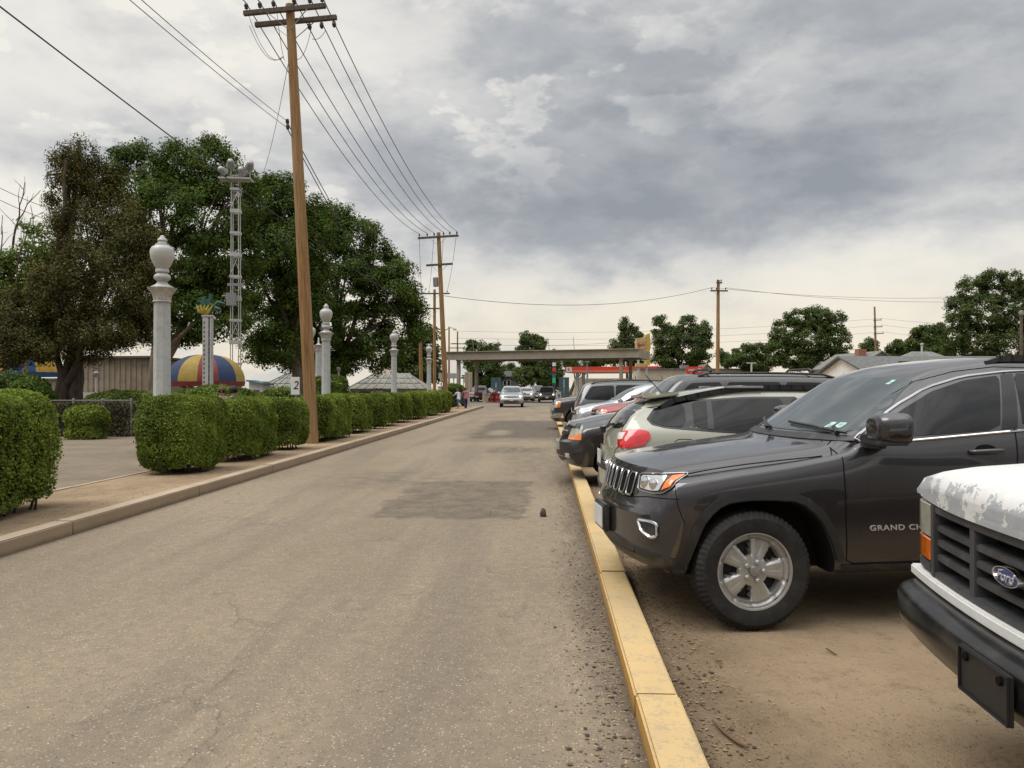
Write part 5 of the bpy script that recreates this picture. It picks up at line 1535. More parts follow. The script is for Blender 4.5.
def canopy(name, label, loc, rad, z0, z1, cols, n=18, flat=.35, poles=True):
    root = empty(name, label, 'canopy', loc, R(12))
    prof = []
    for i in range(9):
        t = i / 8; a = t * PI / 2
        prof.append((rad * math.cos(a) ** .8 if i < 8 else 0.0, z0 + (z1 - z0) * math.sin(a) ** 1.0))
    for j in range(n):
        V = []; F = []
        for i, (r, z) in enumerate(prof):
            for k in range(4):
                a = 2 * PI * (j + k / 3) / n; sagk = 1 - .02 * math.sin(PI * k / 3)
                V.append((r * sagk * math.cos(a), r * sagk * math.sin(a), z))
        for i in range(len(prof) - 1):
            for k in range(3): F.append((i * 4 + k, i * 4 + k + 1, (i + 1) * 4 + k + 1, (i + 1) * 4 + k))
        MB().add(V, F).build('canopy_panel', cols[j % len(cols)], root, smooth=True, fix=False)
    mb = MB().lathe([(rad * .995, z0), (rad * .97, z0 - .22), (rad * .955, z0 - .22), (rad * .98, z0)], 54, cap=False)
    mb.build('valance', cols[0], root, smooth=True)
    if poles:
        mb = MB().tube([(0, 0, 0), (0, 0, z1 - .1)], .11, 12)
        mb.build('mast', M['red_steel'], root, smooth=True)
        mb = MB()
        for j in range(6):
            a = 2 * PI * j / 6; mb.tube([(.1 * math.cos(a), .1 * math.sin(a), z0 - .75), (rad * .85 * math.cos(a), rad * .85 * math.sin(a), z0 + .02)], .06, 6)
        mb.build('strut', M['red_steel'], root, smooth=True)
    return root
M['red_steel'] = mat('red_steel', (.22, .05, .035), .6)
cr, cbl, cy_ = mat('canvas_red', (.17, .028, .026), .8, vs=5), mat('canvas_blue', (.016, .034, .085), .8, vs=5), mat('canvas_yellow', (.27, .19, .035), .8, vs=5)
canopy('ride_canopy', 'round canopy striped red, blue and yellow over a small ride', gnd(206, 36, .02), 1.76, 1.85, 3.12, [cr, cbl, cy_], 12)
canopy('ride_tent', 'blue and yellow striped tent at the far left edge', gnd(8, 39, .02), 2.3, 2.35, 3.7, [mat('tent_blue', (.02, .085, .24), .8), mat('tent_yellow', (.52, .33, .06), .8)], 10)
# ride car under the canopy
rd = empty('ride_platform', 'white low ride platform under the striped canopy', 'ride', gnd(206, 36, .02))
MB().lathe([(1.7, 0), (1.75, .1), (1.75, .35), (1.6, .42), (0, .42)], 28).build('deck', M['white'], rd, smooth=True, sharp=40)
for k in range(6):
    a = 2 * PI * k / 6 + .3
    MB().box((1.15 * math.cos(a), 1.15 * math.sin(a), .75), (.75, .5, .5), 0, Matrix.Rotation(a + PI / 2, 3, 'Z'), .75).build('ride_car', M['white'], rd, bevel=.06)
# white perforated sign post with a green and yellow ornament
sp = empty('sign_post', 'white perforated post topped by a green and yellow palm ornament', 'sign post', gnd(208, 25.5, .02), R(10))
mb = MB().box((-.11, 0, 1.95), (.05, .30, 3.9)).box((.11, 0, 1.95), (.05, .30, 3.9)).box((0, .13, 1.95), (.17, .03, 3.9))
for k in range(13): mb.box((0, -.02, .3 + k * .29), (.17, .2, .04))
mb.box((-.045, -.15, 1.95), (.19, .02, 3.86)); mb.box((0, 0, 3.93), (.34, .34, .06)).build('post', M['white'], sp, bevel=.006)
mb = MB()
for k in range(24): mb.box((-.085, -.163, .25 + k * .15), (.03, .010, .07))
mb.build('slot', M['seam'], sp)
mb = MB(); 
for k in range(11):
    a = R(20 + 14 * k); l = .45 + .2 * math.sin(k * 1.9)
    P = [Vector((0, 0, 4.05)), Vector((math.cos(a) * l * .6, .04 * (k % 3 - 1), 4.05 + math.sin(a) * l)), Vector((math.cos(a) * l, .08 * (k % 3 - 1), 4.02 + math.sin(a) * l * .95))]
    mb.tube(P, [.05, .08, .02], 6)
mb.build('palm_ornament', mat('ornament_green', (.02, .085, .055), .5), sp, smooth=True)
mb = MB()
for k in range(5): mb.tube([(-.02, -.05, 4.0), (-.28 + .08 * k, -.1, 4.08 + .05 * (k % 2)), (-.34 + .13 * k, -.1, 4.3)], [.04, .06, .02], 6)
mb.build('flower_ornament', mat('ornament_yellow', (.33, .25, .03), .5), sp, smooth=True)
M['old_steel'] = mat('old_steel', (.13, .125, .115), .6, .3)
# chain link fence overgrown with dry vines
fa, fb = gnd(40, 24.5), gnd(133, 24.5)
fe = empty('chain_link_fence', 'low chain link fence with dry vines behind the driveway', 'fence', fa)
d = fb - fa; L = d.length; ang = math.atan2(d.y, d.x); fe.rotation_euler = (0, 0, ang)
mb = MB().tube([(0, 0, 1.17), (L, 0, 1.17)], .022, 8); mb.build('top_rail', M['old_steel'], fe, smooth=True)
for k in range(4): MB().tube([(L * (.05 + .31 * k), 0, 0), (L * (.05 + .31 * k), 0, 1.2)], .032, 8).lathe([(.04, 1.2), (.03, 1.24), (0, 1.25)], 8, (L * (.05 + .31 * k), 0, 0)).build('fence_post', M['galv'], fe, smooth=True)
mb = MB()
nn = int((L + 1.2) / .13)
for k in range(nn):
    x = -1.15 + k * .13
    for s in (1, -1):
        a, b = (x, .004 * s, .02), (x + 1.15, .004 * s, 1.17)
        if s < 0: a, b = (x, -.004, 1.17), (x + 1.15, -.004, .02)
        t0, t1 = max(0, -a[0] / 1.15), min(1, (L - a[0]) / 1.15)
        if t1 > t0:
            A, B = Vector(a).lerp(Vector(b), t0), Vector(a).lerp(Vector(b), t1); mb.tube([A, B], .005, 3, cap=False)
mb.build('mesh_wire', M['galv'], fe)
n = 12000; P = np.stack([RNG.uniform(L * .15, L, n), RNG.normal(.08, .09, n), 1.12 * RNG.uniform(0, 1, n) ** .8], 1)
ex = MB(); ex.box((L * .58, .22, .5), (L * .84, .02, .98))
quads_object('vine', leaf_quads(P, RNG.normal(size=(n, 3)) + np.array([0, -1, .3]), .07), n, [M['leaf_vine'], M['leaf_core']], fe, ex)

# buildings -------------------------------------------------------------
M['corrugated'] = mat('corrugated_tan', (.26, .215, .16), .7, var=.18, vs=1.5, dirt=((.13, .10, .075), .5))
M['roof_grey'] = mat('shingle_grey', (.105, .108, .105), .9, var=.25, vs=4, bump=.4, bs=25)
M['roof_green'] = mat('shingle_greygreen', (.15, .155, .14), .9, var=.2, vs=3, bump=.4, bs=20)
M['stucco'] = mat('stucco', (.42, .36, .27), .85, var=.1, vs=1.2)
M['white_wall'] = mat('white_wall', (.62, .62, .60), .75, var=.06)
M['grey_wall'] = mat('grey_wall', (.10, .105, .115), .8)
M['dark_glass'] = M['glass']
def brick():
    N = NT('brick_wall'); b = N.node('ShaderNodeTexBrick'); b.inputs['Scale'].default_value = 5
    N.set(b.inputs['Color1'], (.22, .085, .05)); N.set(b.inputs['Color2'], (.30, .13, .08)); N.set(b.inputs['Mortar'], (.3, .26, .2))
    N.l.new(N.scale((1, 1, 1)), b.inputs['Vector']); N.p(color=b.outputs['Color'], rough=.9); return N.m
M['brick'] = brick()
def local(name, label, u, d, rz, cat='house', z=0.0, group=None): return empty(name, label, cat, gnd(u, d, z), rz + TH, group)

cs = local('metal_shed', 'tan corrugated metal building behind the juniper trunks', 78, 47, R(-4), 'building')
w = 4.4
mb = MB(); k = 0; x = 0
prof = []
while x < w:
    prof += [(x, 0), (x + .17, 0), (x + .21, -.05), (x + .29, -.05), (x + .33, 0)]; x += .34
V = [(a, b, z) for z in (0, 3.35) for a, b in prof]; n = len(prof)
mb.add(V, [(i, i + 1, n + i + 1, n + i) for i in range(n - 1)])
mb.build('wall', M['corrugated'], cs, fix=False)
MB().box((w / 2, 3.0, 1.66), (w - .02, 5.9, 3.32)).build('wall', M['corrugated'], cs)
MB().box((w / 2, 2.9, 3.44), (w + .4, 6.4, .14), 0).build('roof', mat('shed_roof', (.09, .07, .06), .8), cs)
MB().box((.42, -.14, 1.0), (1.9, .08, .62)).build('white_board', M['white'], cs)
MB().box((3.6, -.35, .95), (1.5, .5, .7)).build('brick_planter', M['brick'], cs)
c2 = local('metal_shed', 'smaller tan shed with railings right of the corrugated building', 133, 50, R(-4), 'building')
MB().box((.9, 1.5, 1.55), (1.8, 3, 3.1)).build('wall', M['stucco'], c2)
MB().box((.9, 1.4, 3.2), (2.1, 3.4, .12)).build('roof', M['roof_grey'], c2)
mb = MB()
for z in (1.2, 1.5, 1.8, 2.1): mb.bar((.25, -.08, z), (1.85, -.08, z), .05)
for x in (.25, 1.0, 1.85): mb.bar((x, -.08, 0), (x, -.08, 2.15), .06)
mb.build('railing', M['white'], c2)
c3 = local('park_booth', 'low pale booth with windows behind the left shrub', 26, 42, 0, 'booth')
MB().box((.75, 1, 1.0), (1.5, 2, 2.0)).build('wall', M['stucco'], c3)
MB().box((.75, 1, 2.05), (1.7, 2.2, .1)).build('roof', M['roof_grey'], c3)
for x in (.35, 1.05): 
    f = MB().box((x, -.03, 1.25), (.5, .06, .7)).build('window', M['white'], c3); MB().box((x, -.066, 1.25), (.4, .01, .6)).build('pane', M['glass'], f)
def hip_shed(label, u0, u1, d, zw, zr, inset, ribs):
    p, q = gnd(u0, d, .02), gnd(u1, d, .02); L = (q - p).length
    root = empty('park_shed', label, 'shed', p, math.atan2((q - p).y, (q - p).x))
    MB().box((L / 2, 2.5, zw / 2), (L, 5, zw)).build('wall', M['grey_slat'], root)
    mb = MB().add([(-.2, -.25, zw), (L + .2, -.25, zw), (L + .2, 5.25, zw), (-.2, 5.25, zw), (inset, 2.5, zr), (L - inset, 2.5, zr)], [(0, 1, 5, 4), (1, 2, 5), (2, 3, 4, 5), (3, 0, 4), (3, 2, 1, 0)])
    r = mb.build('roof', M['slat_roof'], root)
    mb = MB()
    for k in range(ribs + 1):
        t = k / ribs; a = Vector((-.2 + (L + .4) * t, -.25, zw + .02)); b = Vector((inset + (L - 2 * inset) * t, 2.5, zr + .02)); mb.bar(a, b, .07, .05)
    for t in (.33, .66): mb.bar((-.2 + (inset + .2) * t, -.25 + 2.75 * t, zw + (zr - zw) * t + .02), (L + .2 - (inset + .2) * t, -.25 + 2.75 * t, zw + (zr - zw) * t + .02), .06, .05)
    mb.build('roof_batten', M['galv'], r)
    for k in range(3):
        x = L * (.2 + .3 * k); MB().box((x, -.03, zw * .45), (.7, .05, zw * .8)).build('door' if k == 1 else 'shutter', M['grey_wall'], root)
M['grey_slat'] = mat('grey_slat', (.36, .34, .29), .8, var=.2, vs=2); M['slat_roof'] = mat('slat_roof', (.25, .24, .195), .75, var=.2, vs=1.5, dirt=((.12, .11, .09), .5))
hip_shed('grey hip roofed shed left of the big utility pole', 258, 312, 58, 1.45, 2.75, 1.6, 7)
hip_shed('wide grey hip roofed shed with battens behind the third urn lamp', 350, 424, 60, 1.5, 2.75, 1.5, 9)
wb = local('white_kiosk', 'small white kiosk with sloped roof right of the floodlight tower', 249, 50, 0, 'kiosk')
MB().box((.45, .8, 1.0), (.9, 1.6, 2.0)).build('wall', M['white_wall'], wb)
MB().add([(-.15, -.15, 2.0), (1.05, -.15, 1.75), (1.05, 1.8, 1.75), (-.15, 1.8, 2.0), (-.15, -.15, 2.1), (1.05, -.15, 1.85), (1.05, 1.8, 1.85), (-.15, 1.8, 2.1)], [(3, 2, 1, 0), (4, 5, 6, 7), (0, 1, 5, 4), (1, 2, 6, 5), (2, 3, 7, 6), (3, 0, 4, 7)]).build('roof', mat('kiosk_roof', (.10, .2, .27), .6), wb)
MB().box((.5, -.02, .85), (.35, .04, 1.2)).build('door', M['grey_wall'], wb)

def gable_house(name, label, u, d, rz, wx, wy, hw, hr, wall, roof, along='X', chim=None, z=0.0, win=(), over=.35):
    root = local(name, label, u, d, rz, 'house', z)
    if along == 'Y':   # gable faces the viewer
        wl = MB().prism([(0, 0), (wx, 0), (wx, hw), (wx / 2, hr), (0, hw)], 0, wy, 0, 'Y')
        sl = math.hypot(wx / 2, hr - hw); mb = MB()
        for s in (0, 1):
            e = Vector((-over if s == 0 else wx + over, 0, hw - over * (hr - hw) / (wx / 2))); t = Vector((wx / 2, 0, hr))
            up = Vector((0, 0, .12))
            mb.add([e + Vector((0, -over, .005)), t + Vector((0, -over, .005)), t + Vector((0, wy + over, .005)), e + Vector((0, wy + over, .005)), e + up + Vector((0, -over, 0)), t + up + Vector((0, -over, 0)), t + up + Vector((0, wy + over, 0)), e + up + Vector((0, wy + over, 0))],
                   [(0, 1, 2, 3), (4, 5, 6, 7), (0, 1, 5, 4), (2, 3, 7, 6), (0, 3, 7, 4)])
    else:
        wl = MB().prism([(0, 0), (wy, 0), (wy, hw), (wy / 2, hr), (0, hw)], 0, wx, 0, 'X')
        mb = MB(); up = Vector((0, 0, .12))
        for s in (0, 1):
            e = Vector((0, -over if s == 0 else wy + over, hw - over * (hr - hw) / (wy / 2))); t = Vector((0, wy / 2, hr))
            A = [e + Vector((-over, 0, .005)), t + Vector((-over, 0, .005)), t + Vector((wx + over, 0, .005)), e + Vector((wx + over, 0, .005))]
            mb.add(A + [p + up for p in A], [(0, 1, 2, 3), (4, 5, 6, 7), (0, 1, 5, 4), (2, 3, 7, 6), (0, 3, 7, 4)])
    wl.build('wall', wall, root)
    r = mb.build('roof', roof, root)
    if chim:
        for (x, y, z0, z1, m, wd) in chim: MB().box((x, y, (z0 + z1) / 2), (wd, wd, z1 - z0)).build('chimney', m, r)
    for (x, zc, ww, hh) in win:
        f = MB().box((x, -.03, zc), (ww, .06, hh)).build('window', M['white_wall'], root)
        MB().box((x, -.066, zc), (ww - .14, .012, hh - .14)).build('pane', M['glass'], f)
    return root
gable_house('brick_house', 'brick house with tan roof behind the wide hip roofed shed', 378, 88, R(6), 3.4, 7, 2.9, 4.6, M['brick'], mat('tan_roof', (.27, .2, .14), .9), 'X', win=((1.6, 2.1, .9, .9),))
gable_house('white_house', 'low white house with dark shingle roof and gable end beyond the charcoal SUV', 869, 50, R(2), 12.5, 7.4, 2.55, 3.68, mat('white_siding', (.72, .72, .70), .7, var=.05), M['roof_grey'], 'X')
gable_house('brick_house', 'brick house with orange gable and square chimney right of the round tree', 858, 72, R(5), 4.4, 8, 3.6, 4.95, M['brick'], M['roof_green'], 'Y', ((1.1, 1.5, 4.1, 5.3, M['brick'], .75),))
gable_house('grey_house', 'pale house with grey green roof left of the brick chimney', 838, 80, R(2), 4.2, 7, 2.9, 4.3, M['stucco'], M['roof_green'], 'X')
hh = local('hip_house', 'grey green hip roofed house with white vent pipe before the tall right tree', 906, 66, R(2))
MB().box((3, 3, 1.6), (6, 6, 3.2)).build('wall', M['stucco'], hh)
rf = MB().add([(-.4, -.4, 3.2), (6.4, -.4, 3.2), (6.4, 6.4, 3.2), (-.4, 6.4, 3.2), (2.2, 3, 4.85), (4.0, 3, 4.85)], [(0, 1, 5, 4), (1, 2, 5), (2, 3, 4, 5), (3, 0, 4), (3, 2, 1, 0)]).build('roof', M['roof_green'], hh)
MB().tube([(2.5, 1.9, 4.0), (2.5, 1.9, 5.35)], .09, 10).lathe([(.09, 5.35), (.14, 5.38), (.14, 5.5), (.09, 5.53), (0, 5.53)], 10, (2.5, 1.9, 0)).build('vent_pipe', M['white'], rf, smooth=True, sharp=40)
MB().tube([(5.6, 1.3, 3.5), (5.6, 1.3, 4.4)], .05, 8).build('vent_pipe', M['galv'], rf, smooth=True)
gable_house('tan_house', 'small tan gabled house between the dark trees and the parking lot pole', 694, 125, R(-4), 4.2, 7, 3.2, 5.4, M['stucco'], mat('brown_roof', (.16, .12, .09), .9), 'Y', win=((2.1, 2.4, 1, 1),))
gh = gable_house('grey_house', 'small dark grey house with pale window seen under the overpass', 500.5, 135, R(2), 3.2, 6, 3.6, 4.5, M['grey_wall'], mat('house_roof', (.07, .07, .075), .9), 'X', win=((.75, 2.5, .6, 1.0), (1.45, 2.5, .6, 1.0)))
mb = MB()
for k in range(8): mb.box((2.0 + .22 * k, -.9, .25 + .22 * k), (.24, 1.0, .1))
mb.bar((1.9, -.3, .9), (3.7, -.3, 2.8), .08); mb.build('staircase', M['white_wall'], gh)
# long beige wall with the red sign and fence in front
bw = local('beige_building', 'long low beige building behind the red station sign', 640, 112, R(3), 'building')
MB().box((9.6, 2.5, 2.15), (19.2, 5, 4.3)).build('wall', M['stucco'], bw)
MB().box((9.6, 2.4, 4.36), (19.4, 5.3, .14)).build('roof', M['roof_grey'], bw)
MB().box((6.9, 1.4, 4.7), (1.1, 1.0, .5)).build('roof_unit', M['galv'], bw)
for x in (3.5, 12.5, 16.0): MB().box((x, -.03, 1.4), (1.1, .06, 2.3)).build('door', M['grey_wall'], bw)
fr = local('pipe_fence', 'row of dark fence posts with rails in front of the beige building', 618, 100, R(2), 'fence')
for k in range(9): MB().tube([(1.15 * k, 0, 0), (1.15 * k, 0, 2.2 + .9 * (k % 3 == 2))], .05, 6).build('fence_post', M['arm_wood'], fr, smooth=True)
MB().tube([(0, 0, 2.1), (9.2, 0, 2.1)], .035, 6).tube([(0, 0, 1.1), (9.2, 0, 1.1)], .03, 6).build('rail', M['arm_wood'], fr, smooth=True)

# the overpass: a long flat beam on columns across the road ----------------
M['concrete_beam'] = mat('beam_concrete', (.27, .235, .18), .85, var=.12, vs=.8, dirt=((.14, .12, .09), .4))
a, b = gnd(446.5, 84), gnd(639, 77)
ov = empty('overpass', 'long flat tan canopy beam on columns spanning the road', 'overpass', a, math.atan2((b - a).y, (b - a).x))
L = (b - a).length
zb_, zt_ = 4.62, 5.45
MB().box((L / 2, 0, (zb_ + zt_) / 2), (L, .18, zt_ - zb_)).box((L / 2, -.06, zt_ + .04), (L + .1, .4, .08)).build('girder', M['concrete_beam'], ov)
MB().box((L / 2, 3.2, zb_ + .3), (L - .1, 6.2, .2)).build('deck', mat('deck_soffit', (.13, .09, .06), .85), ov)
MB().box((L / 2, 6.4, (zb_ + zt_) / 2), (L, .18, zt_ - zb_)).build('girder', M['concrete_beam'], ov)
MB().box((L - .09, 3.2, (zb_ + zt_) / 2), (.18, 6.2, zt_ - zb_)).build('end_beam', M['concrete_beam'], ov)
for x in (1.25, L - 1.9): 
    for y in (.45, 5.6):
        MB().box((x, y, zb_ / 2 + .05), (.34, .34, zb_ + .1)).box((x, y, .3), (.55, .55, .6)).box((x, y, zb_ - .03), (.5, .5, .14)).build('column', M['concrete_beam'], ov, bevel=.02)
for k, x in enumerate((3.2, 6.1, 11.7, 14.4)):
    MB().tube([(x, 0, zt_), (x - .12, 0, zt_ + 1.35)], .03, 6).build('rod', M['galv'], ov, smooth=True)

# fuel station -----------------------------------------------------------
M['station_red'] = mat('station_red', (.52, .045, .025), .5, var=.08); M['station_pale'] = mat('station_orange', (.58, .14, .07), .5)
a, b = gnd(565, 138), gnd(657, 133)
fs = empty('fuel_station', 'red fuel station canopy on white columns beyond the overpass', 'fuel station', a, math.atan2((b - a).y, (b - a).x))
L = (b - a).length
MB().box((L / 2, 5, 4.85), (L, 10, 1.0)).build('canopy', M['station_red'], fs)
MB().box((L / 2, -.02, 4.55), (L, .03, .32)).build('canopy_stripe', M['station_pale'], fs)
MB().box((-.02, 5, 4.55), (.03, 10, .32)).build('canopy_stripe', M['station_pale'], fs)
MB().box((L / 2, 5, 4.33), (L - .1, 9.9, .05)).build('soffit', M['white_wall'], fs)
lg = MB().box((.75, -.035, 4.9), (1.0, .02, .85)).build('logo_panel', M['white_wall'], fs)
text_obj('logo_letter', 'K', M['station_red'], Matrix.Translation((.75, -.05, 4.9)) @ Matrix.Rotation(PI / 2, 4, 'X'), lg, size=.8, offset=.03)
for x in (1.7, L - 1.8):
    for y in (2.5, 7.5): MB().box((x, y, 2.15), (.55, .55, 4.3)).build('column', M['white_wall'], fs, bevel=.03)
for x in (3.5, 9, 13):
    p = MB().box((x, 3.4, 1.0), (.9, .6, 1.9)).build('fuel_pump', M['station_red'], fs, bevel=.05); MB().box((x, 3.09, 1.35), (.6, .03, .6)).build('display', M['seam'], p)
MB().box((6, 14, 1.7), (14, 5, 3.4)).build('shop_wall', M['stucco'], fs)
gs = local('station_sign', 'red station sign board in front of the beige building', 686.5, 95, R(2), 'sign')
MB().box((1.0, 0, 3.78), (2.05, .2, .86)).build('board', M['station_red'], gs, bevel=.02)
MB().box((.3, .05, 1.7), (.16, .16, 3.4)).box((1.7, .05, 1.7), (.16, .16, 3.4)).build('post', M['galv'], gs)
text_obj('lettering', 'CIRCLE', M['white_wall'], Matrix.Translation((.68, -.115, 3.78)) @ Matrix.Rotation(PI / 2, 4, 'X'), gs, size=.31, offset=.010)
mb = MB().lathe([(.19, 0), (.19, .01), (.25, .01), (.25, 0)], 28, (1.62, -.105, 3.78), axis='Y', cap=False); mb.build('logo_ring', M['white_wall'], gs)
text_obj('logo_letter', 'K', M['white_wall'], Matrix.Translation((1.62, -.115, 3.78)) @ Matrix.Rotation(PI / 2, 4, 'X'), gs, size=.32, offset=.015)
pt = local('price_sign', 'tall thin fuel price sign with green panel left of the station canopy', 554, 118, 0, 'sign')
MB().box((0, 0, 3.3), (.55, .25, 6.6)).build('post', mat('sign_blue', (.03, .035, .06), .5), pt, bevel=.02)
for z, h, m in ((7.1, 1.0, mat('sign_brown', (.2, .1, .09), .6)), (5.2, .55, M['white_wall']), (4.4, .6, M['station_red']), (2.75, .85, mat('price_green', (.02, .30, .10), .4, emit=.25)), (3.5, .5, mat('price_blue', (.05, .09, .22), .5))):
    MB().box((0, -.14, z), (.5, .04, h)).build('sign_panel', m, pt)
ys = local('pylon_sign', 'yellow pylon sign with red script lettering on two white legs', 636.5, 88, R(22), 'sign')
YM = mat('sign_yellow', (.50, .34, .075), .55, var=.12, vs=2); YD = mat('sign_cream', (.47, .36, .17), .55, var=.12, vs=2)
MB().prism([(0, 5.55), (1.25, 5.35), (1.25, 7.45), (0, 7.25)], -.0, .3, 0, 'Y').build('sign_face', YD, ys)
MB().prism([(1.26, 4.1), (1.78, 4.2), (1.78, 5.7), (1.70, 5.85), (1.86, 6.2), (1.72, 7.9), (1.26, 7.7)], -.08, .4, 0, 'Y').build('sign_side', YM, ys)
mb = MB()
sc = [(.15, 6.35), (.22, 6.75), (.32, 6.7), (.2, 6.4), (.35, 6.35), (.42, 6.6), (.38, 6.1), (.45, 6.55), (.55, 6.6), (.52, 6.4), (.62, 6.42), (.66, 6.6), (.68, 6.4), (.78, 6.45), (.85, 6.85), (.82, 6.45), (.95, 6.5), (1.0, 6.65), (1.05, 6.5)]
mb.tube([(x, -.03, z) for x, z in sc], .035, 6); mb.tube([(.2, -.03, 6.0), (1.0, -.03, 6.05)], .03, 6)
mb.build('script_lettering', mat('sign_script', (.36, .05, .035), .5), ys)
for x in (.35, 1.42): MB().tube([(x, .15, 0), (x, .15, 5.5)], .14, 10).build('leg', M['white'], ys, smooth=True)
MB().box((.6, .1, 4.2), (1.3, .3, .4)).build('lower_panel', YD, ys)
sg = local('notice_sign', 'small white square sign on a post under the right end of the overpass', 616.5, 88, 0, 'sign')
MB().box((0, 0, 2.2), (.62, .03, .7)).build('sign_face', M['white_wall'], sg); MB().tube([(0, .04, 0), (0, .04, 2.5)], .03, 6).build('post', M['galv'], sg)
lp = local('light_pole', 'plain grey light pole in front of the station canopy', 587.3, 92, 0, 'light pole')
MB().tube([(0, 0, 0), (0, 0, 4.7)], [.13, .10], 8).build('pole', M['galv'], lp, smooth=True); MB().box((0, -.15, 4.7), (.5, .5, .16)).build('lamp', M['galv'], lp, bevel=.03)
rl = local('street_lamp', 'slim lamp pole with small head at the right frame edge', 1021.5, 42, 0, 'street lamp')
MB().tube([(0, 0, 0), (0, 0, 5.6)], [.10, .075], 10).build('pole', M['arm_wood'], rl, smooth=True); MB().lathe([(.0, 5.55), (.10, 5.56), (.13, 5.66), (.10, 5.8), (0, 5.82)], 12).build('lamp', M['galv'], rl, smooth=True)
tp = local('vent_mast', 'short white mast with crossbar behind the black SUV', 751.5, 60, 0, 'mast')
MB().tube([(0, 0, 0), (0, 0, 3.5)], .07, 8).build('pole', M['white'], tp, smooth=True); MB().box((0, 0, 3.52), (.75, .08, .08)).build('crossbar', M['white'], tp)
# gate things down the road ------------------------------------------------
M['teal'] = mat('booth_teal', (.035, .075, .085), .6, var=.2, vs=2)
for lb, u, d in (('dark teal ticket gate panel left of the oncoming silver crossover', 496, 108), ('dark teal ticket gate panel beside the fuel station', 564, 106)):
    g = local('gate_panel', lb, u, d, 0, 'gate', 0, 'teal gate panels')
    for k in (-1, 1): MB().box((.36 * k, 0, 1.6), (.68, .12, 2.9)).build('panel', M['teal'], g, bevel=.02)
    MB().box((0, .1, 1.55), (1.6, .06, .12)).box((0, .1, .4), (1.6, .06, .12)).build('brace', M['grey_wall'], g)
RB = mat('barrel_red', (.33, .03, .025), .5)
for lb, u, d in (('red plastic barrel nearest the silver crossover', 498.5, 84), ('red plastic barrel left of two others beside the gate', 493, 85), ('red plastic barrel between the gate and the other barrels', 495.8, 88)):
    g = local('barrel', lb, u, d, 0, 'barrel', 0, 'red barrels at the gate')
    MB().lathe([(.30, 0), (.31, .05), (.29, .08), (.29, .4), (.31, .42), (.31, .46), (.29, .48), (.29, .85), (.31, .88), (.30, .95), (.0, .95)], 18).build('body', RB, g, smooth=True, sharp=45)
    MB().lathe([(.315, .95), (.315, .99), (.1, 1.03), (.08, 1.15), (0, 1.16)], 18).build('lid', RB, g, smooth=True, sharp=45)
g = local('litter_bin', 'cream litter bin left of the red barrels', 485, 82, 0, 'bin')
MB().lathe([(.24, 0), (.27, .75), (.28, .78), (.28, .84)], 14).build('body', mat('bin_cream', (.42, .33, .21), .7), g, smooth=True, sharp=45); MB().lathe([(.29, .84), (.25, .95), (.1, 1.0), (0, 1.0)], 14).build('lid', M['grey_wall'], g, smooth=True)
g = local('sandwich_board', 'small white board with blue print right of the dark red crossover', 559, 82, 0, 'sign')
MB().box((0, 0, .62), (.42, .04, 1.15), 0, Matrix.Rotation(R(8), 3, 'X')).box((0, .22, .62), (.42, .04, 1.15), 0, Matrix.Rotation(R(-8), 3, 'X')).build('board', M['white_wall'], g)
MB().box((0, -.035, .75), (.2, .01, .3), 0, Matrix.Rotation(R(8), 3, 'X')).build('print', mat('print_blue', (.04, .12, .35), .6), g)
g = local('traffic_cone', 'orange traffic cone beside the white board', 562, 80, 0, 'cone')
MB().box((0, 0, .03), (.36, .36, .06)).lathe([(.14, .06), (.03, .7), (0, .7)], 14).build('cone', mat('cone_orange', (.6, .12, .03), .6), g, smooth=True, sharp=40)
g = local('road_sign', 'tan backed road sign on a white post beside the walkers', 469, 61, R(20), 'road sign')
MB().tube([(0, 0, 0), (0, 0, 2.85)], .06, 8).build('post', M['white'], g, smooth=True); MB().box((-.02, .07, 2.1), (.62, .03, 1.45)).build('sign_face', mat('sign_tan', (.36, .30, .21), .6), g)
g = local('street_sign', 'small green street name sign under the left end of the overpass', 463.5, 90, 0, 'street sign')
MB().tube([(0, 0, 0), (0, 0, 3.0)], .04, 6).build('post', M['galv'], g, smooth=True); MB().box((0, -.03, 2.75), (.62, .02, .2)).box((0, -.03, 3.0), (.5, .02, .18), 0, Matrix.Rotation(R(40), 3, 'Z')).build('sign_face', mat('street_green', (.02, .2, .11), .5), g)
g = local('name_board', 'white horizontal board behind the second utility pole', 447.5, 62, 0, 'sign')
MB().box((0, 0, 2.55), (1.45, .06, .42)).build('board', M['white'], g, bevel=.01); MB().tube([(-.5, .06, 0), (-.5, .06, 2.5)], .05, 8).build('post', M['white'], g, smooth=True); MB().tube([(.5, .06, 0), (.5, .06, 2.5)], .05, 8).build('post', M['white'], g, smooth=True)
g = local('utility_box', 'small white box with grey roof behind the last hedge bushes', 441, 70, 0, 'cabinet')
MB().box((0, .3, .8), (.5, .6, 1.6)).build('body', M['white_wall'], g); MB().box((0, .3, 1.66), (.65, .75, .1)).build('roof', M['roof_grey'], g)
g = local('number_board', 'white board with a black number 2 behind the hedge', 295.3, 26, R(-4), 'sign', .02)
MB().box((0, 0, 1.62), (.30, .05, .60)).build('board', M['white_wall'], g, bevel=.008)
MB().box((0, .05, .7), (.08, .05, 1.4)).build('post', M['galv'], g)
text_obj('number', '2', M['seam'], Matrix.Translation((.02, -.03, 1.63)) @ Matrix.Rotation(PI / 2, 4, 'X'), g, size=.40, shear=.2)
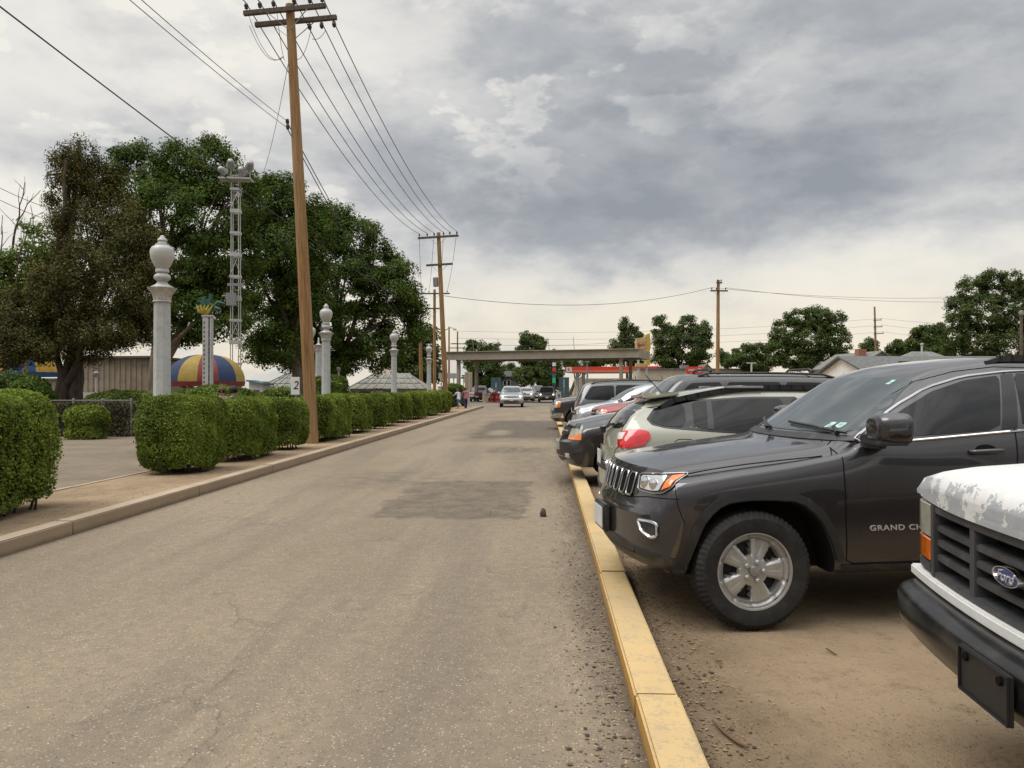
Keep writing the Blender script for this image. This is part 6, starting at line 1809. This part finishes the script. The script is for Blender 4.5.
for lb, u, d, h in (('short white lamp stand in front of the corrugated building', 96.2, 40, 2.35), ('short white lamp stand below the wide round tree', 338.5, 52, 2.9)):
    g = local('garden_lamp', lb, u, d, 0, 'lamp', .02, 'short white lamps')
    MB().tube([(0, 0, 0), (0, 0, h - .2)], .05, 8).build('post', M['white'], g, smooth=True); MB().lathe([(.04, h - .25), (.14, h - .12), (.15, h), (.08, h + .05), (0, h + .06)], 12).build('lamp_shade', M['galv'], g, smooth=True)
# ------------------------------------------------------------------ the parked row beyond the charcoal SUV
base = dict(L=4.7, W=1.86, H=1.74, zg=.98, zc=1.12, xh=.12, xc=1.18, xw=1.92, xr=4.25, xb=4.55, zd=1.10, b0=1.07, b1=1.15, fx=.92, rx=3.70, r=.36, pillars=(2.50, 3.42), dp=(4.28, 4.05))
def spec(**k): s = dict(base); s.update(k); return s
def park(u, d, rz=0.0, L=0.0):
    p = gnd(u, d); return (p.x + (L if rz > 1.5 else 0), p.y, 0)

# pale green wagon, tail to the kerb
sb = spec(L=4.45, W=1.80, H=1.60, zg=.86, zc=1.02, xh=.14, xc=1.1, xw=1.95, xr=3.86, xb=4.37, zd=1.06, b0=1.00, b1=1.12, fx=.88, rx=3.52, r=.335, pillars=(2.40, 3.28), dp=(4.02, 3.80), bt=.66, ch=.40, droop=.13, rwt=.055, rwb=.80, rw=.66, rim=.205, tl=(.0, .01), gap=.05)
sp_ = paint('pale_green_paint', (.315, .315, .255), .0, .32, .10)
c = std_car('parked_wagon', 'pale khaki green wagon parked tail first with bright red tail lamp', sb, None, park(599, 9.15, PI, 4.45), PI + R(2), 'sub', 'wagon', ROW, paintmat=sp_)
w = .90
for o in list(children(c.root)):
    if o.name.startswith(('tail_light', 'side_window')): bpy.data.objects.remove(o)
for sd in (-1, 1):
    y = sd * w; D = (0, -sd, 0)
    Dt = (-.72, -sd * .69, 0)
    P = [(4.30, sd * .66, 1.09), (4.30, sd * .66, .945), (4.20, sd * .80, .93), (4.07, sd * .87, .965), (4.01, sd * .87, 1.045), (4.05, sd * .865, 1.11), (4.15, sd * .80, 1.13)]
    t = c.panel('tail_light', P, Dt, M['red_lens'], .012, .04, round_=1, k=.14)
    c.panel('reverse_lens', [(4.29, sd * .665, 1.08), (4.29, sd * .665, 1.02), (4.23, sd * .74, 1.02), (4.22, sd * .74, 1.095)], Dt, M['white_lens'], .017, .04, t)
    c.panel('pillar_cover', [(2.30, y, 1.045), (2.36, y, 1.475), (2.9, y, 1.475), (3.60, y, 1.43), (3.78, y, 1.405), (3.93, y, 1.34), (4.03, y, 1.235), (3.98, y, 1.175), (3.84, y, 1.142), (3.3, y, 1.10)], D, M['gloss_black'], .003, .06, round_=1, k=.08)
    for P in ([(3.62, y, 1.155), (3.60, y, 1.405), (3.74, y, 1.39), (3.90, y, 1.33), (3.99, y, 1.235), (3.95, y, 1.19), (3.84, y, 1.16)],):
        c.panel('side_window', P, D, M['glass'], .005, .05, round_=1)
    c.panel('side_window', [(2.50, y, 1.07), (2.56, y, 1.455), (2.9, y, 1.455), (3.52, y, 1.415), (3.54, y, 1.145)], D, M['glass'], .005, .06, round_=1, k=.08)
    c.panel('pillar_cover', [(3.33, y, 1.13), (3.31, y, 1.43), (3.36, y, 1.425), (3.40, y, 1.13)], D, M['gloss_black'], .009, .05)
    c.panel('side_window', [(1.32, y, 1.03), (1.74, y, 1.33), (2.0, y, 1.44), (2.46, y, 1.455), (2.42, y, 1.06)], D, M['glass'], .005, .06, round_=1, k=.08)
    mb = MB()
    fd = [(3.55, y, .92), (3.75, y, .92), (3.76, y, 1.03), (3.54, y, 1.03)]
    c.trim('', fd, D, .004, None, True, 0, mb=mb, round_=1); mb.build('fuel_flap_seam', M['seam'], c.root)
    mb = MB(); P = []
    for k in range(15):
        x = 2.05 + 1.78 * k / 14
        h = c.hit((x, sd * .575, 3), Vector((0, 0, -1)), Vector((1, 0, 0)), Vector((0, 1, 0)), 0)[0]
        P.append(h + Vector((0, 0, .004 if k in (0, 14) else .045)))
    for k in range(14): mb.bar(P[k] - (P[k + 1] - P[k]) * .1, P[k + 1] + (P[k + 1] - P[k]) * .1, .04, .055)
    r_ = mb.build('roof_rail', M['black_plastic'], c.root)
    MB().box((2.95, sd * .60, P[7].z + .012), (.42, .03, .025)).build('rail_trim', M['alloy'], r_, bevel=.005)
    c.panel('wheel_flare', [(3.52 + .42 * math.cos(a), y, .345 + .42 * math.sin(a)) for a in np.linspace(PI * 1.02, -.02 * PI, 18)] + [(3.52 + .465 * math.cos(a), y, .345 + .465 * math.sin(a)) for a in np.linspace(-.02 * PI, PI * 1.02, 18)], D, M['trim_plastic'], .012, .05)
sp2 = MB().prism([(4.00, 1.445), (3.64, 1.49), (3.66, 1.525), (4.02, 1.475)], -.58, .58, 0, 'Y').build('spoiler', sp_, c.root, bevel=.01)
MB().prism([(4.023, 1.45), (4.03, 1.47), (4.0, 1.475)], -.25, .25, 0, 'Y').build('brake_light', M['red_lens'], sp2)
MB().tube([(4.41, .0, 1.10), (4.36, .28, 1.16), (4.34, .38, 1.165)], .016, 6).box((4.42, 0, 1.085), (.06, .12, .07)).build('rear_wiper', M['black_plastic'], c.root, smooth=True)
c.panel('bumper_step', [(4.5, -.55, .66), (4.5, .55, .66), (4.5, .62, .72), (4.5, -.62, .72)], (-1, 0, 0), M['trim_plastic'], .02, .06)
c.panel('bumper_cover', [(4.5, -.7, .36), (4.5, .7, .36), (4.5, .62, .47), (4.5, -.62, .47)], (-1, 0, 0), M['black_plastic'], .012, .06)
MB().tube([(3.72, .0, 1.50), (3.92, .0, 1.72)], .006, 5).build('antenna', M['black_plastic'], c.root)
mb = MB(); c.trim('', [(4.5, -.70, .76), (4.5, -.71, 1.0), (4.5, -.66, 1.15), (4.5, -.55, 1.44)], (-1, 0, 0), .005, None, mb=mb, off=0); c.trim('', [(4.5, .70, .76), (4.5, .71, 1.0), (4.5, .66, 1.15), (4.5, .55, 1.44)], (-1, 0, 0), .005, None, mb=mb, off=0); c.trim('', [(4.5, -.70, .75), (4.5, .70, .75)], (-1, 0, 0), .005, None, mb=mb, off=0)
mb.build('tailgate_seam', M['seam'], c.root)

# black SUV with cross bars, nose over the kerb
db = spec(noplate=True, L=4.90, W=1.84, H=1.80, zg=1.00, zc=1.17, xh=.16, xc=1.30, xw=1.98, xr=4.55, xb=4.80, zd=1.15, b0=1.10, b1=1.14, fx=.98, rx=3.92, r=.37, pillars=(2.62, 3.56), dp=(4.62, 4.50), bt=.70, bow=.26, rails='cross', rw=.72, hl=.24, droop=.04, gap=.08)
bk = paint('black_paint', (.008, .008, .009), .1, .25, .07)
c = std_car('parked_suv', 'black SUV with roof bars, its nose hanging over the yellow kerb', db, None, park(557, 12.95), R(2), 'dur', 'SUV', ROW, paintmat=bk)
for o in list(bpy.data.objects):
    if o.parent == c.root and o.name.startswith('headlight'): bpy.data.objects.remove(o)
LO = mat('smoky_lens', (.38, .37, .31), .18, .2, coat=.8, var=.2, vs=12)
for sd in (-1, 1):
    D = (.72, -sd * .69, 0); w = .92
    P = [(.14, sd * w * .62, .745), (.15, sd * w * .62, .915), (.26, sd * w * .82, .925), (.34, sd * w * .91, .90), (.36, sd * w * .92, .745)]
    h = c.panel('headlight', P, D, LO, .008, .05, round_=1, k=.12)
    c.panel('indicator', [(.15, sd * w * .65, .75), (.15, sd * w * .65, .795), (.26, sd * w * .80, .80), (.30, sd * w * .87, .84), (.345, sd * w * .915, .845), (.355, sd * w * .92, .75)], D, M['amber'], .012, .05, h)
    c.panel('bumper_band', [(.05, sd * w * .30, .55), (.05, sd * w * .30, .70), (.2, sd * w * .84, .70), (.52, sd * w * .98, .70), (.52, sd * w * .98, .55)], D, M['black_plastic'], .015, .05)
    c.panel('fog_light', [(.1, sd * w * .62, .46), (.1, sd * w * .62, .53), (.2, sd * w * .74, .53), (.2, sd * w * .74, .46)], D, M['lens'], .006, .05)
c.panel('bumper_band', [(0, -.34, .56), (0, .34, .56), (0, .34, .70), (0, -.34, .70)], (1, 0, 0), M['alloy'], .016, .05)

std = [
 ('parked_car', 'pale silver crossover between the black SUV and the red car', spec(L=4.5, W=1.80, H=1.62, zg=.99, zc=1.14, xc=1.15, xw=2.05, xr=3.9, xb=4.3, zd=1.1, b0=1.08, b1=1.13, fx=.92, rx=3.55, r=.33, pillars=(2.45, 3.25), dp=(4.0, 3.8), bt=.62, droop=.07), (.42, .44, .44), 595, 16.2, 0, 'car', .2),
 ('parked_car', 'red hatchback with amber corner lamp in the parked row', spec(L=4.4, W=1.80, H=1.74, zg=1.09, zc=1.21, xc=1.12, xw=1.9, xr=3.9, xb=4.2, zd=1.15, b0=1.14, b1=1.18, fx=.88, rx=3.5, r=.34, pillars=(2.45, 3.3), dp=(4.0, 3.8), amber=True, bt=.60), (.26, .014, .016), 588, 19.2, 0, 'car', .1),
 ('parked_car', 'silver car with long windscreen beyond the red hatchback', spec(L=4.5, W=1.82, H=1.68, zg=1.0, zc=1.16, xc=1.10, xw=2.05, xr=3.9, xb=4.3, zd=1.1, b0=1.1, b1=1.14, fx=.90, rx=3.6, r=.325, pillars=(2.5, 3.35), dp=(4.05, 3.85), bt=.60), (.40, .42, .43), 570, 22.4, 0, 'car', .45),
 ('parked_suv', 'dark grey SUV parked tail to the kerb beyond the silver car', spec(L=4.8, W=1.88, H=1.80, xr=4.35, xb=4.68, b1=1.16, r=.36, rails=True, dp=(4.45, 4.2)), (.085, .085, .092), 572, 26.0, PI, 'SUV', .4),
 ('parked_suv', 'black truck nosed SUV with chrome bumper at the far end of the row', spec(L=5.0, W=1.98, H=1.86, zg=1.12, zc=1.25, xc=1.4, xw=2.1, xr=4.6, xb=4.9, zd=1.2, b0=1.18, b1=1.22, fx=.98, rx=3.95, r=.385, pillars=(2.72, 3.65), dp=(4.65, 4.5), bt=.72, hl=.30, bow=.10, amber=True, rails=True), (.012, .012, .014), 550.5, 29.6, 0, 'SUV', .1)]
far_park = {}
for nm, lb, s, colr, u, d, rz, cat, met in std:
    c = std_car(nm, lb, s, colr, park(u, d, rz, s['L']), rz + R(random.uniform(-1, 2)), 'w%d' % int(s['r'] * 1000), cat, ROW, metal=met)
    if 'truck nosed' in lb:
        c.panel('bumper_band', [(0, -.78, .46), (0, .78, .46), (0, .84, .64), (0, -.84, .64)], (1, 0, 0), M['chrome'], .02, .06)
        for sd in (-1, 1):
            c.panel('bumper_band', [(.08, sd * .80, .46), (.08, sd * .80, .64), (.45, sd * .98, .64), (.45, sd * .98, .46)], (.6, -sd * .8, 0), M['chrome'], .021, .06)
# more of the row farther on and one small white car
c = std_car('parked_car', 'low white car half hidden at the far end of the row', spec(L=4.4, W=1.76, H=1.42, zg=.78, zc=.92, xc=1.15, xw=2.0, xr=3.3, xb=3.9, zd=.97, deck=True, b0=.88, b1=.94, fx=.9, rx=3.45, r=.31, pillars=(2.4, 3.1), dp=(3.55, 3.3), bt=.56), (.60, .61, .60), park(566, 33.5), R(3), 'w310', 'car', ROW, metal=.0, detail=False)
# oncoming traffic, lamps lit
onc = [
 ('oncoming_car', 'silver crossover with lit headlamps coming up the road', spec(L=5.1, W=1.98, H=1.74, zg=1.0, zc=1.12, bt=.66), (.33, .34, .35), 511.5, 62, .3, 'car', R(92), True),
 ('oncoming_car', 'white car partly hidden behind the silver crossover', spec(L=4.6, W=1.84, H=1.66), (.5, .49, .47), 525.5, 90, .0, 'car', R(88), True),
 ('oncoming_suv', 'black SUV with one visible lit lamp in the queue', spec(L=5.0, W=2.0, H=1.92, zg=1.1, zc=1.22, b0=1.15, b1=1.2, r=.38), (.014, .014, .015), 537, 97, .1, 'SUV', R(90), True),
 ('oncoming_car', 'dark red crossover with lit headlamps at the station side', spec(L=4.7, W=1.90, H=1.72), (.055, .024, .024), 547, 82, .3, 'car', R(91), True),
 ('waiting_car', 'grey car roof showing behind the white car in the queue', spec(L=4.7, W=1.86, H=1.75), (.18, .19, .2), 530.5, 112, .4, 'car', R(90), False),
 ('waiting_pickup', 'maroon and silver pickup facing the road at the left gate', spec(L=5.4, W=1.98, H=1.86, zg=1.08, zc=1.2, b0=1.14, b1=1.16, xr=3.2, xb=3.3, zd=1.2, deck=True, pillars=(2.5, 2.9), dp=(3.25, 3.15), r=.37, fx=.98, rx=4.1), (.085, .022, .024), 477, 88, .2, 'pickup truck', R(86), False),
 ('waiting_car', 'small pale car with lit lamp between the pickup and the barrels', spec(L=4.4, W=1.76, H=1.5), (.30, .31, .29), 485.5, 98, .3, 'car', R(86), True)]
for nm, lb, s, colr, u, d, met, cat, rz, lit in onc:
    p = gnd(u, d); std_car(nm, lb, s, colr, (p.x, p.y, 0), rz, 'w%d' % int(s['r'] * 1000), cat, 'cars waiting down the road', lit=lit, detail=False, metal=met, dx=.12)

# ------------------------------------------------------------------ people
SK = mat('skin', (.42, .24, .16), .55, var=.06)
def person(label, loc, rz, h, shirt, trousers, hair, stride=.0, arm=.0, lean=.0, shorts=False, cap=None, skin=None, group=None):
    root = empty('person', label, 'person', loc, rz, group)
    J = {}; E = []; rad = {}
    def j(n, p, r, par=None):
        J[n] = len(J); pts.append(Vector(p) * h); rad[n] = r * h
        if par: E.append((J[par], J[n]))
    pts = []
    s = math.sin
    ly = lambda z: lean * (z - .53)
    j('pelvis', (0, 0, .52), .085); j('waist', (0, -ly(.62), .62), .072, 'pelvis'); j('chest', (0, -ly(.74), .74), .088, 'waist'); j('collar', (0, -ly(.815), .815), .055, 'chest'); j('neck', (0, -ly(.85), .85), .034, 'collar')
    j('jaw', (0, -ly(.88) - .014, .885), .045, 'neck'); j('skull', (0, -ly(.94), .94), .058, 'jaw'); j('crown', (0, -ly(.965), .968), .045, 'skull')
    for sd, sw in ((-1, stride), (1, -stride)):
        n = 'l' if sd < 0 else 'r'
        j(n + 'hip', (sd * .055, 0, .49), .072, 'pelvis')
        ky = -.24 * s(sw); kz = .49 - .225 * math.cos(sw)
        j(n + 'knee', (sd * .058, ky, kz), .047, n + 'hip')
        bend = max(0, -sw) * .9 + .05
        ay = ky - .235 * s(sw - bend); az = kz - .235 * math.cos(sw - bend)
        j(n + 'ankle', (sd * .056, ay, max(.035, az)), .029, n + 'knee'); j(n + 'toe', (sd * .062, ay - .10, max(.018, az - .02)), .022, n + 'ankle')
        j(n + 'shoulder', (sd * .112, -ly(.80), .80), .042, 'collar')
        aw = -sw * .9 + arm * (1 if sd < 0 else .6)
        ey, ez = -ly(.80) - .165 * s(aw), .80 - .165 * math.cos(aw)
        j(n + 'elbow', (sd * .135, ey, ez), .031, n + 'shoulder')
        fw = aw + .35 + abs(arm) * .8
        wy, wz = ey - .145 * s(fw), ez - .145 * math.cos(fw)
        j(n + 'wrist', (sd * .13, wy, wz), .021, n + 'elbow')
        j(n + 'hand', (sd * .128, wy - .05 * s(fw + .2), wz - .05 * math.cos(fw + .2)), .019, n + 'wrist')
    me = bpy.data.meshes.new('body'); me.from_pydata(pts, E, [])
    o = bpy.data.objects.new('tmp', me); COL.objects.link(o)
    sk = o.modifiers.new('s', 'SKIN'); sk.use_smooth_shade = True
    for nm, i in J.items(): me.skin_vertices[0].data[i].radius = (rad[nm], rad[nm] * (.78 if nm in ('chest', 'waist', 'pelvis') else 1))
    me.skin_vertices[0].data[0].use_root = True
    sb_ = o.modifiers.new('d', 'SUBSURF'); sb_.levels = 1; sb_.render_levels = 1
    dg = bpy.context.evaluated_depsgraph_get(); nm = bpy.data.meshes.new_from_object(o.evaluated_get(dg)); bpy.data.objects.remove(o)
    nm.materials.clear()
    for m in (skin or SK, shirt, trousers, M['seam']): nm.materials.append(m)
    hipz = .50 * h
    for p in nm.polygons:
        c = p.center / h; r = abs(c.x)
        if c.z > .845: k = 0
        elif c.z > .505 and (r < .12 or c.z > .70): k = 1
        elif r > .115 and c.z > .40: k = 0
        elif c.z > (.33 if shorts else .05): k = 2
        elif c.z > .045: k = 0
        else: k = 3
        p.material_index = k; p.use_smooth = True
    b = link('body', nm, root)
    hy = -lean * (.94 - .53) * h
    hm = MB().lathe([(.0, .062), (.03, .058), (.05, .042), (.062, .012), (.064, -.02), (.055, -.045)], 14, cap=False)
    hm.v = [(x * h, y * h * 1.08 + hy + .008 * h, z * h + .945 * h) for x, y, z in hm.v]
    hm.build('hair', hair, root, smooth=True)
    if cap: 
        cm = MB().lathe([(.0, .07), (.035, .066), (.055, .05), (.067, .02), (.067, .012)], 14); cm.v = [(x * h, y * h * 1.08 + hy, z * h + .947 * h) for x, y, z in cm.v]
        cm.box((0, hy - .09 * h, .96 * h), (.10 * h, .08 * h, .008 * h)); cm.build('cap', cap, root, smooth=True)
    else:
        nz = MB().box((0, hy - .062 * h, .925 * h), (.014 * h, .02 * h, .026 * h)).build('nose', skin or SK, b, bevel=.004)
    return root
cl = lambda n, c: mat(n, c, .85, var=.15, vs=10)
DK = cl('dark_hair', (.02, .014, .01)); BR = cl('brown_hair', (.08, .045, .025))
person('person in white and blue shirt walking with bare legs at the hedge end', gnd(459, 54, .0), R(215), 1.52, cl('shirt_white_blue', (.45, .48, .58)), cl('shorts_blue', (.02, .06, .26)), BR, .55, .5, .35, True)
person('person in pink plaid top and dark jeans beside the white sign post', gnd(465.5, 55.5, .0), R(200), 1.60, cl('shirt_pink', (.32, .12, .15)), cl('jeans', (.02, .025, .04)), BR, .25, .3, .1)
sg = MB()
a = person('fair haired person with dark glasses seen over the hedge near the striped canopy', gnd(222, 19.3, .02), R(15), 1.58, cl('shirt_tan', (.3, .2, .15)), cl('trousers_grey', (.1, .1, .1)), BR, .1)
MB().box((0, -.088, 1.472), (.135, .03, .035)).build('sunglasses', M['seam'], a, bevel=.006)
person('person in dark cap seen over the hedge beside the fair haired person', gnd(233.5, 19.1, .02), R(60), 1.58, cl('shirt_green', (.05, .08, .06)), cl('trousers_dark', (.03, .03, .04)), DK, .1, cap=cl('cap_dark', (.02, .02, .025)))
for lb, u, d, h, m in (('person in black by the hip roofed shed, left of a pair', 372, 52, 1.46, (.02, .02, .02)), ('person in dark red by the hip roofed shed, middle of three', 376.5, 52.5, 1.54, (.12, .03, .03)), ('person in navy by the hip roofed shed, right of a pair', 380.5, 52, 1.54, (.02, .03, .08)), ('child in grey far behind the hedge below the wide tree', 354, 53, 1.36, (.09, .08, .08))):
    person(lb, gnd(u, d, .02), R(random.uniform(-60, 60)), h, cl('shirt', m), cl('trousers', (.03, .03, .035)), DK, .1, group='visitors behind the hedge')

# ------------------------------------------------------------------ small things on the ground
def stone(me_seed, r):
    bm = bmesh.new(); bmesh.ops.create_icosphere(bm, subdivisions=2, radius=r)
    rr = random.Random(me_seed); o = Vector((rr.uniform(0, 9), rr.uniform(0, 9), rr.uniform(0, 9)))
    from mathutils import noise as mn
    for v in bm.verts: v.co *= 1 + .55 * mn.noise(v.co / r * .9 + o); v.co.z *= .75
    me = bpy.data.meshes.new('stone'); bm.to_mesh(me); bm.free()
    me.materials.append(M['clod']); return me
M['clod'] = mat('clod', (.06, .045, .034), .95, var=.4, vs=40)
s_ = link('stone', stone(3, .055)); s_.location = gnd(543, 9.4, .035); s_.scale = (.8, .8, 1.5)
tag(s_, 'dark clod of earth lying alone on the road', 'stone')
# twigs
TW = mat('twig_bark', (.11, .065, .035), .9)
for lb, pts, r in (('long crooked twig on the dirt in front of the charcoal SUV', [(712, 3.60), (724, 3.48), (738, 3.38), (748, 3.33)], .009), ('short pale twig left of the long crooked one', [(703, 3.22), (712, 3.17)], .006), ('short brown twig under the nose of the pickup', [(826, 4.6), (836, 4.5)], .007), ('small twig behind the front wheel shadow of the charcoal SUV', [(715, 4.4), (722, 4.35)], .006)):
    P = [gnd(u, d, r + .004 + random.uniform(0, .006)) for u, d in pts]
    mb = MB().tube(P, [r * .6] + [r] * (len(P) - 2) + [r * .5] if len(P) > 2 else [r * .7, r * .5], 6)
    if len(P) > 2: mb.tube([P[1], P[1] + Vector((.05, .06, .004))], [r * .5, r * .2], 5)
    tag(mb.build('twig', TW, smooth=True), lb, 'twig', 'twigs')
def debris(name, label, boxes, mats, n, smin, smax, flat):
    """loose stones and litter nobody could count"""
    mb = MB(); ico = [(0, 0, 1), (.89, 0, .45), (.28, .85, .45), (-.72, .53, .45), (-.72, -.53, .45), (.28, -.85, .45), (0, 0, -.6)]
    fc = [(0, 1, 2), (0, 2, 3), (0, 3, 4), (0, 4, 5), (0, 5, 1), (6, 2, 1), (6, 3, 2), (6, 4, 3), (6, 5, 4), (6, 1, 5)]
    tot = sum(b[4] for b in boxes)
    for (x0, x1, y0, y1, wgt, z) in boxes:
        for k in range(int(n * wgt / tot)):
            y = y0 + (y1 - y0) * random.random() ** 1.6; x = random.triangular(x0, x1, x0 if x0 > .5 else x1)
            s = random.uniform(smin, smax) * random.choice((.6, .8, 1, 1.3)); a = random.uniform(0, 6.28); e = random.uniform(.5, 1.0)
            V = []
            for (p, q, r) in ico:
                p, q = p * s * random.uniform(.7, 1.2), q * s * e
                V.append((x + p * math.cos(a) - q * math.sin(a), y + p * math.sin(a) + q * math.cos(a), z + (r + .35) * s * flat))
            mb.add(V, fc, random.randrange(len(mats)))
    return tag(mb.build(name, mats, fix=False), label, 'gravel', None, 'stuff')
g1 = mat('pebble_pale', (.36, .30, .22), .9); g2 = mat('pebble_dark', (.09, .075, .06), .9); g3 = mat('pebble_brown', (.2, .14, .09), .9)
debris('gravel', 'loose pebbles and grit along the yellow kerb and on the lot', [(-.25, .42, 1.9, 16, 3, .002), (.63, 1.3, 1.9, 12, 3, .002), (.63, 3.2, 2.0, 9, 2.2, .002), (-5.05, -4.6, 4, 25, 1.5, .002), (-4.5, .3, 2.0, 14, 1.6, .002)], [g1, g1, g3, g3], 6500, .0022, .006, .8)
l1 = mat('litter_brown', (.12, .07, .04), .9, var=.4, vs=30); l3 = mat('litter_tan', (.2, .13, .07), .95); l2 = mat('litter_dark', (.04, .03, .022), .95)
lt = debris('leaf_litter', 'dead leaves and bark bits blown against the yellow kerb', [(.02, .41, 1.9, 14, 4, .003), (.63, 1.05, 1.9, 9, 4, .003), (-6.6, -5.4, 5, 20, 1.2, .112)], [l1, l3, l3, l2], 4500, .004, .014, .25)
lt['category'] = 'leaf litter'
# ------------------------------------------------------------------ camera, light, sky
cam = bpy.data.cameras.new('camera'); cam.sensor_width = 36; cam.lens = FPX / 1024 * 36; cam.clip_end = 3000; cam.clip_start = .05
co = bpy.data.objects.new('camera', cam); COL.objects.link(co)
co.location = (0, 0, EYE); co.rotation_euler = (R(90) + math.atan((VH - 384) / FPX), 0, TH)
SC.camera = co
SUN_EL, SUN_AZ = R(60), R(250)      # azimuth clockwise from +Y: high behind the camera, veiled by cloud
sd = Vector((math.sin(SUN_AZ) * math.cos(SUN_EL), math.cos(SUN_AZ) * math.cos(SUN_EL), math.sin(SUN_EL)))
su = bpy.data.lights.new('sun', 'SUN'); su.energy = 2.3; su.angle = R(42); su.color = (1, .95, .88)
so = bpy.data.objects.new('sun', su); COL.objects.link(so); so.location = (0, -20, 40)
so.rotation_euler = (-sd).to_track_quat('-Z', 'Y').to_euler()

W = bpy.data.worlds.new('World'); SC.world = W; W.use_nodes = True
class WN(NT):
    def __init__(s, w):
        s.t = w.node_tree; s.n = s.t.nodes; s.l = s.t.links; s.m = w
        s.b = s.n.get('Background'); s.out = s.n.get('World Output'); s.co = s.n.new('ShaderNodeTexCoord')
N = WN(W)
sky = N.node('ShaderNodeTexSky', sky_type='NISHITA', sun_disc=False, sun_elevation=SUN_EL, sun_rotation=SUN_AZ)
sky.dust_density = 2.0
dirv = N.co.outputs['Generated']
X, Y, Z = N.xyz(dirv)
zc = N.math('ADD', N.math('MAXIMUM', Z, 0.0), .22)
cx = N.math('DIVIDE', X, zc); cy = N.math('DIVIDE', Y, zc)
cb = N.node('ShaderNodeCombineXYZ'); N.set(cb.inputs[0], cx); N.set(cb.inputs[1], cy); N.set(cb.inputs[2], N.math('MULTIPLY', Z, 2.0))
pl = cb.outputs[0]
az = N.math('ARCTAN2', X, Y); elv = N.math('ARCSINE', Z)
def lobe(u, v, sa, se, amt):
    """a thick or thin stretch of the cloud deck, given by compass bearing and elevation"""
    d = (at(u, v, 1.0) - Vector((0, 0, EYE))).normalized()
    a0, e0 = math.atan2(d.x, d.y), math.asin(d.z)
    p = N.math('MULTIPLY', N.math('SUBTRACT', az, a0), 1 / R(sa)); q = N.math('MULTIPLY', N.math('SUBTRACT', elv, e0), 1 / R(se))
    s = N.math('ADD', N.math('MULTIPLY', p, p), N.math('MULTIPLY', q, q))
    return N.math('MULTIPLY', N.math('EXPONENT', N.math('MULTIPLY', s, -1.0)), amt)
big = N.noise(.9, 5, .52, N.scale((1, .9, 1), pl, (3.1, .4, 0)), .3)
bl = N.scale((1, 1, 2.1), dirv)
mid = N.noise(5.5, 8, .56, N.scale((1, 1, 1), bl, (1.7, 5.2, 0)), .15)
fin = N.noise(15, 9, .60, N.scale((1, 1, 1), bl, (8, 2, 0)), .2)
puff = N.noise(9.0, 10, .58, N.scale((1, 1, 1), bl, (4.3, 7.7, 2)), .1)
val = N.math('ADD', .57, N.math('MULTIPLY', N.math('SUBTRACT', big, .5), .55))
val = N.math('ADD', val, N.math('MULTIPLY', N.math('SUBTRACT', N.ramp(mid, .36, .62), .5), .30))
val = N.math('ADD', val, N.math('MULTIPLY', N.math('SUBTRACT', fin, .5), .32))
pm = N.math('MULTIPLY', N.ramp(puff, .525, .60), N.math('ADD', lobe(560, 90, 16, 6, .9), lobe(130, 110, 20, 11, 1.1)), clamp=True)
val = N.math('ADD', val, N.math('MULTIPLY', pm, .22))
for L in ((750, 180, 24, 5.5, -.25), (900, 100, 22, 9, -.16), (560, 190, 15, 6, -.13), (120, 135, 11, 4.5, -.20), (620, 30, 16, 6, .05), (40, 150, 10, 3, -.10),
          (945, 270, 10, 3.4, .36), (1010, 215, 8, 3.0, .16), (560, 330, 24, 5, .26), (900, 345, 22, 4, .30), (70, 20, 22, 11, .22), (10, 230, 18, 7, .32), (230, 60, 9, 6, .12), (420, 230, 10, 3, .04)):
    val = N.math('ADD', val, lobe(*L))
cr = N.node('ShaderNodeValToRGB'); N.set(cr.inputs[0], N.math('MULTIPLY', val, 1.0, clamp=True))
el = cr.color_ramp.elements
el[0].position = .08; el[0].color = (.290, .314, .348, 1)
el[1].position = 1.0; el[1].color = (.85, .82, .75, 1)
for p, c in ((.28, (.365, .386, .415)), (.48, (.49, .50, .512)), (.66, (.64, .635, .625)), (.84, (.77, .755, .715))):
    e = el.new(p); e.color = (*c, 1)
warm = N.math('MULTIPLY', N.ramp(Z, .02, .20, 1.0, 0), N.ramp(val, .45, .8))
col = N.mix(N.math('MULTIPLY', warm, .7), cr.outputs[0], (.86, .765, .585))
zen = N.ramp(Z, .60, .96, 1.0, 3.4)              # an overcast sky is brightest overhead
back = N.math('ADD', N.ramp(Y, -.25, .25, 0, 1.0), N.math('MULTIPLY', N.ramp(Y, -.25, .25, 1.0, 0), N.ramp(Z, .12, .48, .42, 1.35)))   # unseen low sky behind the viewer dimmed to darken reflections in glass and paint
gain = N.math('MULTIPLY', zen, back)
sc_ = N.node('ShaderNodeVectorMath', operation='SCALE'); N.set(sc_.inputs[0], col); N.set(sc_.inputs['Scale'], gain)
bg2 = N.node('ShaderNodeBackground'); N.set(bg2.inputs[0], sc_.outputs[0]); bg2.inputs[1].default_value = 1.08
N.l.new(sky.outputs[0], N.b.inputs[0]); N.b.inputs[1].default_value = .05
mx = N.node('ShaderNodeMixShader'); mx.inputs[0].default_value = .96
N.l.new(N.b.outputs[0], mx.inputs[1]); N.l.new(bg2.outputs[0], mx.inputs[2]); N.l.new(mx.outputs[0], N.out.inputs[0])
SC.view_settings.view_transform = 'Standard'; SC.view_settings.look = 'None'; SC.view_settings.exposure = 0
SC.cycles.max_bounces = 6; SC.cycles.transparent_max_bounces = 4
